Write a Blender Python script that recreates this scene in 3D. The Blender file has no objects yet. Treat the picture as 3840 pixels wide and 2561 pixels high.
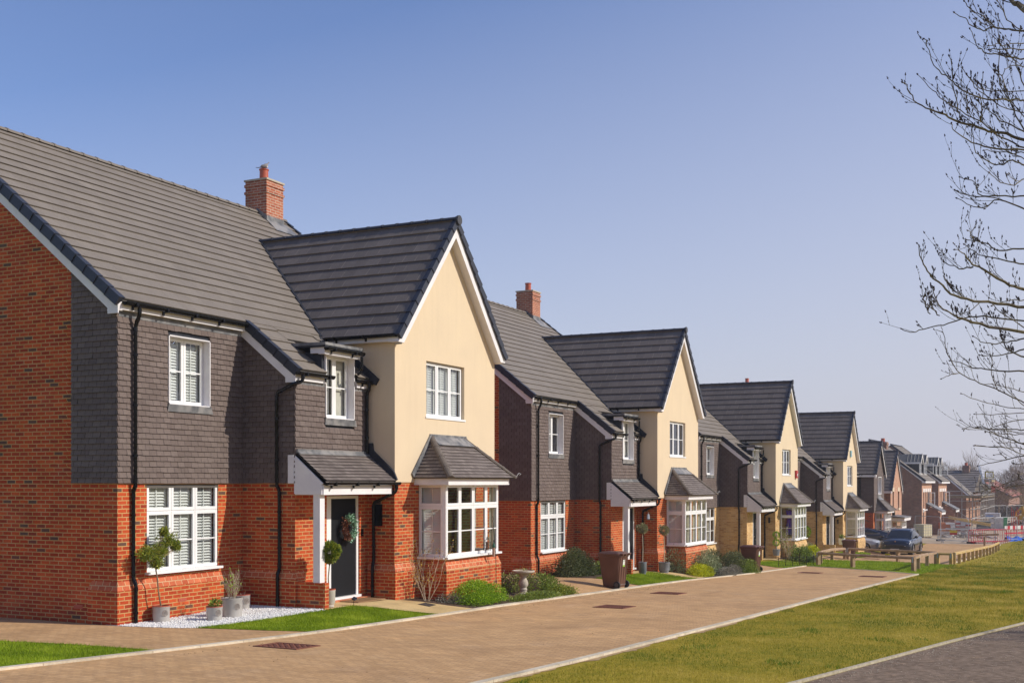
import bpy, math, random
import numpy as np
from mathutils import Vector
R=math.radians
SC=bpy.context.scene; COL=SC.collection
# ---------- camera ----------
CAMX,CAMY,CAMZ=-15.59,-15.62,2.58
cam=bpy.data.cameras.new('Camera'); co=bpy.data.objects.new('Camera',cam); COL.objects.link(co)
co.location=(CAMX,CAMY,CAMZ); co.rotation_euler=(R(90),0,R(26.33-90))
cam.sensor_width=36; cam.lens=36*4365/3840; cam.shift_y=(1808-1280.5)/3840
cam.clip_start=.1; cam.clip_end=4000; SC.camera=co
# ---------- sky and sun ----------
SUN_EL=R(34); SDX,SDY=.33,-.944       # horizontal direction towards the sun
w=bpy.data.worlds.new('World'); SC.world=w; w.use_nodes=True
wn=w.node_tree.nodes; wl=w.node_tree.links; bg=wn['Background']
sky=wn.new('ShaderNodeTexSky'); sky.sky_type='NISHITA'; sky.sun_disc=False
sky.sun_elevation=SUN_EL; sky.sun_rotation=math.atan2(SDX,SDY)
sky.air_density=1.0; sky.dust_density=.3; sky.ozone_density=3; sky.altitude=0
def wnode(t,**k):
    n=wn.new('ShaderNode'+t)
    for a,v in k.items(): setattr(n,a,v)
    return n
tint=wnode('Mix',data_type='RGBA',blend_type='MULTIPLY'); tint.inputs[0].default_value=1; tint.inputs[7].default_value=(.93,.89,1.05,1)
wl.new(sky.outputs[0],tint.inputs[6])
# thin high haze: paler towards the horizon and towards the sun
tc=wnode('TexCoord'); dt=wnode('VectorMath',operation='DOT_PRODUCT'); dt.inputs[1].default_value=(.33*.3,-.944*.3,-1)
wl.new(tc.outputs['Generated'],dt.inputs[0]); mr=wnode('MapRange'); wl.new(dt.outputs['Value'],mr.inputs[0])
for i,v in enumerate((-.44,.07,0,1)): mr.inputs[i+1].default_value=v
hz=wnode('Mix',data_type='RGBA'); wl.new(mr.outputs[0],hz.inputs[0]); wl.new(tint.outputs[2],hz.inputs[6]); hz.inputs[7].default_value=(4.22,4.2,4.72,1)
wl.new(hz.outputs[2],bg.inputs[0]); bg.inputs[1].default_value=.145
sl=bpy.data.lights.new('Sun','SUN'); so=bpy.data.objects.new('Sun',sl); COL.objects.link(so)
sl.energy=4.3; sl.angle=R(.5); sl.color=(1,.93,.82)
dv=Vector((SDX*math.cos(SUN_EL),SDY*math.cos(SUN_EL),math.sin(SUN_EL)))
so.rotation_euler=dv.to_track_quat('Z','Y').to_euler(); so.location=(0,-40,40)
SC.view_settings.view_transform='Standard'; SC.view_settings.look='None'
SC.view_settings.exposure=0; SC.view_settings.gamma=1
SC.render.engine='CYCLES'; SC.cycles.use_denoising=True; SC.cycles.max_bounces=8
SC.cycles.transparent_max_bounces=16; SC.cycles.caustics_reflective=False; SC.cycles.caustics_refractive=False
# ---------- helpers ----------
def link(o,parent=None):
    COL.objects.link(o)
    if parent: o.parent=parent
    return o
def tag(o,label=None,cat=None,group=None,kind=None):
    if label: o['label']=label
    if cat: o['category']=cat
    if group: o['group']=group
    if kind: o['kind']=kind
    return o
def empty(name,loc=(0,0,0),rz=0,parent=None,sc=1):
    o=bpy.data.objects.new(name,None); o.location=loc; o.rotation_euler=(0,0,rz); o.scale=(sc,)*3
    o.empty_display_size=.3
    return link(o,parent)
def copy_tree(o,parent=None):
    c=o.copy(); COL.objects.link(c); c.parent=parent
    for ch in list(o.children): copy_tree(ch,c)
    return c
def clip(poly,a,b,c):            # keep a*x+b*y<=c
    out=[];n=len(poly)
    for i in range(n):
        p=poly[i];q=poly[(i+1)%n]
        dp=a*p[0]+b*p[1]-c; dq=a*q[0]+b*q[1]-c
        if dp<=0: out.append(p)
        if (dp<0<dq) or (dq<0<dp):
            t=dp/(dp-dq); out.append((p[0]+t*(q[0]-p[0]),p[1]+t*(q[1]-p[1])))
    return out
def area(p): return .5*sum(p[i][0]*p[(i+1)%len(p)][1]-p[(i+1)%len(p)][0]*p[i][1] for i in range(len(p)))
class MB:
    def __init__(s,T=None): s.v=[];s.f=[];s.u=[];s.m=[];s.T=T
    def face(s,pts,m=0,uv=None):
        if s.T: pts=[s.T(*p) for p in pts]
        i=len(s.v); s.v+= [tuple(p) for p in pts]; s.f.append(tuple(range(i,i+len(pts)))); s.m.append(m)
        if uv is None:
            P=[Vector(p) for p in pts]; n=Vector((0,0,0))
            for k in range(len(P)): n+= P[k].cross(P[(k+1)%len(P)])
            if n.length<1e-12: n=Vector((0,0,1))
            n.normalize()
            if abs(n.z)>.95: uv=[(p.x,p.y) for p in P]
            else:
                t=Vector((-n.y,n.x,0)).normalized(); b=n.cross(t)
                if b.z<0: b=-b
                if abs(n.z)<.02: uv=[(p.dot(t),p.z) for p in P]
                else: uv=[(p.dot(t),p.dot(b)) for p in P]
        s.u+=list(uv)
    def box(s,a,b,m=0,skip=''):
        x0,y0,z0=min(a[0],b[0]),min(a[1],b[1]),min(a[2],b[2]); x1,y1,z1=max(a[0],b[0]),max(a[1],b[1]),max(a[2],b[2])
        P=lambda *q:[(x1 if c[0]=='1' else x0, y1 if c[1]=='1' else y0, z1 if c[2]=='1' else z0) for c in q]
        for k,q in (('x',('000','001','011','010')),('X',('100','110','111','101')),('y',('000','100','101','001')),('Y',('010','011','111','110')),('z',('000','010','110','100')),('Z',('001','101','111','011'))):
            if k in skip: continue
            s.face(P(*q),m)
        return s
    def hexa(s,p,m=0):          # 8 points: bottom 4 (ccw), top 4
        for q in ((3,2,1,0),(4,5,6,7),(0,1,5,4),(1,2,6,5),(2,3,7,6),(3,0,4,7)): s.face([p[k] for k in q],m)
        return s
    def extr(s,poly,d,m=0):     # polygon of 3-D points swept by vector d
        q=[(p[0]+d[0],p[1]+d[1],p[2]+d[2]) for p in poly]; n=len(poly)
        s.face(poly[::-1],m); s.face(q,m)
        for i in range(n): s.face([poly[i],poly[(i+1)%n],q[(i+1)%n],q[i]],m)
        return s
    def tube(s,pts,r,n=8,m=0,caps=True):
        pts=[Vector(p) for p in pts]; rr=r if isinstance(r,(list,tuple)) else [r]*len(pts); rings=[]; up=None
        for i,p in enumerate(pts):
            d=(pts[min(i+1,len(pts)-1)]-pts[max(i-1,0)])
            if d.length<1e-9: d=Vector((0,0,1))
            d.normalize()
            if up is None: up=Vector((0,0,1)) if abs(d.z)<.9 else Vector((1,0,0))
            a=d.cross(up)
            if a.length<1e-6: a=d.orthogonal()
            a.normalize(); b=a.cross(d); up=b
            rings.append([p+(a*math.cos(2*math.pi*k/n)+b*math.sin(2*math.pi*k/n))*rr[i] for k in range(n)])
        L=0
        for i in range(len(rings)-1):
            l=(pts[i+1]-pts[i]).length
            for k in range(n):
                k2=(k+1)%n
                s.face([rings[i][k],rings[i][k2],rings[i+1][k2],rings[i+1][k]],m,[(k/n,L),((k+1)/n,L),((k+1)/n,L+l),(k/n,L+l)])
            L+=l
        if caps: s.face(rings[0][::-1],m); s.face(rings[-1],m)
        return s
    def lathe(s,prof,c=(0,0,0),n=20,m=0,sq=1):
        for i in range(len(prof)-1):
            (r0,z0),(r1,z1)=prof[i],prof[i+1]
            for k in range(n):
                a,b=2*math.pi*k/n,2*math.pi*(k+1)/n
                q=[(c[0]+r0*math.cos(a),c[1]+r0*math.sin(a)*sq,c[2]+z0),(c[0]+r0*math.cos(b),c[1]+r0*math.sin(b)*sq,c[2]+z0),(c[0]+r1*math.cos(b),c[1]+r1*math.sin(b)*sq,c[2]+z1),(c[0]+r1*math.cos(a),c[1]+r1*math.sin(a)*sq,c[2]+z1)]
                if r0<1e-6: q=q[1:]
                elif r1<1e-6: q=q[:3]
                s.face(q,m)
        return s
    def ell(s,c,r,n=10,k=7,m=0):
        pr=[(math.sin(math.pi*i/k),-math.cos(math.pi*i/k)) for i in range(k+1)]
        for i in range(k):
            for j in range(n):
                a,b=2*math.pi*j/n,2*math.pi*(j+1)/n
                f=lambda q,t:(c[0]+r[0]*q[0]*math.cos(t),c[1]+r[1]*q[0]*math.sin(t),c[2]+r[2]*q[1])
                q=[f(pr[i],a),f(pr[i],b),f(pr[i+1],b),f(pr[i+1],a)]
                if i==0: q=q[1:]
                elif i==k-1: q=q[:3]
                s.face(q,m)
        return s
    def cut(s):                 # what follows becomes a part of its own when built
        if not hasattr(s,'cuts'): s.cuts=[]
        if s.f and (not s.cuts or s.cuts[-1]!=len(s.f)): s.cuts.append(len(s.f))
        return s
    def build(s,name,mats,parent=None,smooth=False,merge=False):
        if getattr(s,'cuts',None):
            C=[0]+[c for c in s.cuts if c<len(s.f)]+[len(s.f)]; li=0; o=None; first=None
            for a,b in zip(C,C[1:]):
                q=MB(); 
                for k in range(a,b):
                    n=len(s.f[k]); i=len(q.v); q.v+=s.v[li:li+n]; q.f.append(tuple(range(i,i+n))); q.m.append(s.m[k]); q.u+=s.u[li:li+n]; li+=n
                o=q.build(name,mats,parent,smooth,merge); first=first or o
                s.made=getattr(s,'made',[])+[o]
            return first
        me=bpy.data.meshes.new(name); me.from_pydata(s.v,[],s.f)
        if not isinstance(mats,(list,tuple)): mats=[mats]
        for x in mats: me.materials.append(x)
        if len(mats)>1: me.polygons.foreach_set('material_index',s.m)
        ul=me.uv_layers.new(name='UVMap'); ul.data.foreach_set('uv',np.array(s.u,dtype=np.float32).ravel())
        if merge or smooth:
            import bmesh
            bm=bmesh.new(); bm.from_mesh(me); bmesh.ops.remove_doubles(bm,verts=bm.verts,dist=1e-5); bm.to_mesh(me); bm.free()
        if smooth:
            me.polygons.foreach_set('use_smooth',[True]*len(me.polygons))
            try: me.set_sharp_from_angle(angle=R(40))
            except Exception: pass
        me.update()
        return link(bpy.data.objects.new(name,me),parent)
def npmesh(name,verts,faces_n,mat,parent=None,k=3):   # verts (N*k,3): N separate k-gons
    n=len(verts)//k; me=bpy.data.meshes.new(name)
    me.vertices.add(len(verts)); me.vertices.foreach_set('co',np.asarray(verts,np.float32).ravel())
    me.loops.add(n*k); me.loops.foreach_set('vertex_index',np.arange(n*k,dtype=np.int32))
    me.polygons.add(n); me.polygons.foreach_set('loop_start',np.arange(0,n*k,k,dtype=np.int32))
    try: me.polygons.foreach_set('loop_total',np.full(n,k,np.int32))
    except Exception: pass
    for x in (mat if isinstance(mat,(list,tuple)) else [mat]): me.materials.append(x)
    me.update(calc_edges=True); me.validate()
    return link(bpy.data.objects.new(name,me),parent)
# ---------- materials ----------
def mat(name,base=(.5,.5,.5),rough=.6,metal=0,spec=.5,coat=0,emit=None):
    m=bpy.data.materials.new(name); m.use_nodes=True; b=m.node_tree.nodes['Principled BSDF']
    b.inputs['Base Color'].default_value=(*base,1); b.inputs['Roughness'].default_value=rough
    b.inputs['Metallic'].default_value=metal; b.inputs['Specular IOR Level'].default_value=spec
    b.inputs['Coat Weight'].default_value=coat
    if emit: b.inputs['Emission Color'].default_value=(*emit,1); b.inputs['Emission Strength'].default_value=1
    return m
def N(m,t,**k):
    n=m.node_tree.nodes.new('ShaderNode'+t)
    for a,v in k.items():
        if a in n.inputs: n.inputs[a].default_value=v
        else: setattr(n,a,v)
    return n
def L(m,a,b): m.node_tree.links.new(a,b)
def ramp(m,stops,interp='LINEAR'):
    r=N(m,'ValToRGB'); e=r.color_ramp; e.interpolation=interp
    while len(e.elements)<len(stops): e.elements.new(.5)
    for x,(p,c) in zip(e.elements,stops): x.position=p; x.color=(*c,1)
    return r
def mixc(m,fac,a,b,mode='MIX'):
    n=N(m,'Mix',data_type='RGBA',blend_type=mode)
    for i,x in ((0,fac),(6,a),(7,b)):
        if hasattr(x,'is_linked') or hasattr(x,'links'): L(m,x,n.inputs[i])
        else: n.inputs[i].default_value=x if i==0 else ((*x,1) if len(x)==3 else x)
    return n.outputs[2]
def bsdf(m): return m.node_tree.nodes['Principled BSDF']
def noise(m,scale,detail=3,vec=None,rough=.55,dist=0):
    n=N(m,'TexNoise'); n.inputs['Scale'].default_value=scale; n.inputs['Detail'].default_value=detail; n.inputs['Roughness'].default_value=rough; n.inputs['Distortion'].default_value=dist
    if vec is not None: L(m,vec,n.inputs['Vector'])
    return n
def geo(m): return N(m,'NewGeometry').outputs['Position']
def bump(m,h,strength=.5,dist=.01):
    b=N(m,'Bump'); b.inputs['Strength'].default_value=strength; b.inputs['Distance'].default_value=dist
    L(m,h,b.inputs['Height']); L(m,b.outputs[0],bsdf(m).inputs['Normal'])
def mapr(m,x,a,b,c,d):
    n=N(m,'MapRange'); L(m,x,n.inputs[0])
    for i,v in enumerate((a,b,c,d)): n.inputs[i+1].default_value=v
    return n.outputs[0]
def brick(name,stops,mortar,bw=.225,rh=.075,ms=.0105,rough=.85,eff=.12,off=.5,dirt=.16,bmp=.5,mvar=.25):
    m=mat(name,rough=rough,spec=.3); uv=N(m,'UVMap').outputs[0]
    wob=noise(m,9,2,uv); sub=N(m,'VectorMath',operation='SCALE'); sub.inputs['Scale'].default_value=.012
    c0=N(m,'VectorMath',operation='SUBTRACT'); L(m,wob.outputs['Color'],c0.inputs[0]); c0.inputs[1].default_value=(.5,.5,.5)
    L(m,c0.outputs[0],sub.inputs[0]); ad=N(m,'VectorMath',operation='ADD'); L(m,uv,ad.inputs[0]); L(m,sub.outputs[0],ad.inputs[1])
    b=N(m,'TexBrick',offset=off,squash=1.0); b.inputs['Scale'].default_value=1; b.inputs['Brick Width'].default_value=bw; b.inputs['Row Height'].default_value=rh
    b.inputs['Mortar Size'].default_value=ms; b.inputs['Mortar Smooth'].default_value=.15
    b.inputs['Color1'].default_value=(0,0,0,1); b.inputs['Color2'].default_value=(1,1,1,1); b.inputs['Mortar'].default_value=(.5,.5,.5,1)
    L(m,ad.outputs[0],b.inputs['Vector'])
    r=ramp(m,stops); L(m,b.outputs['Color'],r.inputs[0])
    n1=noise(m,22,4,uv); col=mixc(m,.35,r.outputs[0],n1.outputs['Fac'],'OVERLAY')
    n2=noise(m,.9,4,uv); e=mapr(m,n2.outputs['Fac'],.55,.78,0,eff); col=mixc(m,e,col,(.75,.62,.5))
    n5=noise(m,3,3,uv); mo=mixc(m,mapr(m,n5.outputs['Fac'],.35,.7,0,mvar),mortar,(.8,.72,.6))
    col=mixc(m,b.outputs['Fac'],col,mo)
    n3=noise(m,1.7,5,geo(m)); col=mixc(m,1.0,col,mapr(m,n3.outputs['Fac'],.3,.7,1-dirt,1+dirt*.4),'MULTIPLY')
    L(m,col,bsdf(m).inputs['Base Color'])
    inv=N(m,'Math',operation='SUBTRACT'); inv.inputs[0].default_value=1; L(m,b.outputs['Fac'],inv.inputs[1])
    add=N(m,'Math',operation='MULTIPLY_ADD'); L(m,n1.outputs['Fac'],add.inputs[0]); add.inputs[1].default_value=.3; L(m,inv.outputs[0],add.inputs[2])
    bump(m,add.outputs[0],bmp,.008)
    return m
def tiles(name,c0,c1,joint,jw=.012,off=.5,rough=.7,patch=.2,jmix=1.0,streak=0,spec=.35,joff=None):
    m=mat(name,rough=rough,spec=spec); uv=N(m,'UVMap').outputs[0]
    b=N(m,'TexBrick',offset=off,squash=1.0); b.inputs['Scale'].default_value=1; b.inputs['Brick Width'].default_value=1; b.inputs['Row Height'].default_value=1
    b.inputs['Mortar Size'].default_value=jw; b.inputs['Mortar Smooth'].default_value=.1
    b.inputs['Color1'].default_value=(0,0,0,1); b.inputs['Color2'].default_value=(1,1,1,1); b.inputs['Mortar'].default_value=(.5,.5,.5,1)
    L(m,uv,b.inputs['Vector'])
    r=ramp(m,[(0,c0),(1,c1)]); L(m,b.outputs['Color'],r.inputs[0])
    g=geo(m); n1=noise(m,1.1,5,g,.65); n2=noise(m,30,3,g)
    col=mixc(m,1.0,r.outputs[0],mapr(m,n1.outputs['Fac'],.3,.72,1-patch,1+patch),'MULTIPLY')
    col=mixc(m,.25,col,n2.outputs['Fac'],'OVERLAY')
    n4=noise(m,60,2,g); col=mixc(m,mapr(m,n4.outputs['Fac'],.72,.8,0,.5*streak),col,(.6,.57,.52))
    if joff:
        w3=noise(m,.8,2,uv); jf=N(m,'Math',operation='MULTIPLY'); L(m,b.outputs['Fac'],jf.inputs[0]); L(m,mapr(m,w3.outputs['Fac'],.42,.6,.1,1),jf.inputs[1]); f=jf.outputs[0]
    else: f=b.outputs['Fac']
    col=mixc(m,f,col,joint)
    L(m,col,bsdf(m).inputs['Base Color']); 
    inv=N(m,'Math',operation='SUBTRACT'); inv.inputs[0].default_value=1; L(m,b.outputs['Fac'],inv.inputs[1])
    ad=N(m,'Math',operation='MULTIPLY_ADD'); L(m,n2.outputs['Fac'],ad.inputs[0]); ad.inputs[1].default_value=.5; L(m,inv.outputs[0],ad.inputs[2])
    bump(m,ad.outputs[0],.35,.006)
    return m
def mottled(name,c0,c1,scale=4,rough=.8,spec=.3,detail=5,bmp=.0,c2=None,s2=.6,bscale=60,p=(.35,.65)):
    m=mat(name,rough=rough,spec=spec); g=geo(m); n=noise(m,scale,detail,g,.6)
    r=ramp(m,[(p[0],c0),(p[1],c1)]); L(m,n.outputs['Fac'],r.inputs[0]); col=r.outputs[0]
    if c2: n2=noise(m,s2,3,g); col=mixc(m,mapr(m,n2.outputs['Fac'],.45,.62,0,1),col,c2)
    L(m,col,bsdf(m).inputs['Base Color'])
    if bmp: n3=noise(m,bscale,3,g); bump(m,n3.outputs['Fac'],bmp,.01)
    return m
def leafmat(name,stops,rough=.5,trans=.25,spec=.35,pos=0):
    m=mat(name,rough=rough,spec=spec); r=ramp(m,stops); ri=N(m,'NewGeometry').outputs['Random Per Island']
    if pos:
        n=noise(m,pos,4,geo(m)); ad=N(m,'Math',operation='ADD'); L(m,mapr(m,ri,0,1,-.2,.2),ad.inputs[0]); L(m,mapr(m,n.outputs['Fac'],.3,.7,0,1),ad.inputs[1]); L(m,ad.outputs[0],r.inputs[0])
    else: L(m,ri,r.inputs[0])
    L(m,r.outputs[0],bsdf(m).inputs['Base Color'])
    if trans:
        t=N(m,'BsdfTranslucent'); L(m,r.outputs[0],t.inputs[0]); mx=N(m,'MixShader'); mx.inputs[0].default_value=trans
        L(m,bsdf(m).outputs[0],mx.inputs[1]); L(m,t.outputs[0],mx.inputs[2]); L(m,mx.outputs[0],m.node_tree.nodes['Material Output'].inputs[0])
    return m
BR_RED=brick('brick_red',[(0,(.12,.062,.042)),(.035,(.13,.065,.045)),(.05,(.30,.038,.011)),(.25,(.40,.047,.011)),(.6,(.46,.060,.013)),(1,(.57,.095,.022))],(.50,.285,.095),eff=.05,mvar=.12,ms=.0095)
BR_BUFF=brick('brick_buff',[(0,(.46,.24,.085)),(.3,(.58,.34,.13)),(1,(.70,.46,.20))],(.62,.42,.20),eff=.05)
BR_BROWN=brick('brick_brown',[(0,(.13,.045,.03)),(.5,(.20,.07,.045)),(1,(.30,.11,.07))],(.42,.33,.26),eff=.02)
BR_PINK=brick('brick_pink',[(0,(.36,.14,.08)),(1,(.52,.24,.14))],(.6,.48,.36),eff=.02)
SPLAY=brick('splay_brick',[(0,(.44,.09,.035)),(1,(.60,.17,.075))],(.58,.36,.17),bw=.17,rh=.095,ms=.008)
CLAD=tiles('plain_tiles',(.132,.100,.088),(.168,.131,.116),(.022,.018,.018),.026,patch=.10,streak=.6,spec=.18)
ROOF=tiles('roof_tiles',(.198,.168,.138),(.222,.190,.157),(.09,.072,.056),.010,patch=.10,rough=.62,joff=1,spec=.3,streak=.35)
ROOFG=tiles('gable_roof_tiles',(.140,.118,.102),(.172,.145,.125),(.34,.28,.22),.016,patch=.12,rough=.6,joff=1,spec=.25,streak=.3)
PORCHT=tiles('small_roof_tiles',(.135,.108,.095),(.205,.17,.15),(.05,.042,.04),.022,patch=.12)
BARK_RIDGE=mottled('ridge_concrete',(.17,.145,.12),(.20,.17,.145),5)
BLK_RIDGE=mottled('dark_ridge',(.045,.047,.055),(.06,.06,.068),5,rough=.5)
VERGE=mottled('verge_cap',(.03,.034,.048),(.038,.042,.058),8,rough=.45)
PVC=mottled('white_upvc',(.80,.80,.80),(.84,.84,.83),3,rough=.32,spec=.5)
WOODW=mottled('white_board',(.72,.70,.72),(.80,.78,.78),3,rough=.45)
BLACK=mat('black_plastic',(.004,.004,.005),.22,0,.28)
LEAD=mottled('lead_sheet',(.11,.113,.12),(.18,.18,.185),5,rough=.5,c2=(.27,.26,.25),s2=2.5,p=(.35,.65))
LEADD=mottled('dark_lead',(.030,.033,.042),(.045,.048,.058),5,rough=.8,spec=.15)
REND=mottled('cream_render',(.665,.54,.378),(.705,.572,.395),1.3,rough=.9,bmp=.35,bscale=90,spec=.2,p=(.3,.7))
def streaks(m,amt=.07):
    g=geo(m); mp=N(m,'Mapping'); mp.inputs['Scale'].default_value=(7,7,.45); L(m,g,mp.inputs[0]); n=noise(m,1,4,mp.outputs[0],.6); old=bsdf(m).inputs['Base Color'].links[0].from_socket
    c=mixc(m,mapr(m,n.outputs['Fac'],.5,.72,0,amt*6),old,mixc(m,1.0,old,(.80,.79,.77),'MULTIPLY')); L(m,c,bsdf(m).inputs['Base Color'])
streaks(REND,.03)
FLASHM=mottled('mortar_bed',(.42,.35,.24),(.55,.47,.34),30)
TERRA=mottled('terracotta',(.42,.09,.05),(.48,.12,.07),6,rough=.5)
CAPST=mottled('stone_capping',(.42,.36,.27),(.5,.43,.33),6)
SHUT=mat('shutter_white',(.84,.84,.82),.5)
DARKIN=mat('room_dark',(.10,.09,.08),.9)
CURT=mottled('curtain_cloth',(.55,.52,.45),(.66,.62,.55),4)
DOORB=mottled('door_charcoal',(.007,.008,.010),(.012,.013,.015),30,rough=.6,spec=.2)
METAL=mat('brushed_steel',(.6,.6,.6),.3,1)
GALV=mottled('galvanised',(.32,.33,.34),(.45,.46,.47),9,rough=.45,spec=.5)
def glassmat():
    m=bpy.data.materials.new('window_glass'); m.use_nodes=True; nt=m.node_tree; nt.nodes.remove(bsdf(m))
    t=N(m,'BsdfTransparent'); t.inputs[0].default_value=(.91,.94,.93,1); g=N(m,'BsdfGlossy'); g.inputs['Roughness'].default_value=.015; g.inputs[0].default_value=(.95,.97,1,1)
    lw=N(m,'LayerWeight'); lw.inputs[0].default_value=.5; pw=N(m,'Math',operation='POWER'); L(m,lw.outputs['Facing'],pw.inputs[0]); pw.inputs[1].default_value=4.0; mx=N(m,'MixShader')
    L(m,mapr(m,pw.outputs[0],0,1,.085,.95),mx.inputs[0]); L(m,t.outputs[0],mx.inputs[1]); L(m,g.outputs[0],mx.inputs[2]); L(m,mx.outputs[0],nt.nodes['Material Output'].inputs[0])
    return m
GLASS=glassmat()
# ---------- terrain ----------
def ss(a,b,x):
    t=min(1,max(0,(x-a)/(b-a))); return t*t*(3-2*t)
def G(X,Y):
    z=-.0325*X if X<66 else -.0325*66-.0325*5*(1-math.exp(-(X-66)/5))
    if X<-30: z=.975
    return z+.2*ss(0,5,X)*(1-ss(63,78,X))*ss(-3.75,-1.9,Y)
XS=[-400,-200,-100,-60,-40]+[-30+.5*i for i in range(252)]+[97,100,105,110,120,140,170,210,260,340,450,700,1200]
YS=[-700,-400,-250,-160,-100,-70,-50,-40,-32,-26,-22]+[-19+.5*i for i in range(44)]+[3.5,5,7,9,12,16,24,40,70,110,180,300,600]
def sheet(name,poly,dz,m,kind='structure',parent=None,T=None):
    mb=MB()
    if area(poly)<0: poly=poly[::-1]
    x0=min(p[0] for p in poly);x1=max(p[0] for p in poly);y0=min(p[1] for p in poly);y1=max(p[1] for p in poly)
    for i in range(len(XS)-1):
        if XS[i+1]<=x0 or XS[i]>=x1: continue
        a=clip(clip(poly,-1,0,-XS[i]),1,0,XS[i+1])
        if len(a)<3: continue
        for j in range(len(YS)-1):
            if YS[j+1]<=y0 or YS[j]>=y1: continue
            b=clip(clip(a,0,-1,-YS[j]),0,1,YS[j+1])
            if len(b)<3 or abs(area(b))<1e-6: continue
            mb.face([(p[0],p[1],G(*p)+dz) for p in b],0,[(p[1],p[0]) for p in b])
    o=mb.build(name,m,parent,merge=True)
    if kind: o['kind']=kind
    return o
def verge_mat():
    m=mat('verge_grass',rough=.95,spec=.1); g=geo(m)
    n1=noise(m,.55,5,g,.6); n2=noise(m,5,5,g,.7); n3=noise(m,40,3,g,.7)
    r=ramp(m,[(.28,(.10,.135,.012)),(.42,(.22,.20,.018)),(.58,(.35,.265,.03)),(.75,(.46,.34,.06))])
    ad=N(m,'Math',operation='MULTIPLY_ADD'); L(m,n2.outputs['Fac'],ad.inputs[0]); ad.inputs[1].default_value=.55
    s=N(m,'Math',operation='MULTIPLY'); L(m,n1.outputs['Fac'],s.inputs[0]); s.inputs[1].default_value=.5; L(m,s.outputs[0],ad.inputs[2]); L(m,ad.outputs[0],r.inputs[0])
    col=mixc(m,.6,r.outputs[0],n3.outputs['Fac'],'OVERLAY'); L(m,col,bsdf(m).inputs['Base Color']); bump(m,n3.outputs['Fac'],.8,.03); return m
def lawn_mat():
    m=mat('lawn_grass',rough=.95,spec=.1); g=geo(m); n1=noise(m,.9,4,g); n2=noise(m,30,3,g,.7)
    r=ramp(m,[(.3,(.15,.21,.008)),(.65,(.24,.31,.014))]); L(m,n1.outputs['Fac'],r.inputs[0]); col=mixc(m,.5,r.outputs[0],n2.outputs['Fac'],'OVERLAY')
    L(m,col,bsdf(m).inputs['Base Color']); bump(m,n2.outputs['Fac'],.8,.03); return m
VERGM=verge_mat(); LAWNM=lawn_mat()
BLOCK=brick('block_paving',[(0,(.475,.285,.13)),(.5,(.53,.32,.148)),(1,(.59,.365,.175))],(.28,.165,.09),bw=.205,rh=.105,ms=.0055,eff=.12,dirt=.10,bmp=.2,mvar=.05,rough=.9)
SLAB=brick('buff_slabs',[(0,(.50,.36,.16)),(1,(.60,.44,.21))],(.34,.25,.13),bw=.6,rh=.6,ms=.006,off=0,eff=.05,bmp=.1,rough=.9)
KERB=brick('kerb_concrete',[(0,(.56,.48,.35)),(1,(.66,.58,.44))],(.32,.25,.17),bw=.91,rh=5,ms=.008,off=0,eff=.3,dirt=.25,bmp=.1,rough=.9)
MULCH=mottled('bark_mulch',(.03,.018,.012),(.13,.085,.055),26,bmp=.9,bscale=70)
SAND=mottled('site_sand',(.36,.27,.17),(.55,.43,.29),1.2,bmp=.5,c2=(.45,.36,.26))
SOIL=mottled('dry_soil',(.30,.19,.09),(.48,.33,.17),9,bmp=.9,bscale=40)
def tarmac():
    m=mottled('tarmac',(.15,.108,.076),(.27,.20,.145),9,rough=.95,spec=.1,bmp=.7,bscale=150); return m
TARM=tarmac()
def stains(m,dark,sc,lo,hi,amt):
    g=geo(m); n=noise(m,sc,4,g,.55,1.2); old=bsdf(m).inputs['Base Color'].links[0].from_socket
    c=mixc(m,mapr(m,n.outputs['Fac'],lo,hi,0,amt),old,mixc(m,1.0,old,dark,'MULTIPLY')); L(m,c,bsdf(m).inputs['Base Color'])
stains(BLOCK,(.72,.70,.70),.35,.50,.68,.55); stains(BLOCK,(.55,.52,.5),2.6,.70,.78,.6); stains(BLOCK,(1.14,1.12,1.08),.8,.52,.7,.8)
stains(KERB,(.6,.58,.52),3.0,.56,.7,.6); stains(TARM,(1.5,1.4,1.25),6,.58,.7,.7); stains(TARM,(.6,.6,.6),.7,.5,.7,.6)
mb=MB()
for i in range(len(XS)-1):
    for j in range(len(YS)-1):
        q=[(XS[i],YS[j]),(XS[i+1],YS[j]),(XS[i+1],YS[j+1]),(XS[i],YS[j+1])]
        mb.face([(x,y,G(x,y)) for x,y in q])
gr=mb.build('ground',VERGM,merge=True); gr['kind']='structure'
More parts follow.
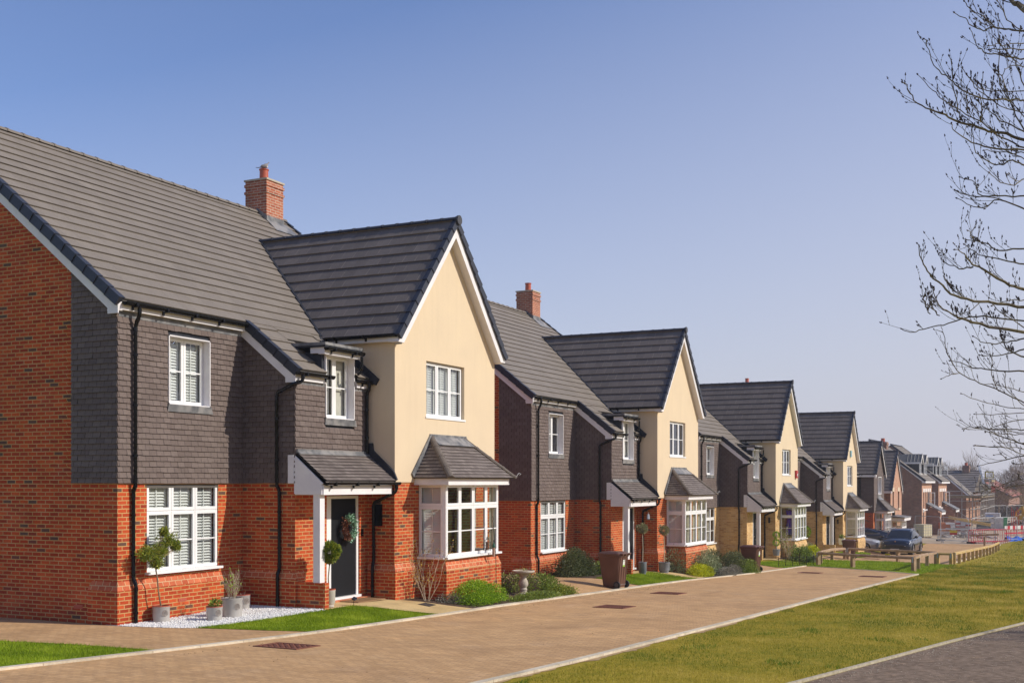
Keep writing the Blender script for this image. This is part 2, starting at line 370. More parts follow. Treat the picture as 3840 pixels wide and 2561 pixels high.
# road with kerbs
KL=[(-30,-1.9),(-14,-2.6),(-5.2,-3.18),(-3.4,-3.38),(-1.4,-3.58),(0,-3.7),(1.5,-3.77),(5.45,-3.74),(8,-3.65),(14,-3.68),(18.3,-3.66),(21.8,-3.72),(25.4,-3.98),(28.3,-4.15),(37.4,-4.25)]
KE=[(37.4,-4.25),(34.6,-7.87),(32.7,-9.56)]
KR=[(32.7,-9.52),(25,-9.37),(15.6,-9.2),(7.5,-9.12),(0,-8.98),(-6,-8.75),(-30,-7.6)]
sheet('road',KL+KE[1:]+KR[1:],.012,BLOCK)
def kerb(name,pts,wd,h,side,m=KERB,dz=0.0):
    P=[]; 
    for i in range(len(pts)-1):
        n=max(1,int(math.dist(pts[i],pts[i+1])/.5))
        for k in range(n): t=k/n; P.append((pts[i][0]*(1-t)+pts[i+1][0]*t,pts[i][1]*(1-t)+pts[i+1][1]*t))
    P.append(pts[-1]); mb=MB(); s=0
    O=[]
    for i,p in enumerate(P):
        a=P[max(0,i-1)];b=P[min(len(P)-1,i+1)]; dx,dy=b[0]-a[0],b[1]-a[1]; l=math.hypot(dx,dy); O.append((-dy/l*side,dx/l*side))
    for i in range(len(P)-1):
        p,q=P[i],P[i+1]; l=math.dist(p,q)
        a=(p[0],p[1],G(*p)-.02);b=(q[0],q[1],G(*q)-.02)
        a2=(p[0]+O[i][0]*wd,p[1]+O[i][1]*wd);b2=(q[0]+O[i+1][0]*wd,q[1]+O[i+1][1]*wd)
        zt=lambda r:G(*r)+h
        A=(p[0],p[1],zt(p));B=(q[0],q[1],zt(q));A2=(*a2,zt(a2));B2=(*b2,zt(b2))
        mb.face([A,B,B2,A2],0,[(s,.1),(s+l,.1),(s+l,.2),(s,.2)])
        mb.face([a,b,B,A],0,[(s,.3),(s+l,.3),(s+l,.4),(s,.4)])
        mb.face([(*b2,G(*b2)-.02),(*a2,G(*a2)-.02),A2,B2],0,[(s,.3),(s+l,.3),(s+l,.4),(s,.4)])
        s+=l
    o=mb.build(name,m); o['kind']='structure'; return o
kerb('kerb',KL,.13,.045,1); kerb('kerb',KE,.1,.03,1); kerb('kerb',KR,.12,.04,1)
# drives, paths, lawns, beds
IN=.13
sheet('driveway',[(-2.45,-3.36),(1.04,-3.62),(.7,-2.79),(.34,-1.45),(.18,-1.2),(-.1,-.2),(-.1,13),(-5.2,13),(-2.83,-.38),(-2.56,-1.73)],.016,BLOCK)
sheet('driveway',[(11.6,-3.53),(17.75,-3.53),(17.35,-1.4),(17.25,0),(17.25,13),(11.75,13),(11.75,-1.5)],.016,BLOCK)
sheet('driveway',[(28.9,-4.03),(34.6,-4.08),(34.5,-1.5),(34.5,13),(29.1,13),(29.1,-2)],.016,BLOCK)
sheet('road',[(46.4,-2.9),(47.1,-6.3),(45.2,-8.9),(44.9,-9.42),(82.4,-9.42),(82.3,-4.1),(75,-4.3),(63.3,-3.2),(63.3,6),(57.6,6),(57.6,-2.6),(49.5,-2.6)],.012,BLOCK)
kerb('kerb',[(44.9,-9.42),(82.4,-9.42)],.12,.04,-1)
sheet('lawn',[(-30,-1.7),(-14,-2.46),(-5.2,-3.04),(-3.4,-3.24),(-2.5,-3.3),(-2.6,-1.73),(-2.87,-.38),(-5.2,13),(-30,13)],.014,LAWNM)
L1=[(1.06,-3.63),(2.06,-3.61),(5.3,-3.6),(4.25,-2.15),(3.3,-2.1),(2.1,-1.85),(1.0,-1.62),(.36,-1.45),(.72,-2.79)]
sheet('lawn',L1,.02,LAWNM)
L2=[(17.9,-3.52),(21.8,-3.58),(23.0,-3.66),(22.3,-2.1),(20.6,-2.2),(17.5,-2.1)]
sheet('lawn',L2,.02,LAWNM)
L3=[(34.7,-4.08),(37.4,-4.1),(46.0,-3.1),(46,-2.55),(40.5,-2.6),(38.4,-2.6),(34.8,-2.2)]
sheet('lawn',L3,.02,LAWNM)
L4=[(37.4,-4.12),(46.1,-3.1),(46.9,-6.3),(45.0,-8.9),(44.6,-9.9),(32.9,-9.7),(34.75,-7.87)]
sheet('lawn',L4,.02,LAWNM)
L5=[(51.6,-4.2),(54.5,-4.2),(60.5,-3.3),(60,-2.0),(54,-2.4)]
sheet('lawn',L5,.02,LAWNM)
sheet('gravel_bed',[(-.1,-.2),(.18,-1.2),(.34,-1.45),(1.0,-1.62),(2.1,-1.85),(3.3,-2.1),(3.5,-2.1),(3.5,.2),(-.1,.2)],.02,mottled('gravel_base',(.5,.48,.45),(.8,.79,.77),40,bmp=.8,bscale=60))
for ox in (0,17.3,34.6): sheet('garden_path',[(ox+5.45,-3.6),(ox+7.05,-3.52),(ox+6.12,-2.0),(ox+6.12,-1.2),(ox+3.6,-1.2),(ox+3.6,-2.1),(ox+4.3,-2.12)],.022,SLAB)
for k,ox in enumerate((0,17.3,34.6)): sheet('flower_bed',[(ox+7.05,-3.52),(ox+(11.6 if k<2 else 12),-3.53 if k==0 else (-3.9 if k==1 else -3.3)),(ox+11.7,-1.8),(ox+11.7,.1),(ox+6.12,.1),(ox+6.12,-2.0)],.018,MULCH)
sheet('flower_bed',[(17.6,-2.1),(20.6,-2.2),(20.8,.2),(17.2,.2),(17.35,-1.4)],.018,MULCH)
# verge edge soil, tarmac path with edging
rs=random.Random(5)
se=[(x,-9.3-.004*0+(-.0) ) for x in ()]
top=[];bot=[]
for i in range(0,330):
    x=-12+i*.125; ky=np.interp(x,[p[0] for p in KR[::-1]],[p[1] for p in KR[::-1]])
    wv=max(.01,.07+.035*math.sin(x*1.3)+.03*math.sin(x*3.7+1)+.02*math.sin(x*9.1)+rs.uniform(-.02,.02))
    top.append((x,ky-.10)); bot.append((x,ky-.125-wv*(1 if x<9 else .55)))
sheet('soil_edge',top+bot[::-1],.005,SOIL)
PE=[(-30,-6.9),(-8,-10.95),(-.67,-12.33),(.9,-12.62),(3.17,-13.03),(5.79,-13.49),(10.67,-14.44),(30,-18.4)]
sheet('path',[(-30,-6.95),(-8,-11.0),(-.67,-12.38),(5.79,-13.54),(10.67,-14.5),(30,-18.45),(30,-21.5),(-8,-14.5),(-30,-10.5)],.012,TARM)
EDG=mottled('timber_edging',(.34,.29,.2),(.5,.44,.33),14)
kerb('path_edging',PE,.05,.035,1,EDG); kerb('path_edging',[(-30,-10.5),(-8,-14.5),(30,-21.5)],.05,.035,1,EDG)
sheet('site_ground',[(82.4,-4.1),(82.3,-9.3),(86,-9.7),(96,-10.7),(120,-12),(260,-30),(260,30),(98,30),(96,-2),(83,-2)],.012,SAND)
# ---------- house kit ----------
HM=2.58                                    # top of the brick storey in a house's own metres
def frameT(o,u,n):                         # local (u right, w out, v up)
    return lambda a,w,v:(o[0]+u[0]*a+n[0]*w,o[1]+u[1]*a+n[1]*w,o[2]+v)
FR=lambda x,y,z=0: frameT((x,y,z),(1,0),(0,-1))        # facing the street
LF=lambda x,y,z=0: frameT((x,y,z),(0,-1),(-1,0))       # facing -X, u runs towards the street
def rects(u0,u1,v0,v1,holes):
    us=sorted({u0,u1}|{c for h in holes for c in h[:2] if u0<c<u1}); vs=sorted({v0,v1}|{c for h in holes for c in h[2:] if v0<c<v1})
    for i in range(len(us)-1):
        for j in range(len(vs)-1):
            cu,cv=(us[i]+us[i+1])/2,(vs[j]+vs[j+1])/2
            if not any(h[0]<cu<h[1] and h[2]<cv<h[3] for h in holes): yield us[i],us[i+1],vs[j],vs[j+1]
def wall(mb,T,u0,u1,v0,v1,holes=(),m=0,rev=.11,w=0):
    for a,b,c,d in rects(u0,u1,v0,v1,holes):
        mb.face([T(a,w,c),T(b,w,c),T(b,w,d),T(a,w,d)],m)
    for a,b,c,d in holes:
        q=[(a,c),(b,c),(b,d),(a,d)]
        for i in range(4):
            p,r=q[i],q[(i+1)%4]; mb.face([T(p[0],w,p[1]),T(p[0],w-rev,p[1]),T(r[0],w-rev,r[1]),T(r[0],w,r[1])],m)
def cladrows(mb,T,u0,u1,v0,v1,holes=(),top=None,m=0,g=.104,tw=.188,w=.022,ph=0):
    """plain-tile hanging: every course is a tilted strip with a real lower edge"""
    n=int(round((v1-v0)/g)); g=(v1-v0)/n
    rr=random.Random(int((u0+v0)*100)+n+ph)
    for k in range(n):
        a,b=v0+k*g,v0+(k+1)*g
        cuts=[(u0,u1)]
        if top:
            t=top((a+b)/2)
            if t is None: continue
            cuts=[t]
        for h in holes:
            if h[2]<b-.02 and h[3]>a+.02:
                nc=[]
                for c,d in cuts:
                    if h[0]>c: nc.append((c,min(d,h[0])))
                    if h[1]<d: nc.append((max(c,h[1]),d))
                cuts=[x for x in nc if x[1]-x[0]>.01]
        for c,d in cuts:
            u=c; first=True; j=int(c/tw)
            while u<d-1e-4:
                e=min(d,(math.floor(u/tw+1e-6)+1)*tw if True else d)
                if e-u<.02 and e<d: e=min(d,e+tw)
                o=w+.019+rr.uniform(-.004,.004); dr=rr.uniform(-.005,.005) if k>0 else rr.uniform(-.004,.006)
                A,B=T(u,o,a+dr),T(e,o,a+dr)
                C,D=T(e,w-.004,b+.012),T(u,w-.004,b+.012)
                U0=u/tw+.5*((k+ph)%2);U1=e/tw+.5*((k+ph)%2)
                mb.face([A,B,C,D],m,[(U0,2*(k//1)+.12),(U1,2*k+.12),(U1,2*k+.95),(U0,2*k+.95)])
                mb.face([T(u,w-.02,a+dr),T(e,w-.02,a+dr),B,A],m,[(U0,2*k+.5)]*4)
                if u==c: mb.face([T(u,w-.03,a+dr),A,D,T(u,w-.03,b)],m,[(U0,2*k+.5)]*4)
                if e>=d-1e-4: mb.face([B,T(e,w-.03,a+dr),T(e,w-.03,b),C],m,[(U0,2*k+.5)]*4)
                u=e
def roofrows(mb,P,poly,g,tw,th=.028,m=0,v0=None,jag=0,seed=1):
    """P(u,v,h)->point on the slope; poly in (u,v up the slope); one stepped strip per course"""
    rr=random.Random(seed)
    lo=min(p[1] for p in poly) if v0 is None else v0; hi=max(p[1] for p in poly); k=0; v=lo
    while v<hi-1e-4:
        e=min(v+g,hi); e2=min(e+.04,hi); q=clip(clip(poly,0,-1,-v),0,1,e2)
        if len(q)>=3 and abs(area(q))>1e-4:
            if area(q)<0: q=q[::-1]
            off=.5*(k%2)
            mb.face([P(a,b,th*(1-(b-v)/g)+.004) for a,b in q],m,[(a/tw+off,2*k+.1+.8*(b-v)/g) for a,b in q])
            us=[a for a,b in q if abs(b-v)<1e-4]
            if len(us)>=2:
                a0,a1=min(us),max(us); t2=th*.45
                mb.face([P(a0,v,t2),P(a1,v,t2),P(a1,v,th+.004),P(a0,v,th+.004)],m,[(.5,2*k+.5)]*4)
                mb.face([P(a0,v,t2),P(a1,v,t2),P(a1,v+.035,t2-.002),P(a0,v+.035,t2-.002)],m,[(.5,2*k+.5)]*4)
                if k==0: mb.face([P(a0,v+.01,-.03),P(a1,v+.01,-.03),P(a1,v+.01,t2),P(a0,v+.01,t2)],m,[(.5,2*k+.5)]*4)
        v+=g;k+=1
def ridge_units(mb,a,b,r=.085,step=.42,m=0,drop=.0,n=7):
    a,b=Vector(a),Vector(b); d=b-a; L_=d.length; d.normalize(); s=d.cross(Vector((0,0,1))).normalized(); up=s.cross(d).normalized(); c=int(round(L_/step)) or 1; st=L_/c
    for i in range(c):
        p=a+d*(i*st); q=a+d*((i+1)*st+.02)
        for (rad0,rad1,p0,p1) in ((r,r*1.0,p,q),(r*1.13,r*1.13,p+d*(-.02),p+d*.04)):
            R0=[p0+s*(rad0*math.cos(t))*1.25+up*(rad0*math.sin(t)-drop) for t in [math.pi*j/n for j in range(n+1)]]
            R1=[p1+s*(rad1*math.cos(t))*1.25+up*(rad1*math.sin(t)-drop) for t in [math.pi*j/n for j in range(n+1)]]
            for j in range(n): mb.face([R0[j],R0[j+1],R1[j+1],R1[j]],m)
            mb.face(R0,m); mb.face(R1[::-1],m)
def verge_caps(mb,a,b,side,step,dn=.13,m=0,wd=.1,t=.05):
    """dark stepped verge caps from a (low) to b (high); side = outward horizontal unit vector"""
    a,b=Vector(a),Vector(b); d=b-a; L_=d.length; d.normalize(); s=Vector(side); up=s.cross(d)
    if up.z<0: up=-up
    c=max(1,int(round(L_/step))); st=L_/c
    for i in range(c):
        p=a+d*(i*st-.02); q=a+d*((i+1)*st); k0,k1=.013,-.006
        def sec(o,k): return [o-s*wd+up*(t+k),o+s*(.03+k)+up*(t+k),o+s*(.03+k)-up*(dn-k),o+s*.0-up*(dn-k)]
        A,B=sec(p,k0),sec(q,k1)
        for j in range(3): mb.face([A[j],A[j+1],B[j+1],B[j]],m)
        mb.face(A[::-1],m); mb.face(B,m)
def gutter(parent,T,u0,u1,w,v,r=.058,br=1,name='gutter'):
    mb=MB(); n=7
    for i in range(n):
        a,b=math.pi+math.pi*i/n,math.pi+math.pi*(i+1)/n
        A=[T(u0,w+r*math.cos(a),v+r*math.sin(a)),T(u1,w+r*math.cos(a),v+r*math.sin(a)),T(u1,w+r*math.cos(b),v+r*math.sin(b)),T(u0,w+r*math.cos(b),v+r*math.sin(b))]
        mb.face(A); mb.face([T(u0,w+(r-.006)*math.cos(a),v+(r-.006)*math.sin(a)),T(u0,w+(r-.006)*math.cos(b),v+(r-.006)*math.sin(b)),T(u1,w+(r-.006)*math.cos(b),v+(r-.006)*math.sin(b)),T(u1,w+(r-.006)*math.cos(a),v+(r-.006)*math.sin(a))])
    for u,s in ((u0,-1),(u1,1)):
        for ue in (u,u+s*.012):
            mb.face([T(ue,w+(r+.006)*math.cos(math.pi+math.pi*i/n),v+(r+.006)*math.sin(math.pi+math.pi*i/n)) for i in range(n+1)])
    mb.box_T=None
    def tb(a,b,c,d,e,f):
        mb.hexa([T(a,c,e),T(b,c,e),T(b,d,e),T(a,d,e),T(a,c,f),T(b,c,f),T(b,d,f),T(a,d,f)])
    tb(u0,u1,w+r-.004,w+r+.008,v-.004,v+.012)
    k=u0+.25
    while br and k<u1-.1:
        tb(k-.022,k+.022,w-r-.01,w+r+.012,v-r-.012,v-r+.01); tb(k-.022,k+.022,w-r-.012,w-r+.01,v-r-.06,v+.02); tb(k-.022,k+.022,w+r,w+r+.012,v-r,v+.016); k+=.78
    return mb.build(name,BLACK,parent)
def pipe(parent,pts,r=.034,clips=True,side=(0,-1,0)):
    P=[Vector(p) for p in pts]; out=[P[0]]
    for i in range(1,len(P)-1):
        a=(P[i-1]-P[i]); b=(P[i+1]-P[i]); k=min(.06,a.length*.4,b.length*.4); out+= [P[i]+a.normalized()*k,P[i]+(a.normalized()+b.normalized())*k*.3,P[i]+b.normalized()*k]
    out.append(P[-1]); mb=MB(); mb.tube(out,r,9)
    for i in range(1,len(P)-1):
        for q in (P[i-1],P[i+1]):
            d=(q-P[i]); 
            if d.length>.1: d.normalize(); mb.tube([P[i]+d*.05,P[i]+d*.12],r*1.14,9)
    for i in range(len(P)-1):
        a,b=P[i],P[i+1]
        if abs((b-a).normalized().z)>.98 and (b-a).length>.6 and clips:
            c=int((b-a).length/1.1)+1
            for k in range(c):
                p=a+(b-a)*((k+.6)/(c+.2)); mb.tube([p-Vector((0,0,.02)),p+Vector((0,0,.02))],r*1.3,9)
                sd=Vector(side); mb.tube([p,p-sd*.07],.012,5)
    return mb.build('downpipe',BLACK,parent,smooth=True)
def window(parent,T,u0,u1,v0,v1,cols=3,top=0,bars=1,w=-.06,sill=True,fill='shutter',name='window',topbars=0,seed=0,sash=True,vbars=0,sillw=.07,fm=None,dark=True):
    """frame + sill, panes (sub-part), shutters or curtains (sub-part). top = height share of the top lights"""
    fm=fm or PVC
    rr=random.Random(seed+int(u0*37)); mb=MB()
    def bx(a,b,c,d,e,f): mb.hexa([T(a,e,c),T(b,e,c),T(b,f,c),T(a,f,c),T(a,e,d),T(b,e,d),T(b,f,d),T(a,f,d)])
    F=.045; W=u1-u0; cw=W/cols; rows=[(v0,v1)] if not top else [(v0,v1-(v1-v0)*top),(v1-(v1-v0)*top,v1)]
    bx(u0,u1,v0,v0+F,w-.05,w); bx(u0,u1,v1-F,v1,w-.05,w); bx(u0,u0+F,v0+F,v1-F,w-.05,w); bx(u1-F,u1,v0+F,v1-F,w-.05,w)
    for i in range(1,cols): bx(u0+i*cw-.022,u0+i*cw+.022,v0+F,v1-F,w-.05,w-.001)
    if top: bx(u0+F,u1-F,rows[1][0]-.022,rows[1][0]+.022,w-.05,w-.002)
    gl=MB(); sh=MB()
    for ri,(a,b) in enumerate(rows):
        for i in range(cols):
            c,d=u0+i*cw+(.012 if i==0 else .006),u0+(i+1)*cw-(.012 if i==cols-1 else .006)
            e,f=a+(.012 if ri==0 else .008),b-.012; S=.058 if sash else .05
            if sash:
                for q in ((c,d,e,e+S),(c,d,f-S,f),(c,c+S,e+S,f-S),(d-S,d,e+S,f-S)): bx(*q,w-.01,w+.014)
            c,d,e,f=c+S,d-S,e+S,f-S
            nb=bars if (ri==0) else topbars
            for k in range(nb): z=e+(f-e)*(k+1)/(nb+1); bx(c,d,z-.012,z+.012,w-.018,w+.004)
            for k in range(vbars): z=c+(d-c)*(k+1)/(vbars+1); bx(z-.010,z+.010,e,f,w-.018,w+.004)
            gl.face([T(c,w-.012,e),T(d,w-.012,e),T(d,w-.012,f),T(c,w-.012,f)])
            if fill in ('shutter','closed'):
                m0=.03; wz=w-.10
                def sb(a_,b_,c_,d_,e_,f_): sh.hexa([T(a_,e_,c_),T(b_,e_,c_),T(b_,f_,c_),T(a_,f_,c_),T(a_,e_,d_),T(b_,e_,d_),T(b_,f_,d_),T(a_,f_,d_)])
                sb(c-.04,c+.012,e-.04,f+.04,wz-.03,wz); sb(d-.012,d+.04,e-.04,f+.04,wz-.03,wz)
                t=(c+d)/2; sb(t-.009,t+.009,e-.02,f+.02,wz+.035,wz+.045)
                z=e+.01; tl=rr.choice((.021,.024,.020)) if fill=='shutter' else .033
                while z<f:
                    sh.face([T(c,wz+.03,z-tl),T(d,wz+.03,z-tl),T(d,wz-.03,z+tl),T(c,wz-.03,z+tl)]); sh.face([T(c,wz-.03,z+tl-.006),T(d,wz-.03,z+tl-.006),T(d,wz+.03,z-tl-.006),T(c,wz+.03,z-tl-.006)]); z+=.056
            elif fill in('curtain','curtainL'):
                if fill=='curtain' or i in (0,cols-1):
                    c0=c-.03 if (i==0 or fill=='curtain') else d-.12; c1=c0+(d-c)*rr.uniform(.35,.7) if fill=='curtain' else c0+.16
                    n=10
                    for k in range(n):
                        x0,x1=c0+(c1-c0)*k/n,c0+(c1-c0)*(k+1)/n; z0,z1=w-.14+.02*math.sin(k*1.9),w-.14+.02*math.sin((k+1)*1.9)
                        sh.face([T(x0,z0,e-.05),T(x1,z1,e-.05),T(x1,z1,f+.05),T(x0,z0,f+.05)])
            elif fill=='blind':
                q=e+(f-e)*rr.uniform(.0,.1); sh.face([T(c-.03,w-.09,q),T(d+.03,w-.09,q),T(d+.03,w-.09,f+.04),T(c-.03,w-.09,f+.04)])
    if sill: bx(u0-.05,u1+.05,v0-.045,v0,w-.05,w+sillw+.05)
    o=mb.build(name,fm,parent)
    gl.build('pane',GLASS,o)
    if sh.f: sh.build('shutter' if fill in ('shutter','closed') else ('blind' if fill=='blind' else 'curtain'),SHUT if fill in ('shutter','closed') else CURT,o)
    return o
ZR=lambda y:HM+3.39+.796*y                # main roof surface
CA=math.cos(math.atan(.796)); 
PM=lambda u,v,h:(u,v*CA-h*math.sin(math.atan(.796)),ZR(v*CA)+h*CA)
GS=1.165; GA=math.atan(GS); GZ=HM+6.18; GX=8.44
def PG(sgn): # gable slopes: u = y, v = distance up from the eave line
    def f(u,v,h):
        dx=2.56-v*math.cos(GA); return (GX-sgn*(dx+h*math.sin(GA)) ,u,GZ-GS*dx+h*math.cos(GA))
    return f
def main_house(ox,oz,label,brk,n,low=-.9,rear_full=True,group='matching gabled houses along the road',lamp=None,fills=None):
    fills=fills or {}
    H=empty('gabled_house',(ox,0,oz)); tag(H,label,'house',group)
    # ---- walls
    mb=MB(); T=FR(0,0)
    gw=(.73,2.70,.87,HM-.035)
    wall(mb,T,0,3.46,low,HM,[gw],rev=.09)
    T2=FR(0,-1.32); dr=(4.55,5.78,.12,HM-.28); wall(mb,T2,3.46,6.08,low,HM,[dr],rev=.12)
    T3=FR(0,-2.03); wall(mb,T3,6.08,10.8,low,HM,[(7.2,9.62,.9,HM-.02)],rev=.05)
    LFa=LF(3.46,0); wall(mb,LFa,0,1.32,low,HM)
    wall(mb,LF(6.08,0),1.32,2.03,low,HM)
    # gable end, rear, right side
    q=[(0,10.4),(0,5.2),(0,1.10)]
    mb.face([(0,10.4,low),(0,0,low),(0,0,HM),(0,10.4,HM)]); mb.face([(0,10.4,HM),(0,1.10,HM),(0,1.10,ZR(1.1)-.1),(0,5.2,ZR(5.2)-.12),(0,10.4,ZR(0)-.1)])
    for k in range(45):                     # toothed brick edge where the tile hanging stops
        z=HM+.0+k*.075
        if z>ZR(1.13)-.2: break
        mb.box((-.016,1.10,z+.005),(.0,1.10+(.115 if k%2 else .19),z+.07))
    mb.face([(11.5,0,low),(11.5,10.4,low),(11.5,10.4,ZR(0)-.1),(11.5,5.2,ZR(5.2)-.12),(11.5,0,ZR(0)-.1)])
    mb.face([(11.5,10.4,low),(0,10.4,low),(0,10.4,ZR(0)),(11.5,10.4,ZR(0))]); mb.face([(10.8,0,low),(11.5,0,low),(11.5,0,ZR(0)-.1),(10.8,0,ZR(0)-.1)])
    mb.face([(10.8,-2.03,low),(10.8,0,low),(10.8,0,HM),(10.8,-2.03,HM)])
    wl_=mb.build('brick_wall',brk,H)
    # plinth
    mb=MB()
    def pl(T,a,b,ea,eb):
        p=.055; 
        mb.face([T(a-ea*p,p,low),T(b+eb*p,p,low),T(b+eb*p,p,.63),T(a-ea*p,p,.63)],0)
        mb.face([T(a-ea*p,p,.63),T(b+eb*p,p,.63),T(b+eb*0,0.001,.79),T(a,0.001,.79)],1)
        for s,e in ((a,-ea),(b,eb)):
            if e: continue
            mb.face([T(s+e*p,p,low),T(s+e*p,0,low),T(s+e*p,0,.63),T(s+e*p,p,.63)],0)
    pl(LF(0,0),-.62,0,1,1); pl(FR(0,0),0,3.405,1,0); pl(LF(3.46,0),.0,1.32,0,1); pl(FR(0,-1.32),3.46,3.75,1,0); mb.cut(); pl(LF(6.08,0),1.36,2.03,0,1); pl(FR(0,-2.03),6.08,7.1,1,0); mb.cut(); pl(FR(0,-2.03),9.72,10.8,0,1)
    mb.build('plinth',[brk,SPLAY if brk is BR_RED else brk],H)
    # air brick
    mb=MB(); T=LF(0,0,0); mb.box((-.006,.85,.27),(.01,1.07,.335)); mb.cut(); mb.box((1.5,-.062,.30),(1.72,-.05,.365)); mb.build('air_brick',TERRA,H)
    # ---- tile hanging
    mb=MB(); Z1=HM+3.10
    uw=(1.24,2.42,HM+1.47,HM+2.80); uw_=(1.24,2.42,HM+1.36,HM+2.80)
    wall(mb,FR(0,0),0,3.46,HM,Z1,[uw],m=1,rev=.0)
    cladrows(mb,FR(0,0),-.03,3.46,HM-.02,Z1-.12,[uw_],w=.03)
    cladrows(mb,LF(0,0),-1.10,.03,HM-.02,HM+4.2,w=.03,top=lambda v:(-1.10,.03) if v<HM+3.12 else ((-1.10,-(v-HM-3.12)/.796-.02) if (v-HM-3.12)/.796<1.05 else None),ph=1)
    mb.cut(); dw=(4.44,5.52,HM+1.33,HM+2.72); dw_=(4.44,5.52,HM+1.20,HM+2.72)
    wall(mb,FR(0,-1.32),3.46,6.08,HM,HM+2.10,[(4.44,5.52,HM+1.33,HM+2.76)],m=1,rev=0); wall(mb,FR(0,-1.32),4.38,4.44,HM+2.1,HM+2.7,m=1); wall(mb,FR(0,-1.32),5.52,5.58,HM+2.1,HM+2.7,m=1)
    mb.face([(3.46,0,HM),(3.46,-1.32,HM),(3.46,-1.32,HM+2.1),(3.46,0,HM+3.2)],1)
    cladrows(mb,FR(0,-1.32),3.43,6.08,HM+.60,HM+2.0,[dw_],w=.03)
    cladrows(mb,LF(3.46,0),0,1.35,HM-.02,HM+3.12,w=.03,top=lambda v:(.0,1.35) if v<HM+2.05 else ((0,1.35-(v-HM-2.05)/.796) if (v-HM-2.05)/.796<1.3 else None),ph=1)
    mb.build('tile_cladding',[CLAD,LEADD],H)
    # ---- rendered gable front
    mb=MB(); T=FR(0,-2.05); rw=(7.41,9.22,HM+1.50,HM+2.78)
    wall(mb,T,6.06,10.82,HM,HM+3.16,[rw],rev=.14)
    mb.face([T(6.06,0,HM+3.16),T(10.82,0,HM+3.16),T(GX,0,GZ-.12)])
    mb.face([(6.06,-2.05,HM),(6.06,.6,HM),(6.06,.6,HM+3.2),(6.06,-2.05,HM+3.2)]); mb.face([(10.82,-2.05,HM),(10.82,.6,HM),(10.82,.6,HM+3.2),(10.82,-2.05,HM+3.2)])
    mb.face([(6.06,-2.05,HM),(10.82,-2.05,HM),(10.82,-1.95,HM),(6.06,-1.95,HM)])
    mb.build('rendered_wall',REND,H)
    mb=MB(); mb.box((0.01,.01,HM-.1),(11.49,10.39,HM-.02)); mb.box((3.47,-1.31,HM-.1),(6.08,.01,HM-.02)); mb.box((6.09,-2.0,HM-.1),(10.79,.01,HM-.02));mb.box((0.02,3.2,low),(11.4,3.3,HM+3)); mb.build('inner_floor',DARKIN,H)
    # ---- roofs
    mb=MB(); e0=-.15/CA; e1=-1.42/CA; top=5.2/CA
    roofrows(mb,PM,[(-.12,e0),(11.62,e0),(11.62,top),(-.12,top)],.347,.36,m=0)
    roofrows(mb,PM,[(3.40,e1),(4.42,e1),(4.42,-.55/CA),(3.40,-.55/CA)],.347,.36)
    roofrows(mb,PM,[(3.40,-.55/CA),(4.24,-.55/CA),(4.24,e0),(3.40,e0)],.347,.36)
    roofrows(mb,PM,[(5.56,e1),(6.06,e1),(6.06,e0),(5.56,e0)],.347,.36)
    roofrows(mb,PM,[(4.24,-.50/CA),(5.56,-.50/CA),(5.56,e0),(4.24,e0)],.347,.36)
    RV=lambda u,v,h:(u,10.4-PM(u,v,h)[1],PM(u,v,h)[2])
    roofrows(mb,RV,[(-.12,e0),(11.62,e0),(11.62,top),(-.12,top)],.347,.36)
    # underside
    for (a,b,c,d) in ((-.12,11.62,-.15,5.2),(3.4,4.4,-1.42,-.15),(5.56,6.06,-1.42,-.15)):
        mb.face([(a,c,ZR(c)-.03),(b,c,ZR(c)-.03),(b,d,ZR(d)-.03),(a,d,ZR(d)-.03)],1)
    rf=mb.build('main_roof',[ROOF,DARKIN],H)
    mb=MB(); ridge_units(mb,(-.14,5.2,ZR(5.2)-.02),(10.38,5.2,ZR(5.2)-.02)); mb.cut(); ridge_units(mb,(11.2,5.2,ZR(5.2)-.02),(11.64,5.2,ZR(5.2)-.02)); mb.build('ridge',BARK_RIDGE,rf)
    mb=MB()
    verge_caps(mb,(-.13,-.17,ZR(-.17)),(-.13,5.2,ZR(5.2)),(-1,0,0),.347*1); mb.cut(); verge_caps(mb,(3.39,-1.44,ZR(-1.44)),(3.39,-.12,ZR(-.12)),(-1,0,0),.347); mb.cut()
    verge_caps(mb,(11.63,-.17,ZR(-.17)),(11.63,5.2,ZR(5.2)),(1,0,0),.347); mb.build('verge',VERGE,rf)
    mb=MB(); sl=2.56/math.cos(GA)
    for s in (1,-1): roofrows(mb,PG(s),[(-2.27,0),(3.75,0),(3.75,sl),(-2.27,sl)],.353,.34,th=.03,seed=3)
    for s in (1,-1): mb.face([(GX,-2.2,GZ-.03),(GX,3.6,GZ-.03),(GX-s*2.5,3.6,GZ-GS*2.5-.03),(GX-s*2.5,-2.2,GZ-GS*2.5-.03)],1)
    gf=mb.build('gable_roof',[ROOFG,DARKIN],H)
    mb=MB(); ridge_units(mb,(GX,-2.31,GZ+.0),(GX,3.5,GZ+.0),r=.075); mb.tube([(GX,-2.36,GZ-.01),(GX,-2.31,GZ-.01)],.115,12); mb.build('ridge',BLK_RIDGE,gf)
    mb=MB()
    for s in (-1,1):
        mb.cut(); a=Vector((GX+s*2.58,-2.28,GZ-GS*2.58)); b=Vector((GX,-2.28,GZ)); verge_caps(mb,a,b,(0,-1,0),.353,dn=.10,wd=.08,t=.045)
    mb.build('verge',VERGE,gf)
    mb=MB(); # valleys
    v0=(5.92,(GZ-GS*2.52-HM-3.39)/.796,GZ-GS*2.52+.01); v1=(GX,(GZ-HM-3.39)/.796,GZ+.02)
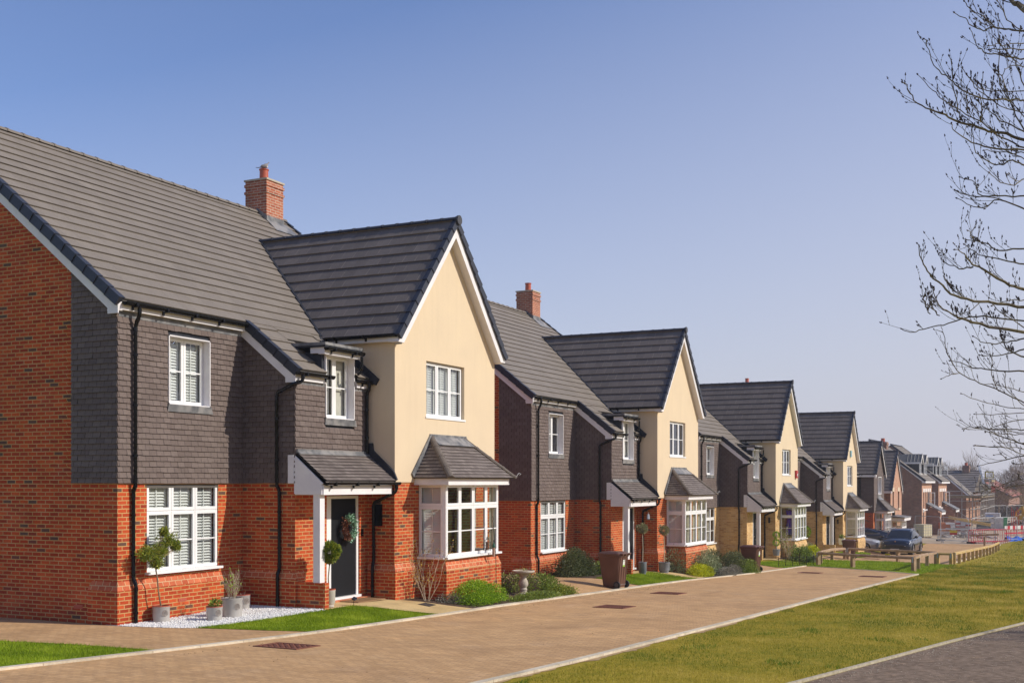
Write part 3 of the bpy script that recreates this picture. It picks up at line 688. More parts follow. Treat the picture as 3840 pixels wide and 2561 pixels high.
    mb.tube([(v0[0]-.02,v0[1]-.04,v0[2]),(v1[0]-.02,v1[1]-.02,v1[2])],.035,5); mb.face([(5.6,-.42,ZR(-.42)+.035),(6.06,-.72,ZR(-.72)+.035),(6.06,-.35,ZR(-.35)+.035),(5.95,-.12,ZR(-.12)+.035)])
    mb.build('valley',LEADD,H)
    # ---- white boards
    mb=MB()
    def bargeX(x,y0,y1,hgt=.20,t=.022,dz=.11):
        z0,z1=ZR(y0)-dz,ZR(y1)-dz; pts=[(x,y0,z0),(x,y1,z1),(x,y1,z1-hgt/CA),(x,y0+.25,ZR(y0+.25)-dz-hgt/CA),(x,y0+.25,z0-.16),(x,y0,z0-.16)]
        mb.extr(pts,(t if x<5 else -t,0,0))
    bargeX(-.12,-.13,5.2); mb.cut(); bargeX(3.37,-1.40,-.02); mb.cut(); bargeX(11.64,-.13,5.2); mb.cut()
    # eave boxes (fascia + soffit)
    mb.box((-.10,-.13,HM+3.09),(3.37,-.02,HM+3.23)); mb.cut(); mb.box((3.40,-1.40,HM+2.05),(4.40,-1.33,HM+2.20)); mb.cut(); mb.box((5.56,-1.40,HM+2.05),(6.04,-1.33,HM+2.20)); mb.cut()
    mb.box((-.098,-.12,HM+3.07),(0,.15,HM+3.10)); 
    # gable barge boards: front face and soffit
    for s in (-1,1):
        mb.cut()
        hb=.30; a=(GX+s*2.60,-2.26,GZ-GS*2.60-.10); 
        pts=[(GX,-2.26,GZ-.12),(GX+s*2.56,-2.26,GZ-GS*2.56-.12),(GX+s*2.56,-2.26,HM+3.04),(GX+s*2.34,-2.26,HM+3.04),(GX+s*2.34,-2.26,GZ-GS*2.34-.12-hb),(GX,-2.26,GZ-.12-hb)]
        mb.extr(pts if s>0 else pts[::-1],(0,.022,0))
        mb.face([(GX,-2.24,GZ-.38),(GX+s*2.4,-2.24,GZ-GS*2.4-.38),(GX+s*2.4,-2.05,GZ-GS*2.4-.38),(GX,-2.05,GZ-.38)])
        mb.box((GX+s*2.34,-2.24,HM+3.045),(GX+s*2.56,-2.0,HM+3.24))
    mb.cut(); mb.box((5.90,-2.24,HM+3.06),(6.05,-.25,HM+3.22)); mb.cut(); mb.box((10.83,-2.24,HM+3.06),(10.98,0,HM+3.22))
    mb.build('fascia',WOODW,H)
    # ---- gutters and pipes
    gutter(H,FR(0,0),-.02,3.42,.20,HM+3.225); gutter(H,FR(0,0),3.36,4.56,1.47,HM+2.205); gutter(H,FR(0,0),5.50,6.055,1.47,HM+2.205)
    gutter(H,LF(0,0),.38,2.22,-5.83,HM+3.2)
    pipe(H,[(.34,-.20,HM+3.2),(.34,-.20,HM+3.02),(.34,-.10,HM+2.86),(.34,-.10,HM-.06),(.34,-.05,HM-.16),(.34,-.05,.82),(.34,-.11,.72),(.34,-.11,-.3)])
    pipe(H,[(3.50,-1.49,HM+2.16),(3.50,-1.49,HM+2.03),(3.33,-1.36,HM+1.96),(3.34,-.96,HM+1.80),(3.34,-.96,HM-.06),(3.42,-.96,HM-.16),(3.42,-.96,.82),(3.36,-.96,.72),(3.36,-.96,-.3)],side=(-1,0,0))
    pipe(H,[(5.94,-1.47,HM+2.16),(5.94,-1.47,HM+2.05),(5.94,-1.41,HM+1.95),(5.94,-1.41,HM+.62)])
    pipe(H,[(6.02,-2.12,HM+.0),(6.02,-2.12,HM-.20),(6.02,-1.52,HM-.46),(6.03,-1.52,.85),(5.98,-1.52,.72),(5.98,-1.52,-.1)],side=(-1,0,0))
    pipe(H,[(5.45,-1.6,HM+2.70),(5.45,-1.6,HM+2.42),(5.58,-1.42,HM+2.34)],r=.03,clips=False)
    # ---- windows
    window(H,FR(0,0),*gw[:2],.915,gw[3],3,top=.31,bars=1,w=-.03,fill=fills.get('low','shutter'),seed=n)
    # upper window with its white box reveal
    def boxrev(u0,u1,v0,v1,yf):
        mb=MB(); T=FR(0,yf)
        for (a,b,c,d) in ((u0,u0+.02,v0,v1),(u1-.02,u1,v0,v1),(u0,u1,v0,v0+.02),(u0,u1,v1-.02,v1)):
            mb.hexa([T(a,-.16,c),T(b,-.16,c),T(b,.055,c),T(a,.055,c),T(a,-.16,d),T(b,-.16,d),T(b,.055,d),T(a,.055,d)])
        return mb.build('window_surround',WOODW,H)
    boxrev(1.25,2.41,HM+1.48,HM+2.79,0); window(H,FR(0,0),1.27,2.39,HM+1.50,HM+2.77,2,bars=1,w=-.13,sill=False,fill=fills.get('up','closed'),seed=n+1)
    boxrev(4.45,5.51,HM+1.34,HM+2.69,-1.32); window(H,FR(0,-1.32),4.47,5.49,HM+1.36,HM+2.67,2,bars=1,w=-.13,sill=False,fill='blind',seed=n+2)
    window(H,FR(0,-2.05),7.42,9.21,HM+1.51,HM+2.77,3,bars=1,w=-.09,fill=fills.get('gable','closed'),seed=n+3,sillw=.06)
    mb=MB()
    for (a,b,y,z) in ((1.2,2.45,-.035,HM+1.48),(4.40,5.56,-1.355,HM+1.34)):
        mb.cut()
        mb.hexa([(a+.02,y-.02,z-.14),(b+.04,y-.02,z-.14),(b+.04,y,z-.14),(a+.02,y,z-.14),(a+.03,y-.035,z),(b-.03,y-.035,z),(b-.03,y,z),(a+.03,y,z)])
    mb.cut(); mb.box((0,-.034,HM+2.98),(3.44,0,HM+3.10)); mb.cut(); mb.box((3.44,-1.352,HM+1.95),(4.43,-1.33,HM+2.07)); mb.cut(); mb.box((5.53,-1.352,HM+1.95),(6.05,-1.33,HM+2.07))
    mb.build('lead_flashing',LEAD,H)
    # ---- dormer
    mb=MB(); mb.box((4.36,-1.33,HM+2.3),(4.45,-.4,HM+2.72)); mb.cut(); mb.box((5.51,-1.33,HM+2.3),(5.60,-.4,HM+2.72))
    mb.build('dormer_cheek',LEADD,H); d=empty('dormer',(0,0,0),parent=H); [setattr(o_,'parent',d) for o_ in mb.made]; mb=MB(); mb.box((4.24,-1.50,HM+2.80),(5.62,-.25,HM+2.885)); mb.build('flat_roof',LEADD,d)
    mb=MB(); mb.box((4.23,-1.515,HM+2.84),(5.63,-1.49,HM+2.90)); mb.box((4.225,-1.5,HM+2.84),(4.24,-.4,HM+2.90)); mb.build('lead_edge',LEAD,d)
    mb=MB(); mb.box((4.28,-1.46,HM+2.66),(5.58,-1.30,HM+2.80)); mb.box((4.28,-1.30,HM+2.68),(4.40,-1.1,HM+2.80)); mb.build('fascia',WOODW,d)
    gutter(d,FR(0,0),4.26,5.60,1.525,HM+2.79)
    mb=MB(); mb.extr([(5.99,-1.50,ZR(-1.50)+.0),(5.99,-.45,ZR(-.45)),(5.99,-.45,ZR(-.45)+.2),(5.99,-1.50,ZR(-1.5)+.2),(5.99,-1.66,ZR(-1.66)+.19),(5.99,-1.58,ZR(-1.58)+.0)],(.068,0,0)); mb.build('abutment_flashing',LEADD,H)
    # ---- porch
    P=empty('porch',(0,0,0),parent=H)
    mb=MB(); A=math.atan(.60/.76); 
    PP=lambda u,v,h:(u,-2.10+v*math.cos(A)-h*math.sin(A),HM+.03+v*math.sin(A)+h*math.cos(A))
    roofrows(mb,PP,[(3.44,0),(6.05,0),(6.05,.93),(3.44,.93)],.104,.172,th=.018,seed=9); mb.face([(3.44,-2.1,HM+.0),(6.05,-2.1,HM+.0),(6.05,-1.33,HM+.6),(3.44,-1.33,HM+.6)]); r=mb.build('porch_roof',PORCHT,P)
    mb=MB(); mb.box((3.45,-1.40,HM+.585),(6.0,-1.352,HM+.67)); mb.hexa([(3.44,-1.45,HM+.555),(6.0,-1.45,HM+.555),(6.0,-1.36,HM+.6),(3.44,-1.36,HM+.6),(3.44,-1.45,HM+.585),(6.0,-1.45,HM+.585),(6.0,-1.36,HM+.655),(3.44,-1.36,HM+.655)]); mb.build('lead_flashing',LEAD,r)
    mb=MB(); mb.extr([(6.0,-2.14,HM+.05),(6.0,-2.02,HM+.05),(6.0,-1.33,HM+.62),(6.0,-1.33,HM+.86),(6.0,-1.50,HM+.86),(6.0,-1.52,HM+.70),(6.0,-2.05,HM+.24)],(.055,0,0)); mb.build('abutment_flashing',LEADD,r)
    mb=MB(); mb.extr([(3.42,-2.03,HM-.02),(3.42,-1.33,HM+.55),(3.42,-1.33,HM-.23),(3.42,-2.0,HM-.25),(3.42,-2.0,HM-.05)],(.03,0,0)); mb.box((3.40,-1.33,HM-.02),(3.43,-1.19,HM+.55)); mb.build('cheek_board',WOODW,P)
    mb=MB(); mb.box((3.45,-2.03,HM-.25),(5.98,-2.0,HM-.05)); mb.box((3.45,-2.0,HM-.25),(6.0,-1.33,HM-.23)); mb.build('fascia',WOODW,P)
    gutter(P,FR(0,0),3.44,6.12,2.11,HM-.005)
    mb=MB(); mb.box((3.46,-1.93,.58),(3.62,-1.77,HM-.25)); mb.build('post',WOODW,P)
    mb=MB(); mb.box((3.46,-2.05,low),(3.60,-1.33,.56)); 
    for k in range(10): mb.box((3.455,-2.055+.073*k,.485),(3.605,-2.055+.073*k+.066,.578))
    mb.build('dwarf_wall',brk,P)
    # ---- door
    D=MB(); T=FR(0,-1.32)
    def bx(mb,a,b,c,d,e,f): mb.hexa([T(a,e,c),T(b,e,c),T(b,f,c),T(a,f,c),T(a,e,d),T(b,e,d),T(b,f,d),T(a,f,d)])
    bx(D,4.56,4.75,.14,HM-.29,-.1,-.03); bx(D,5.70,5.77,.14,HM-.29,-.1,-.03); bx(D,4.75,5.70,HM-.35,HM-.29,-.1,-.03); bx(D,4.56,5.79,.09,.14,-.1,.05)
    if n: bx(D,4.60,4.62,.14,HM-.29,-.1,-.01)
    do=D.build('front_door',PVC,H); mb=MB(); bx(mb,4.75,5.70,.145,HM-.35,-.09,-.055)
    for (c,d) in ((.25,.95),(1.1,2.05)):
        for (a,b) in ((4.86,5.18),(5.27,5.59)):
            if n==0: continue
    lf=mb.build('door_leaf',DOORB,do); mb=MB(); bx(mb,4.79,4.815,1.02,1.28,-.055,-.04); bx(mb,4.80,4.82,1.12,1.14,-.055,-.01); bx(mb,4.80,4.93,1.115,1.14,-.02,-.005)
    mb.build('door_handle',METAL,do)
    if n: mb=MB(); bx(mb,5.15,5.3,.95,.99,-.055,-.035); mb.build('letter_plate',METAL,do); mb=MB(); bx(mb,5.2,5.25,1.5,1.74,-.055,-.04); bx(mb,5.18,5.27,1.74,1.95,-.055,-.035); mb.build('door_knocker',METAL,do)
    mb=MB(); bx(mb,5.83,5.90,1.40,1.56,0,.025); b1=mb.build('doorbell',BLACK,H); mb=MB(); mb.tube([T(5.865,.024,1.44),T(5.865,.03,1.44)],.016,10); mb.build('bell_button',METAL,b1)
    # ---- bay window
    bay(H,brk,n,low,fills)
    # ---- chimney
    mb=MB(); X0,X1,Y0,Y1=10.40,11.15,4.86,5.60; zb=ZR(4.8)-.4; zt=HM+8.42
    mb.box((X0,Y0,zb),(X1,Y1,zt))
    for z in (zt-.36,zt-.16): mb.box((X0-.025,Y0-.025,z),(X1+.025,Y1+.025,z+.07))
    ch=mb.build('chimney',CHB if brk is BR_RED else brk,H)
    mb=MB(); mb.box((X0-.03,Y0-.03,zt),(X1+.03,Y1+.03,zt+.05)); mb.build('capping',CAPST,ch)
    mb=MB(); mb.lathe([(.125,zt+.05),(.12,zt+.36),(.135,zt+.37),(.14,zt+.40),(.11,zt+.40),(.10,zt+.1)],((X0+X1)/2-.02,(Y0+Y1)/2,0),20); mb.build('chimney_pot',TERRA,ch,smooth=True)
    mb=MB(); z=ZR(Y0); mb.box((X0-.01,Y0-.02,z-.1),(X1+.01,Y0,z+.17)); mb.face([(X0-.12,Y0-.45,ZR(Y0-.45)+.04),(X1+.15,Y0-.45,ZR(Y0-.45)+.04),(X1+.12,Y0-.01,ZR(Y0)+.05),(X0-.02,Y0-.01,ZR(Y0)+.05)])
    mb.extr([(X0-.015,Y0-.02,ZR(Y0)+.0),(X0-.015,5.2,ZR(5.2)+.02),(X0-.015,5.2,ZR(5.2)+.14),(X0-.015,Y0-.02,ZR(Y0)+.15)],(.012,0,0)); mb.build('flashing',LEAD,ch)
    if lamp=='box':
        mb=MB(); mb.box((6.03,-1.72,1.62),(6.075,-1.52,2.10)); l=mb.build('letter_box',BLACK,H)
    if lamp=='lantern':
        mb=MB(); mb.tube([(6.07,-1.75,2.08),(5.93,-1.75,2.08),(5.93,-1.75,2.02)],.012,6); mb.tube([(5.93,-1.75,2.02),(5.93,-1.75,1.85)],[.05,.065],8); mb.build('wall_lamp',METAL,H)
    if lamp=='tube': mb=MB(); mb.box((5.98,-1.78,1.75),(6.06,-1.70,2.02)); mb.build('wall_lamp',BLACK,H)
    return H
HIPM=mottled('hip_tile',(.115,.095,.08),(.15,.125,.105),5)
CHB=brick('chimney_brick',[(0,(.30,.075,.04)),(.5,(.40,.11,.055)),(1,(.48,.16,.085))],(.46,.33,.24),eff=.08)
def bay(H,brk,n,low,fills,bx0=7.12,bx1=9.70,yw=-2.03,yf=-2.72,z0=.90,name='bay_window',roof=True,sidefill='closed',frontfill='curtainL',cols=4,gcol=None):
    B=empty(name,(0,0,0),parent=H); cx=(bx0+bx1)/2
    mb=MB()
    p=.0
    def bw(T,a,b,ea,eb):
        q=.06; mb.face([T(a,0,.79),T(b,0,.79),T(b,0,z0-.06),T(a,0,z0-.06)],0)
        mb.face([T(a-ea*q,q,low),T(b+eb*q,q,low),T(b+eb*q,q,.61),T(a-ea*q,q,.61)],0)
        mb.face([T(a-ea*q,q,.61),T(b+eb*q,q,.61),T(b,0,.79),T(a,0,.79)],1)
    bw(FR(0,yf),bx0,bx1,1,1); bw(LF(bx0,0),-yw,-yf,0,1)
    TR=frameT((bx1,0,0),(0,1),(1,0)); bw(TR,yf,yw,1,0)
    mb.build('base_wall',[brk,SPLAY if brk is BR_RED else brk],B)
    window(B,FR(0,yf),bx0,bx1,z0,HM-.05,cols,top=.30,bars=1,w=0,fill=fills.get('bayf',frontfill),name='front_window',seed=n+7,sillw=.04)
    window(B,LF(bx0,0),-yw,-yf-.05,z0,HM-.05,1,top=.30,bars=1,w=0,fill=fills.get('bays',sidefill),name='side_window',seed=n+8,sillw=.04)
    window(B,frameT((bx1,0,0),(0,1),(1,0)),yf+.05,yw,z0,HM-.05,1,top=.30,bars=1,w=0,fill='none',name='side_window',seed=n+9,sillw=.04)
    mb=MB()
    for x in (bx0,bx1-.10): mb.cut(); mb.box((x+(-.005 if x==bx0 else .005),yf-.006,z0),(x+.10+(-.005 if x==bx0 else .005),yf+.1,HM-.05))
    mb.build('corner_post',PVC,B)
    if not roof: return B
    mb=MB(); mb.box((bx0-.22,yf-.20,HM-.06),(bx1+.22,yf-.17,HM+.10)); mb.box((bx0-.22,yf-.17,HM-.06),(bx0-.19,yw,HM+.10)); mb.box((bx1+.19,yf-.17,HM-.06),(bx1+.22,yw,HM+.10)); mb.box((bx0-.19,yf-.17,HM-.055),(bx1+.19,yw,HM-.04)); mb.build('fascia',WOODW,B)
    # hipped roof
    e=.31; zb=HM+.10; zt=HM+1.02; F0=Vector((bx0-e,yf-e,zb));F1=Vector((bx1+e,yf-e,zb)); W0=Vector((bx0-e,yw,zb));W1=Vector((bx1+e,yw,zb)); T0=Vector((cx-.78,yw-.03,zt));T1=Vector((cx+.78,yw-.03,zt))
    mb=MB()
    def slope(a,b,c,d):   # a,b eave; c,d top (may coincide)
        u=(b-a).normalized(); n_=(b-a).cross(d-a).normalized()
        if n_.z<0: n_=-n_
        v=n_.cross(u); 
        if v.z<0: v=-v
        pl=[((p-a).dot(u),(p-a).dot(v)) for p in ([a,b,c,d] if (c-d).length>1e-4 else [a,b,c])]
        roofrows(mb,lambda x,y,h:tuple(a+u*x+v*y+n_*h),pl,.104,.172,th=.018)
    slope(F0,F1,T1,T0); slope(W0,F0,T0,T0); slope(F1,W1,T1,T1)
    mb.face([F0,F1,W1,W0]); r=mb.build('bay_roof',PORCHT,B)
    mb=MB()
    for a,b in ((F0,T0),(F1,T1)):
        mb.cut(); ridge_units(mb,a+Vector((0,0,.0)),b,r=.062,step=.36,n=6)
    mb.build('hip_tiles',HIPM,r)
    mb=MB()
    for a,b in ((F0,T0),(F1,T1)):
        mb.cut(); d=(b-a); sd=d.cross(Vector((0,0,1))).normalized()
        for s in (-1,1): mb.tube([a+sd*s*.064+Vector((0,0,.004)),b+sd*s*.064+Vector((0,0,.004))],.009,4)
    mb.build('mortar_bed',FLASHM,r)
    mb=MB(); mb.box((cx-.86,yw-.045,zt-.05),(cx+.86,yw-.02,zt+.09)); mb.face([tuple(T0+Vector((-.02,-.05,.03))),tuple(T1+Vector((.02,-.05,.03))),(cx+.86,yw-.28,zt-.16),(cx-.86,yw-.28,zt-.16)])
    for s,t in ((-1,W0),(1,W1)):
        mb.cut(); mb.extr([(cx+s*.84,yw-.03,zt+.09),(cx+s*.76,yw-.03,zt-.06),(t.x+s*.0,yw-.03,zb-.0),(t.x+s*.07,yw-.03,zb+.10)],(0,-.03,0))
    mb.build('lead_flashing',LEAD,r)
    mb=MB(); p=F1; mb.tube([p+Vector((-.02,0,.02)),p+Vector((.04,-.03,.05)),p+Vector((.07,-.05,.10)),p+Vector((.11,-.07,.13)),p+Vector((.14,-.09,.10)),p+Vector((.11,-.07,.08))],.010,5); mb.build('hip_iron',GALV,r)
    return B
# ---------- the row of four alike houses ----------
main_house(0,0,'nearest cream and brown tiled gabled house, red brick base, dove on its chimney',BR_RED,0,lamp='box')
main_house(17.3,-.56,'second gabled house from the front, red brick base, brown wheelie bin on its drive',BR_RED,1,lamp='lantern',fills={'up':'curtain','gable':'none','bayf':'curtain'})
main_house(34.6,-1.14,'third gabled house, buff brick base, red alarm box beside its gable window',BR_BUFF,2,lamp='tube',fills={'up':'curtain','gable':'none','bayf':'curtain','low':'curtain','bays':'none'})
main_house(51.93,-1.74,'fourth gabled house, buff brick base, pale blue alarm box high on its gable',BR_BUFF,3,lamp='tube',fills={'up':'curtain','gable':'none','bayf':'curtain','low':'curtain','bays':'blind'})
# ---------- foliage ----------
NR=np.random.default_rng(7)
def leaves(name,pts,nrm,size,m,parent=None,aspect=.5,up=.3,fold=.25,seed=0,sp=1.15):
    """one bent two-triangle leaf (a kite) at each point"""
    r=np.random.default_rng(seed); n=len(pts); pts=np.asarray(pts,float)
    d=np.asarray(nrm,float)+r.normal(0,sp,(n,3)); d[:,2]+=up; d/=np.linalg.norm(d,axis=1)[:,None]+1e-9
    a=r.normal(0,1,(n,3)); s=np.cross(d,a); s/=np.linalg.norm(s,axis=1)[:,None]+1e-9; t=np.cross(d,s)
    sz=(size*(.6+.8*r.random(n)))[:,None]
    p0=pts; p1=pts+d*sz*.5+s*sz*aspect*.5+t*sz*fold*.3; p2=pts+d*sz; p3=pts+d*sz*.5-s*sz*aspect*.5+t*sz*fold*.3
    v=np.stack([p0,p1,p2,p3],1).reshape(-1,3)
    return npmesh(name,v,n,m,parent,k=4)
def lump_pts(n,c,rad,seed,fill=.35,lumps=9,lr=.45,flat=0):
    r=np.random.default_rng(seed); d=r.normal(0,1,(n,3)); d/=np.linalg.norm(d,axis=1)[:,None]
    k=r.normal(0,1,(lumps,3)); k/=np.linalg.norm(k,axis=1)[:,None]; k[:,2]=np.abs(k[:,2])*.8
    dot=d@k.T; bmp=np.max(np.exp(-(1-dot)*7),axis=1); rr=(1-lr)+lr*bmp
    q=1-fill*r.random(n)**1.6
    p=d*(rr*q)[:,None]*np.array(rad)+np.array(c)
    if flat: 
        keep=p[:,2]>c[2]-rad[2]*flat; p=p[keep]; d=d[keep]
    return p,d
def stems(name,base,tips,m,parent=None,r0=.006,r1=.002,sag=.0,seed=0,n=3):
    rr=random.Random(seed); mb=MB()
    for t in tips:
        b=Vector(base)+Vector((rr.uniform(-.02,.02),rr.uniform(-.02,.02),0)); t=Vector(t); mid=(b+t)/2+Vector((rr.uniform(-.04,.04),rr.uniform(-.04,.04),rr.uniform(0,.06)))*(t-b).length
        mb.tube([b,mid,t],[r0,(r0+r1)/2,r1],n,caps=False)
    return mb.build(name,m,parent)
WOODM=mottled('twig_bark',(.16,.11,.07),(.28,.2,.13),30)
PALEST=mottled('pale_stem',(.42,.33,.22),(.6,.5,.36),30)
LF_BAY=leafmat('bay_leaves',[(0,(0.095,0.152,0.015)),(.5,(0.209,0.266,0.023)),(1,(0.418,0.418,0.057))])
LF_LIME=leafmat('lime_leaves',[(0,(0.114,0.228,0.009)),(.5,(0.247,0.418,0.015)),(1,(0.456,0.646,0.038))])
LF_DARK=leafmat('dark_leaves',[(0,(0.043,0.060,0.020)),(.5,(0.085,0.111,0.034)),(1,(0.204,0.221,0.085))])
LF_SAGE=leafmat('sage_leaves',[(0,(0.153,0.187,0.093)),(1,(0.408,0.459,0.255))])
LF_GOLD=leafmat('gold_leaves',[(0,(0.270,0.330,0.007)),(1,(0.750,0.750,0.015))])
LF_PURP=leafmat('purple_green_leaves',[(0,(0.180,0.090,0.090)),(.45,(0.162,0.144,0.090)),(.5,(0.180,0.234,0.036)),(1,(0.360,0.432,0.090))])
LF_GREY=leafmat('lavender_leaves',[(0,(0.176,0.160,0.136)),(1,(0.384,0.368,0.288))])
LF_OLIVE=leafmat('olive_leaves',[(0,(0.144,0.153,0.072)),(1,(0.432,0.414,0.234))])
LF_YEL=leafmat('yellow_buds',[(0,(0.350,0.200,0.010)),(1,(0.600,0.420,0.030))])
LF_TEAL=leafmat('artificial_leaves',[(0,(0.100,0.220,0.100)),(.5,(0.220,0.420,0.280)),(1,(0.450,0.620,0.500))],trans=0)
LF_BRN=leafmat('dry_leaves',[(0,(0.080,0.025,0.012)),(1,(0.250,0.090,0.045))],trans=0)
LF_GR2=leafmat('mid_leaves',[(0,(0.110,0.154,0.022)),(1,(0.308,0.396,0.066))])
def bush(name,label,c,rad,n,size,m,seed,cat='shrub',group=None,stem=12,aspect=.5,fill=.45,up=.3,lr=.34,lumps=12,flat=.95,stemm=None):
    b=empty(name,c); tag(b,label,cat,group); rad=tuple(1.16*q for q in rad); n=int(n*1.5); size*=.85
    q_=random.Random(seed*7); PP=[];DD=[]
    for k_ in range(5):
        f_=1.0 if k_==0 else q_.uniform(.5,.72); o_=(0,0,0) if k_==0 else (q_.uniform(-.55,.55)*rad[0],q_.uniform(-.45,.45)*rad[1],0); f2=.86 if k_==0 else f_*q_.uniform(1.0,1.5)
        a_,b_=lump_pts(int(n*(.42 if k_==0 else .145)),o_,(rad[0]*(.92 if k_==0 else f_),rad[1]*(.92 if k_==0 else f_),rad[2]*f2*.98),seed+k_*13,fill,lumps,lr); PP.append(a_);DD.append(b_)
    p=np.vstack(PP); d=np.vstack(DD)
    neg=p[:,2]<0; p[:,2]=np.abs(p[:,2]); d[:,2]=np.abs(d[:,2]); p[neg,2]*=.45
    r_=np.random.default_rng(seed); k_=r_.random(len(p))<.16; p[k_]*=1+r_.random((k_.sum(),1))*.16
    leaves('leaves',p,d,size,m,b,max(aspect,.36),up*.8,seed=seed)
    r=random.Random(seed); tips=[tuple(p[r.randrange(len(p))]*np.array([.85,.85,.9])) for _ in range(stem)]
    stems('stem',(0,0,0),tips,stemm or WOODM,b,.010,.004,seed=seed)
    return b
# bushes of the nearest garden
g=lambda x,y,dz=0:(x,y,G(x,y)+dz)
bush('green_bush','bright green rounded bush in front of the nearest bay window',g(8.05,-2.95),(1.0,.55,.66),15000,.042,LF_LIME,11,aspect=.42,lr=.3,lumps=22,fill=.28)
bush('purple_bush','purple and green leafy shrub left of and behind the stone sundial',g(10.55,-2.35),(.40,.40,.62),2600,.055,LF_PURP,12,aspect=.45)
bush('purple_bush','purple and green leafy shrub right of the stone sundial',g(11.35,-2.55),(.55,.48,.78),3600,.06,LF_PURP,13,aspect=.4)
bush('leafy_shrub','light green willowy shrub at the right end of the nearest flower bed',g(12.3,-2.75),(.6,.45,.62),2600,.075,LF_GR2,14,aspect=.25)
bush('low_shrub','low dark green spreading plant along the kerb below the sundial',g(10.35,-3.35),(1.5,.26,.24),6500,.05,LF_GR2,15,aspect=.3,lumps=16,stem=20)
bush('low_shrub','low olive green spreading plant at the kerb corner by the second drive',g(12.35,-3.25),(.75,.3,.34),3200,.05,LF_BAY,16,aspect=.3,lumps=14,stem=12)
bush('lavender_bush','grey lavender clump left of the bright green bush',g(7.3,-2.75),(.42,.3,.30),2400,.05,LF_GREY,17,aspect=.2,up=.9)
def twiggy(name,label,c,h,sp,n,seed,m,lm,nl,ls=.03,group=None,r0=.008):
    t=empty(name,c); tag(t,label,'shrub',group); r=random.Random(seed); mb=MB(); pts=[]
    def br(p,d,l,rad,dep):
        P=[p]; q=Vector(p); dd=Vector(d)
        for i in range(4):
            dd=(dd+Vector((r.uniform(-.2,.2),r.uniform(-.2,.2),r.uniform(-.02,.16)))).normalized(); q=q+dd*(l/4); P.append(q.copy())
            pts.append(tuple(q))
            if dep>0 and r.random()<.75: br(q,(dd+Vector((r.uniform(-.7,.7),r.uniform(-.7,.7),r.uniform(-.1,.4)))).normalized(),l*.5,rad*.6,dep-1)
        mb.tube(P,[rad*(1-.18*i) for i in range(5)],4,caps=False)
    for i in range(n):
        a=r.uniform(0,6.28); k=r.uniform(.1,1)*sp; br((math.cos(a)*.05,math.sin(a)*.05,0),Vector((math.cos(a)*k,math.sin(a)*k,1)).normalized(),h*r.uniform(.7,1.05),r0,2)
    mb.build('stem',m,t)
    if nl:
        q=np.array(pts); q=q[q[:,2]>h*.2]; idx=np.random.default_rng(seed).integers(0,len(q),nl); q=q[idx]+np.random.default_rng(seed+1).normal(0,.02,(nl,3))
        leaves('leaves',q,np.tile([0,0,.4],(nl,1)),ls,lm,t,.5,.3,seed=seed)
    return t
twiggy('bare_shrub','bare twiggy shrub with yellow buds below the left edge of the nearest bay window',g(6.75,-2.45),1.0,.62,9,21,PALEST,LF_YEL,420,.034)
# second garden
bush('dark_bush','large dark green bush under the ground floor window of the second house',g(18.5,-.95),(1.4,.62,1.3),15000,.055,LF_DARK,31,lumps=14,lr=.4,stem=30)
bush('dark_bush','lower green bush between the large dark bush and the brown bin',g(20.35,-1.35),(.85,.5,.72),6000,.055,LF_GR2,32,lumps=12)
bush('sage_bush','tall grey green sage bush beside the second porch',g(24.6,-2.35),(.85,.5,1.35),7000,.075,LF_SAGE,33,aspect=.38,up=.7,lumps=14)
bush('sage_bush','grey green sage bush in front of the second bay window',g(26.0,-3.0),(.95,.5,1.2),6000,.075,LF_SAGE,34,aspect=.38,up=.7,lumps=14)
bush('golden_bush','low bright yellow green bush at the front of the second garden',g(24.75,-3.2),(1.1,.40,.50),8000,.05,LF_GOLD,35,lumps=18,lr=.3,fill=.25)
bush('dark_bush','dark green shrub at the right end of the second bay window',g(27.3,-2.9),(.85,.5,1.15),5000,.06,LF_DARK,36)
bush('rosemary_bush','dense rosemary bush left of the brown bin by the third drive',g(28.35,-3.35),(1.2,.55,1.1),8000,.07,LF_DARK,37,aspect=.2,up=.5)
bush('rosemary_bush','rosemary bush trailing over the kerb in front of the brown bin by the third drive',g(28.75,-3.85),(.95,.4,.75),6000,.06,LF_GR2,38,aspect=.25,up=.5)
bush('lavender_bush','grey lavender clump at the kerb of the second garden',g(26.3,-3.72),(.7,.3,.42),3500,.06,LF_GREY,39,aspect=.2,up=.9)
bush('lavender_bush','brown grey lavender clump between the golden bush and the rosemary',g(27.3,-3.7),(.6,.32,.5),3500,.06,LF_GREY,40,aspect=.2,up=.9)
# third and fourth gardens
bush('rose_bush','leafy rose bush under the third bay window',g(41.3,-3.15),(1.1,.5,1.25),5200,.09,LF_GR2,41,lumps=12,lr=.5)
twiggy('rose_bush','bare pale rose stems beside the third porch',g(40.6,-2.75),1.3,.6,8,42,PALEST,LF_GR2,260,.07,r0=.014)
bush('rose_bush','yellowish shrub right of the third bay window',g(45.3,-2.7),(1.0,.5,1.15),3600,.09,LF_GOLD,43,lumps=12,lr=.5)
bush('lavender_bush','grey clump in front of the leafy rose bush',g(42.2,-3.4),(.7,.3,.5),2600,.07,LF_GREY,44,aspect=.2)
bush('leafy_shrub','brown leafed shrub beside the drive of the fourth house',g(47.2,-2.1),(.7,.4,1.0),2600,.09,LF_OLIVE,45)
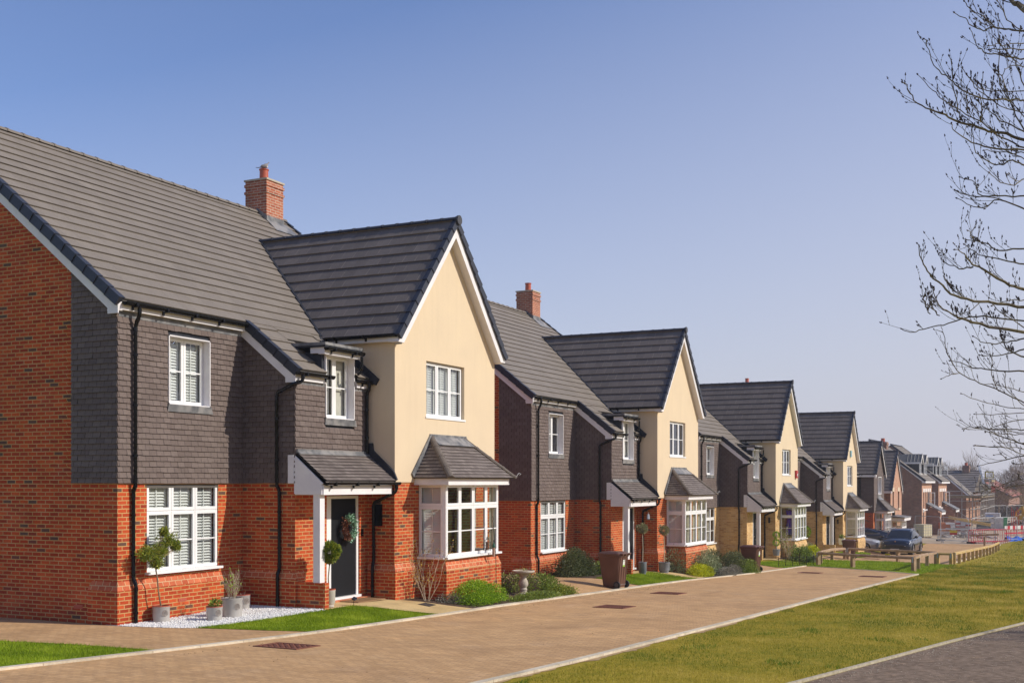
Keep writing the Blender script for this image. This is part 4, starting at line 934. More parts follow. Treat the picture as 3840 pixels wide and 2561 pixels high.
# ---------- pots ----------
POTG=mottled('glazed_grey',(.40,.375,.345),(.46,.435,.40),3,rough=.25,spec=.6); POTB=mottled('blue_grey_pot',(.16,.175,.20),(.2,.215,.24),4,rough=.4)
SOILM=mottled('potting_soil',(.03,.02,.012),(.1,.06,.035),40)
def pot(loc,r,h,m=POTG,rim=TERRA,taper=.94,crest=True,parent_name='plant_pot',label='',group=None,cat='pot',sunk=0):
    p=empty(parent_name,loc); tag(p,label,cat,group)
    mb=MB(); mb.lathe([(0,0),(r*taper,0),(r*taper*1.02,.02),(r*taper*1.0,.05),(r*.97,.08),(r,h*.88),(r*1.03,h*.90),(r*1.03,h*.93),(r*1.0,h*.94)],(0,0,0),28); mb.build('pot_body',m,p,smooth=True)
    mb=MB(); mb.lathe([(r*1.0,h*.94),(r*1.045,h*.95),(r*1.045,h),(r*.93,h),(r*.92,h*.9)],(0,0,0),28); mb.build('rim',rim,p,smooth=True)
    mb=MB(); mb.lathe([(r*.93,h*.93),(0,h*.95)],(0,0,0),20); mb.build('soil',SOILM,p)
    if crest:
        mb=MB(); d=Vector((-.35,-.94,0)).normalized(); s=Vector((-d.y,d.x,0)); c=d*(r*1.0)+Vector((0,0,h*.56))
        for rad,rr_ in ((.052,.0045),(.030,.003)): mb.tube([c+d*.004+(s*math.cos(t)+Vector((0,0,1))*math.sin(t))*rad for t in [i*math.pi/8 for i in range(17)]],rr_,4,caps=False)
        for sg in (-1,1): mb.tube([c+d*.005+s*sg*.008-Vector((0,0,.018)),c+d*.005+s*sg*.008+Vector((0,0,.018))],.003,4)
        mb.tube([c+d*.005-s*.012,c+d*.005+s*.012],.003,4); mb.build('crest',mottled_crest,p)
    return p
mottled_crest=mat('crest_glaze',(.25,.19,.16),.3)
zg=.005
p1=pot(g(.80,-.28,.02),.158,.305,label='grey glazed pot holding a bay tree at the corner of the nearest house',group='grey glazed pots')
p2=pot(g(1.40,-1.02,.02),.150,.265,label='smallest grey glazed pot on the gravel, with short green shoots',group='grey glazed pots')
p3=pot(g(1.95,-.98,.02),.196,.36,rim=POTG,label='largest grey glazed pot, holding dry branching twigs',group='grey glazed pots')
p4=pot(g(2.95,-.42,.02),.150,.29,label='grey glazed pot with two bare stubs, by the inner wall corner',group='grey glazed pots')
def std_tree(loc,stem,crown,n,size,m,seed,label,name='bay_tree',aspect=.4,sm=WOODM,fill=.75,lr=.35,group=None,r=.013,spikes=()):
    t=empty(name,loc); tag(t,label,'tree',group); mb=MB(); mb.tube(stem,[r*1.2]+[r]*(len(stem)-1),6); top=Vector(stem[-1]); rr=random.Random(seed)
    P=[];D=[]
    for k,(c,rad) in enumerate(crown):
        p,d=lump_pts(n//len(crown),c,rad,seed+k,fill,10,lr); P.append(p);D.append(d)
        for q in range(7):
            e=Vector(tuple(p[rr.randrange(len(p))])); mb.tube([top,(top+e)/2+Vector((rr.uniform(-.03,.03),rr.uniform(-.03,.03),0)),e],[r*.7,r*.4,r*.2],4,caps=False)
    mb.build('trunk',sm,t); leaves('crown',np.vstack(P),np.vstack(D),size,m,t,aspect,.3,seed=seed); return t
std_tree(g(.80,-.28,.29),[(0,0,0),(-.07,0,.3),(-.10,0,.55),(-.17,0,.85)],[((-.22,0,1.0),(.34,.26,.30)),((-.42,0,.98),(.26,.2,.24)),((.20,0,1.22),(.30,.2,.26)),((.38,0,1.10),(.22,.14,.2)),((-.0,0,1.05),(.32,.2,.28)),((-.12,0,.80),(.24,.16,.18)),((.08,0,1.38),(.14,.1,.14))],5200,.052,LF_BAY,51,'small lopsided bay tree growing in the corner pot by the downpipe',aspect=.3,fill=1,lr=.6)
t=empty('pot_plant',g(1.40,-1.02,.27)); tag(t,'short green shoots in the smallest grey pot','plant'); p_,d_=lump_pts(160,(0,0,.05),(.12,.12,.09),52,1); leaves('leaves',p_,d_,.07,LF_GR2,t,.35,.3,seed=52)
twiggy('twig_plant','dry branching twigs with yellow green tips in the largest grey pot',g(1.95,-.98,.33),.42,.45,16,53,PALEST,LF_LIME,90,.04,r0=.005)
t=empty('pot_plant',g(2.95,-.42,.28)); tag(t,'two bare stubs in the grey pot by the wall corner','plant'); mb=MB(); mb.tube([(.03,0,-.02),(.05,0,.07)],.006,5); mb.tube([(-.05,0,-.02),(-.06,.01,.05)],.006,5); mb.build('stem',PALEST,t)
p5=pot(g(3.78,-1.92,.03),.13,.36,m=mottled('pale_pot',(.45,.40,.34),(.55,.5,.43),4),taper=.8,crest=False,label='pale pot with terracotta rim standing beside the nearest porch post',group='pots beside porches')
std_tree(g(3.78,-1.92,.36),[(0,0,0),(-.02,0,.25),(.02,0,.50)],[((.02,0,.76),(.255,.255,.27))],2600,.062,LF_BAY,54,'round clipped bay tree in the pot beside the nearest porch post',fill=.8,aspect=.45)
tg='olive trees in blue grey pots by the second porch'
for i,(x,y,r_,h_,tx,lb) in enumerate(((21.15,-2.3,.135,.42,'left','narrow blue grey pot left of the second door'),(23.2,-2.35,.20,.36,'right','wide blue grey pot right of the second door'))):
    pot(g(x,y,.02),r_,h_,m=POTB,rim=POTB,taper=.8,crest=False,label=lb,group='blue grey pots')
    std_tree(g(x,y,h_),[(0,0,0),(.03,0,.45),(-.01,0,.92)],[((0,0,1.12),(.22,.22,.22))],1300,.05,LF_OLIVE,55+i,'olive tree with round crown in the '+('narrow' if i==0 else 'wide')+' blue grey pot',name='olive_tree',group=tg,sm=PALEST)
pot((57.0,-2.15,G(57,-2.15)+.45),.2,.38,m=PVC,rim=PVC,taper=.85,crest=False,label='white pot on the low wall beside the fourth porch',parent_name='plant_pot')
t=empty('pot_plant',(57.0,-2.15,G(57,-2.15)+.83)); tag(t,'green plant in the white pot beside the fourth porch','plant'); p_,d_=lump_pts(200,(0,0,.1),(.25,.2,.14),58,1); leaves('leaves',p_,d_,.09,LF_GR2,t,.35,.3,seed=58)
t=empty('topiary',(39.95,-2.25,G(39.95,-2.25)+.2)); tag(t,'green topiary of two stacked balls at the third front door','plant'); 
for k,z in enumerate((.62,.98)): p_,d_=lump_pts(500,(0,0,z),(.15,.15,.16),60+k,.2,lr=.1); leaves('ball',p_,d_,.05,LF_LIME,t,.5,.2,seed=60+k)
mb=MB(); mb.tube([(0,0,0),(0,0,1.1)],.02,6); mb.lathe([(0,0),(.14,0),(.18,.3),(.16,.3),(0,.28)],(0,0,0),14); mb.build('stem',POTB,t)
t=empty('hanging_ball',(54.95,-.42,-.40)); tag(t,'round green leafy ball hanging on the brick wall of the fourth house','plant'); p_,d_=lump_pts(900,(0,0,0),(.30,.30,.36),63,.2,lr=.12); leaves('ball',p_,d_,.07,LF_LIME,t,.5,.2,seed=63)
mb=MB(); mb.tube([(0,0,.3),(.12,0,.62),(.18,0,.62)],.008,5); mb.build('chain',BLACK,t)
# ---------- wreath, mat, sundial, feeder, small things ----------
t=empty('door_wreath',(5.28,-1.40,HM-.98)); tag(t,'round door wreath of green and brown leaves on the black front door','wreath')
n=1500; a=NR.random(n)*2*math.pi; rr_=.175+NR.normal(0,.035,n); P=np.stack([np.cos(a)*rr_,-.0+NR.normal(0,.03,n),np.sin(a)*rr_*1.15],1); D=np.stack([np.cos(a),-.6+0*a,np.sin(a)],1); gm=(np.cos(a-.2)>-.35)
leaves('green_leaves',P[gm],D[gm],.055,LF_TEAL,t,.4,0,seed=70); leaves('brown_leaves',P[~gm],D[~gm],.055,LF_BRN,t,.4,0,seed=71)
mb=MB(); mb.tube([(math.cos(i*.393)*.175,.01,math.sin(i*.393)*.2) for i in range(17)],.022,6); mb.build('ring',WOODM,t)
mb=MB(); z=G(5.3,-1.9)+.03; mb.hexa([(4.75,-1.98,z),(5.75,-2.02,z),(5.75,-1.50,z),(4.75,-1.46,z),(4.76,-1.97,z+.022),(5.74,-2.01,z+.022),(5.74,-1.51,z+.022),(4.76,-1.47,z+.022)])
tag(mb.build('doormat',mottled('coir',(.20,.11,.05),(.32,.19,.09),60,bmp=.8,bscale=120)),'brown coir doormat lying on the nearest front path','doormat')
mb=MB(); mb.box((4.5,-1.50,-.25),(6.02,-1.33,.09)); mb.box((4.5,-1.56,-.25),(6.02,-1.50,.045)); tag(mb.build('door_step',SPLAY),'red brick step under the nearest front door','step')
STONE=mottled('cast_stone',(.36,.31,.25),(.52,.46,.38),12,bmp=.4)
t=empty('sundial',g(10.55,-3.0,.0)); tag(t,'stone sundial on a turned baluster between purple shrubs','sundial')
mb=MB(); mb.box((-.17,-.17,0),(.17,.17,.06)); mb.lathe([(.155,.06),(.15,.09),(.11,.11),(.085,.14),(.095,.17),(.10,.19),(.085,.21),(.08,.23),(.115,.28),(.125,.33),(.105,.40),(.075,.46),(.07,.49),(.09,.51),(.10,.53),(.12,.56)],(0,0,0),20); mb.build('pedestal',STONE,t,smooth=True)
mb=MB(); mb.lathe([(.12,.56),(.22,.585),(.275,.61),(.285,.63),(.28,.655),(.25,.66),(.235,.64),(0,.635)],(0,0,0),28); mb.build('basin',STONE,t,smooth=True)
mb=MB(); mb.lathe([(.15,.64),(.15,.65),(0,.652)],(0,0,0),18); mb.tube([(.06,0,.65),(-.06,.0,.75)],.006,5); mb.tube([(.06,0,.65),(-.03,.05,.70)],.004,5); mb.build('dial',mottled('brass',(.25,.2,.08),(.4,.33,.15),20,rough=.4),t)
t=empty('bird_feeder_pole',g(9.2,-2.92,0)); tag(t,'thin black bird feeder pole with curled arms','feeder pole')
k=1.0; mb=MB(); mb.tube([(.02,0,0),(0,0,1.05),(-.14,0,1.80)],[.009,.009,.007],6); mb.tube([(-.13,0,1.80),(-.16,0,1.86),(-.13,0,1.93),(-.165,0,1.99)],.006,5); mb.build('pole',BLACK,t)
mb=MB(); mb.tube([(-.12,0,1.72),(-.20,0,1.66),(-.30,0,1.665),(-.38,0,1.62),(-.425,0,1.53),(-.44,0,1.47),(-.46,0,1.45),(-.475,0,1.48),(-.455,0,1.51)],.006,5); mb.tube([(-.10,0,1.62),(-.13,0,1.70),(-.22,0,1.72)],.005,5); mb.build('hook_arm',BLACK,t)
mb=MB(); mb.tube([(-.06,0,1.42),(-.10,0,1.36),(-.13,0,1.38),(-.125,0,1.42),(-.105,0,1.41)],.005,5); mb.build('hook_arm',BLACK,t)
t=empty('cage_feeder',g(9.2-.45,-2.92,1.17)); tag(t,'wire cage bird feeder hanging from the long curled arm','bird feeder')
mb=MB()
for i in range(12):
    a=i*math.pi/6; mb.tube([(math.cos(a)*.085,math.sin(a)*.085,0),(math.cos(a)*.085,math.sin(a)*.085,.20),(math.cos(a)*.05,math.sin(a)*.05,.255),(0,0,.28)],.0022,4,caps=False)
for z in (0,.06,.12,.19): mb.tube([(math.cos(i*.524)*.085,math.sin(i*.524)*.085,z) for i in range(13)],.0022,4,caps=False)
mb.build('cage',BLACK,t); mb=MB(); mb.tube([(0,0,.02),(0,0,.21)],.032,10); mb.build('feed_tube',mottled('fat_balls',(.10,.05,.03),(.25,.13,.08),60),t)
t=empty('seed_feeder',g(9.2-.115,-2.92,1.02)); tag(t,'tube bird feeder with a pointed green lid','bird feeder')
mb=MB(); mb.tube([(0,0,.0),(0,0,.22)],.034,12); mb.build('feed_tube',mottled('seeds',(.30,.17,.12),(.5,.33,.25),60),t); mb=MB(); mb.lathe([(.040,.22),(.038,.26),(.02,.32),(0,.35)],(0,0,0),12); mb.build('lid',mat('green_lid',(.02,.09,.05),.4),t)
mb=MB(); mb.tube([(0,0,.35),(0,0,.40)],.002,4); mb.build('hanger',BLACK,t)
t=empty('solar_light',g(4.28,-2.18,.03)); tag(t,'small black solar light on a spike at the lawn edge','light')
mb=MB(); mb.tube([(0,0,0),(0,0,.10)],.006,5); mb.build('spike',BLACK,t); mb=MB(); mb.hexa([(-.03,-.05,.10),(.05,-.05,.13),(.05,.03,.15),(-.03,.03,.12),(-.03,-.05,.13),(.05,-.05,.16),(.05,.03,.18),(-.03,.03,.15)]); mb.build('lamp_head',mat('solar_panel',(.02,.03,.05),.2),t)
mb=MB(); q=[(6.05,-2.93),(6.45,-2.87),(6.4,-2.62),(6.0,-2.68)]; mb.extr([(x,y,G(x,y)+.026) for x,y in q],(0,0,.004)); tag(mb.build('inspection_cover',mat('cast_iron',(.05,.045,.04),.6)),'small dark inspection cover in the nearest buff path','drain cover')
# gully grates: rusty red frames with bars
RUST=mottled('rusty_iron',(.13,.045,.03),(.24,.095,.06),30,rough=.8)
def grate(x,y,lx,ly,label):
    t=empty('drain_cover',g(x,y,.014)); tag(t,label,'drain cover','rusty drain covers in the paved road')
    sl_=math.atan(.0325); mb=MB(); zz=lambda a:-.0325*a
    def bx(a,b,c,d,h): mb.hexa([(a,c,zz(a)),(b,c,zz(b)),(b,d,zz(b)),(a,d,zz(a)),(a,c,zz(a)+h),(b,c,zz(b)+h),(b,d,zz(b)+h),(a,d,zz(a)+h)])
    bx(-lx/2,lx/2,-ly/2,-ly/2+.05,.012); bx(-lx/2,lx/2,ly/2-.05,ly/2,.012); bx(-lx/2,-lx/2+.05,-ly/2+.05,ly/2-.05,.012); bx(lx/2-.05,lx/2,-ly/2+.05,ly/2-.05,.012); mb.build('frame',RUST,t)
    mb=MB(); n=int(lx/.075)
    for i in range(n):
        a=-lx/2+.06+(lx-.12)*i/n
        for j in range(int(ly/.11)):
            c=-ly/2+.06+.11*j+(.05 if i%2 else 0)
            if c+.08<ly/2-.05: bx(a,a+.045,c,c+.08,.010)
    bx(-lx/2+.05,lx/2-.05,-ly/2+.05,ly/2-.05,.002); mb.build('grid',RUST,t)
grate(-.98,-4.5,.62,.82,'large rusty drain cover nearest the camera, in front of the nearest lawn')
grate(9.6,-5.8,.85,.75,'rusty drain cover on the road in front of the second drive')
grate(15.1,-5.25,.80,.8,'rusty drain cover on the road in front of the second lawn')
grate(30.8,-5.8,.85,.85,'rusty drain cover near the far end of the paved road beside the kerb')
grate(29.4,-8.4,.9,.9,'rusty drain cover at the far right corner of the paved road')
grate(50.8,-4.9,.9,.9,'drain cover on the paved court behind the first timber rail')
# low wire garden fence
t=empty('wire_garden_fence',g(36.4,-3.7)); tag(t,'low black wire garden fence on the third lawn','fence')
for k in range(6):
    x=34.9+.72*k*1.0; y=-3.55-.15*k; mb=MB(); mb.tube([(x-36.4,y+3.7,G(x,y)-G(36.4,-3.7)),(x-36.4,y+3.7,G(x,y)-G(36.4,-3.7)+(.62 if k%2 else .48))],.014,5); mb.build('post',BLACK,t)
mb=MB()
for k in range(5):
    A=[Vector((34.9+.72*j-36.4,-3.55-.15*j+3.7,G(34.9+.72*j,-3.55-.15*j)-G(36.4,-3.7))) for j in (k,k+1)]
    for h in (.08,.42): mb.tube([A[0]+Vector((0,0,h)),A[1]+Vector((0,0,h))],.006,4)
    for i in range(3):
        p,q=A[0].lerp(A[1],i/3),A[0].lerp(A[1],(i+1)/3); mb.tube([p+Vector((0,0,.08)),q+Vector((0,0,.42))],.004,4); mb.tube([p+Vector((0,0,.42)),q+Vector((0,0,.08))],.004,4)
mb.build('wire_lattice',BLACK,t)
# ---------- wheelie bins ----------
BROWN=mottled('brown_plastic',(.105,.048,.032),(.14,.068,.048),2.5,rough=.38,spec=.5); TYRE=mat('rubber',(.012,.012,.013),.75)
def bin_(loc,rz,label,sticker=True):
    t=empty('wheelie_bin',loc,rz); tag(t,label,'wheelie bin','brown wheelie bins')
    # back (wheels, handle) faces -y; body
    mb=MB()
    def ring(z,w,d0,d1,r=.05): 
        o=[]
        for (sx,sy) in ((-1,-1),(1,-1),(1,1),(-1,1)):
            cx=sx*(w-r); cy=(d0+r) if sy<0 else (d1-r)
            a0={(-1,-1):180,(1,-1):270,(1,1):0,(-1,1):90}[(sx,sy)]
            for k in range(4): a=R(a0+30*k); o.append((cx+r*math.cos(a),cy+r*math.sin(a),z))
        return o
    R_=[ring(.03,.225,-.24,.25),ring(.10,.232,-.245,.265),ring(.60,.262,-.285,.335),ring(.90,.275,-.32,.375),ring(.905,.29,-.335,.39),ring(.965,.292,-.34,.392)]
    for a,b in zip(R_,R_[1:]):
        for i in range(16): mb.face([a[i],a[(i+1)%16],b[(i+1)%16],b[i]])
    mb.face(R_[0][::-1]); mb.face(R_[-1])
    for x in (-.2,-.07,.07,.2): mb.hexa([(x-.012,-.255,.15),(x+.012,-.255,.15),(x+.012,-.22,.15),(x-.012,-.22,.15),(x-.012,-.33,.88),(x+.012,-.33,.88),(x+.012,-.29,.88),(x-.012,-.29,.88)])
    mb.build('bin_body',BROWN,t,smooth=True)
    mb=MB(); A=ring(.968,.30,-.31,.41,.06);B=ring(.995,.302,-.31,.415,.06);C=ring(1.05,.25,-.24,.30,.05)
    for a,b in ((A,B),(B,C)):
        for i in range(16): mb.face([a[i],a[(i+1)%16],b[(i+1)%16],b[i]])
    mb.face(C); mb.face(A[::-1]); mb.build('lid',BROWN,t,smooth=True)
    mb=MB(); mb.tube([(-.26,-.40,1.0),(.26,-.40,1.0)],.02,8)
    for x in (-.2,0,.2): mb.hexa([(x-.03,-.41,.95),(x+.03,-.41,.95),(x+.03,-.30,.93),(x-.03,-.30,.93),(x-.03,-.41,1.01),(x+.03,-.41,1.01),(x+.03,-.30,1.0),(x-.03,-.30,1.0)])
    mb.build('handle',BROWN,t)
    for s in (-1,1):
        mb=MB(); mb.tube([(s*.245,-.235,.105),(s*.295,-.235,.105)],.105,20); wh=mb.build('wheel',TYRE,t); mb=MB(); mb.tube([(s*.296,-.235,.105),(s*.301,-.235,.105)],.065,16); mb.build('rim',mat('hub_grey',(.05,.05,.055),.4) if 'hub_grey' not in bpy.data.materials else bpy.data.materials['hub_grey'],wh)
    mb=MB(); mb.tube([(-.26,-.235,.105),(.26,-.235,.105)],.012,6); mb.build('axle',GALV,t)
    if sticker:
        mb=MB(); 
        def q(a,b,c,d,o,m): mb.face([(a,-.2875-.0295*(c-.60)/.3*1-o-.012,c),(b,-.2875-.0295*(c-.60)/.3-o-.012,c),(b,-.2875-.0295*(d-.60)/.3-o-.012,d),(a,-.2875-.0295*(d-.60)/.3-o-.012,d)],m)
        q(-.055,.055,.62,.82,.003,0); q(-.055,.055,.62,.67,.005,1); q(.03,.048,.77,.81,.005,2); q(-.04,0,.785,.79,.005,2); q(-.04,.01,.77,.775,.005,2)
        mb.build('sticker',[mat('sticker_white',(.7,.75,.68),.4),mat('sticker_green',(.28,.55,.06),.4),mat('sticker_print',(.06,.06,.05),.4)],t)
bin_((15.95,-3.32,G(15.95,-3.3)+.02),R(-8),'brown wheelie bin with a green sticker, on the drive of the second house')
bin_((29.7,-3.75,G(29.7,-3.75)+.02),R(-8),'brown wheelie bin beside rosemary at the third drive')
bin_((49.6,-3.95,G(49.6,-3.95)+.02),R(2),'brown wheelie bin standing behind the first timber rail',sticker=False)

t=empty('blue_cloth',(34.6+7.35,-2.42,HM-1.14-1.55)); tag(t,'bright blue shiny cloth hanging inside the third bay window','cloth'); mb=MB()
for k in range(9):
    y0,y1=-.16+.035*k,-.16+.035*(k+1); q=lambda y,z:(.05*math.sin(y*40+z*3),y+.04*math.sin(z*5),z)
    for j in range(6): z0,z1=.1+.2*j,.1+.2*(j+1); mb.face([q(y0,z0),q(y1,z0),q(y1,z1),q(y0,z1)])
mb.build('fabric',mat('blue_foil',(.01,.04,.6),.3),t)
# ---------- alarm boxes, dove ----------
def alarm(x,y,z,m,label):
    t=empty('alarm_box',(x,y,z)); tag(t,label,'alarm box'); mb=MB(); mb.hexa([(-.13,0,-.2),(.13,0,-.2),(.13,.09,-.2),(-.13,.09,-.2),(-.16,0,.2),(.16,0,.2),(.16,.09,.2),(-.16,.09,.2)]); mb.build('case',m,t)
    mb=MB(); mb.box((-.06,-.012,-.09),(.06,-.001,.04)); mb.build('lens',mat('alarm_lens',(.75,.75,.8),.3),t)
alarm(34.6+10.3,-2.15,HM-1.14+1.55,mat('alarm_red',(.5,.02,.02),.35),'red alarm box on the cream gable of the third house')
alarm(51.93+8.44,-2.15,HM-1.74+3.55,mat('alarm_blue',(.30,.55,.65),.35),'pale blue alarm box high on the cream gable of the fourth house')
DOVE=mottled('dove_grey',(.26,.24,.25),(.34,.32,.32),20,rough=.7)
t=empty('bird',(10.76,5.2,HM+8.82)); tag(t,'grey collared dove standing on the nearest chimney pot','bird')
mb=MB(); pr=[(-.20,0,.035,.012,.008),(-.13,0,.05,.03,.02),(-.06,0,.075,.05,.052),(.0,0,.095,.055,.07),(.05,0,.105,.05,.068),(.085,0,.125,.042,.055),(.10,0,.155,.030,.038),(.108,0,.18,.024,.026),(.118,0,.198,.024,.024),(.135,0,.20,.014,.014),(.15,0,.195,.004,.004)]
rg=[[Vector((x-.018*0,y+w_*math.cos(a),z+h_*math.sin(a))) for a in [k*math.pi/5 for k in range(10)]] for x,y,z,w_,h_ in pr]
for a,b in zip(rg,rg[1:]):
    for k in range(10): mb.face([a[k],a[(k+1)%10],b[(k+1)%10],b[k]])
bd=mb.build('body',DOVE,t,smooth=True)
mb=MB(); mb.ell((.055,0,.085),(.05,.046,.045),10,6); mb.build('breast',mottled('breast_pale',(.6,.52,.5),(.7,.64,.62),20),t,smooth=True)
mb=MB(); mb.hexa([(-.30,-.02,.02),(-.18,-.025,.03),(-.18,.025,.03),(-.30,.02,.02),(-.30,-.02,.027),(-.18,-.025,.042),(-.18,.025,.042),(-.30,.02,.027)]); mb.build('tail',mat('tail_dark',(.05,.05,.06),.7),t)
mb=MB()
for s in (-1,1): mb.ell((-.04,s*.048,.085),(.10,.012,.038),10,6)
mb.build('wing',mottled('wing_grey',(.17,.15,.15),(.24,.22,.21),30),t,smooth=True)
mb=MB(); mb.tube([(.105,-.024,.17),(.10,0,.185),(.105,.024,.17)],.007,5); mb.build('collar',mat('collar_white',(.7,.7,.7),.6),t)
mb=MB(); mb.tube([(.14,0,.196),(.162,0,.19)],[.005,.002],5); mb.build('beak',BLACK,t)
mb=MB(); 
for s in (-1,1): mb.tube([(.015,s*.018,.045),(.02,s*.018,.0)],.004,5)
mb.build('leg',TERRA,t)
t.rotation_euler=(0,0,R(-40)); t.scale=(.85,.85,1.0)
# ---------- timber rails ----------
def timber(name,c0,c1):
    m=mottled(name,c0,c1,3.5,rough=.8); return m
TW=timber('weathered_timber',(.30,.19,.11),(.46,.32,.20)); TN=timber('new_timber',(.42,.27,.09),(.60,.43,.18)); STRAP=mottled('zinc_strap',(.30,.36,.44),(.42,.48,.55),10,rough=.4)
def rail(name,label,runs,m,ph,ps=.075,posts=True):
    t=empty(name,(runs[0][0][0],runs[0][0][1],G(*runs[0][0]))); tag(t,label,'fence'); o=t.location
    for run in runs:
        P=[Vector((x,y,G(x,y)))-o for x,y in run]
        for k,p in enumerate(P):
            a=P[max(0,k-1)];b=P[min(len(P)-1,k+1)]; d=(b-a); d.z=0; d.normalize(); s=Vector((-d.y,d.x,0)); mb=MB()
            h=ph
            q=lambda u,v,z:tuple(p+d*u+s*v+Vector((0,0,z)))
            mb.hexa([q(-ps,-ps,-.1),q(ps,-ps,-.1),q(ps,ps,-.1),q(-ps,ps,-.1),q(-ps,-ps,h-.07),q(ps,-ps,h-.07),q(ps,ps,h-.07),q(-ps,ps,h-.07)]); mb.build('post',m,t)
            if k in (0,len(P)-1) or k%2==0:
                mb=MB(); e=ps+.004; mb.hexa([q(-.035,-e,h-.22),q(.035,-e,h-.22),q(.035,e,h-.22),q(-.035,e,h-.22),q(-.035,-e,h+.015),q(.035,-e,h+.015),q(.035,e,h+.015),q(-.035,e,h+.015)]); mb.build('strap',STRAP,t)
        mb=MB()
        for k in range(len(P)-1):
            a,b=P[k],P[k+1]; d=(b-a).normalized(); s=Vector((-d.y,d.x,0)).normalized(); w=.075; a=a-d*.06*(k==0); b=b+d*.06*(k==len(P)-2)
            f=lambda p,v,z:tuple(p+s*v+Vector((0,0,z)))
            mb.hexa([f(a,-w,ph-.085),f(b,-w,ph-.085),f(b,w,ph-.085),f(a,w,ph-.085),f(a,-w,ph-.0),f(b,-w,ph-.0),f(b,w,ph-.0),f(a,w,ph-.0)])
            mb.face([f(a,-w,ph),f(b,-w,ph),f(b,0,ph+.04),f(a,0,ph+.04)]); mb.face([f(b,w,ph),f(a,w,ph),f(a,0,ph+.04),f(b,0,ph+.04)]); mb.face([f(a,-w,ph),f(a,0,ph+.04),f(a,w,ph)]); mb.face([f(b,-w,ph),f(b,0,ph+.04),f(b,w,ph)])
        mb.build('rail',m,t)
    return t
rail('timber_fence','weathered knee high timber rail fence round the small lawn island',[[(38.9,-4.45),(37.2,-6.3),(35.4,-9.1)],[(40.9,-4.15),(46.5,-3.6),(49.2,-3.75)],[(49.0,-4.0),(47.3,-6.8),(45.2,-8.9)],[(37.6,-9.0),(42.0,-8.85)]],TW,.60)
mb=MB()
for a,b in (((38.9,-4.45),(40.9,-4.15)),((35.4,-9.1),(37.6,-9.0)),((42.0,-8.85),(45.2,-8.9))):
    P=[Vector((x,y,G(x,y)+.53)) for x,y in (a,b)]; d=(P[1]-P[0]).normalized(); s=Vector((-d.y,d.x,0))*.075
    mb.hexa([P[0]-s,P[1]-s,P[1]+s,P[0]+s]+[v+Vector((0,0,.09)) for v in (P[0]-s,P[1]-s,P[1]+s,P[0]+s)])
tf=[o for o in COL.objects if o.name.startswith('timber_fence')][0]
o=mb.build('rail',TW,tf); o.matrix_parent_inverse=tf.matrix_world.inverted(); o.location=Vector((0,0,0)); 
bpy.context.view_layer.update(); o.matrix_parent_inverse=tf.matrix_world.inverted()
ff=[(45.35,-9.72)]+[(45.35+2.41*k,-9.72-.015*k) for k in range(1,13)]
rail('timber_fence','newer yellow timber knee rail along the grass beyond the lawn island',[ff],TN,.58)
rail('timber_fence','short newer timber rail joining the two knee rail fences',[[(45.0,-9.0),(44.9,-9.62)]],TN,.56)
t=empty('padlock_sign',(46.9,-6.35,G(46.9,-6.35)+.30)); 
tag(t,'small yellow bracket fixed under a fence strap in front of the dark blue car','bracket'); mb=MB(); mb.box((-.10,-.13,.0),(-.09,.13,.13)); mb.build('bracket_plate',mat('yellow_paint',(.6,.42,.01),.4),t)
t=empty('broken_rail_post',(80.5,-8.5,G(80.5,-8.5))); tag(t,'dark timber post with a crooked cross rail in front of the red barriers','post'); mb=MB(); mb.box((-.07,-.07,-.1),(.07,.07,.72)); mb.build('post',TW,t); mb=MB(); mb.hexa([(-.02,-1.02,.86-.02),(.06,-1.02,.84),(.06,1.0,.70),(-.02,1.0,.70),(-.02,-1.02,.98),(.06,-1.02,.98),(.06,1.0,.84),(-.02,1.0,.84)]); mb.build('rail',TW,t)
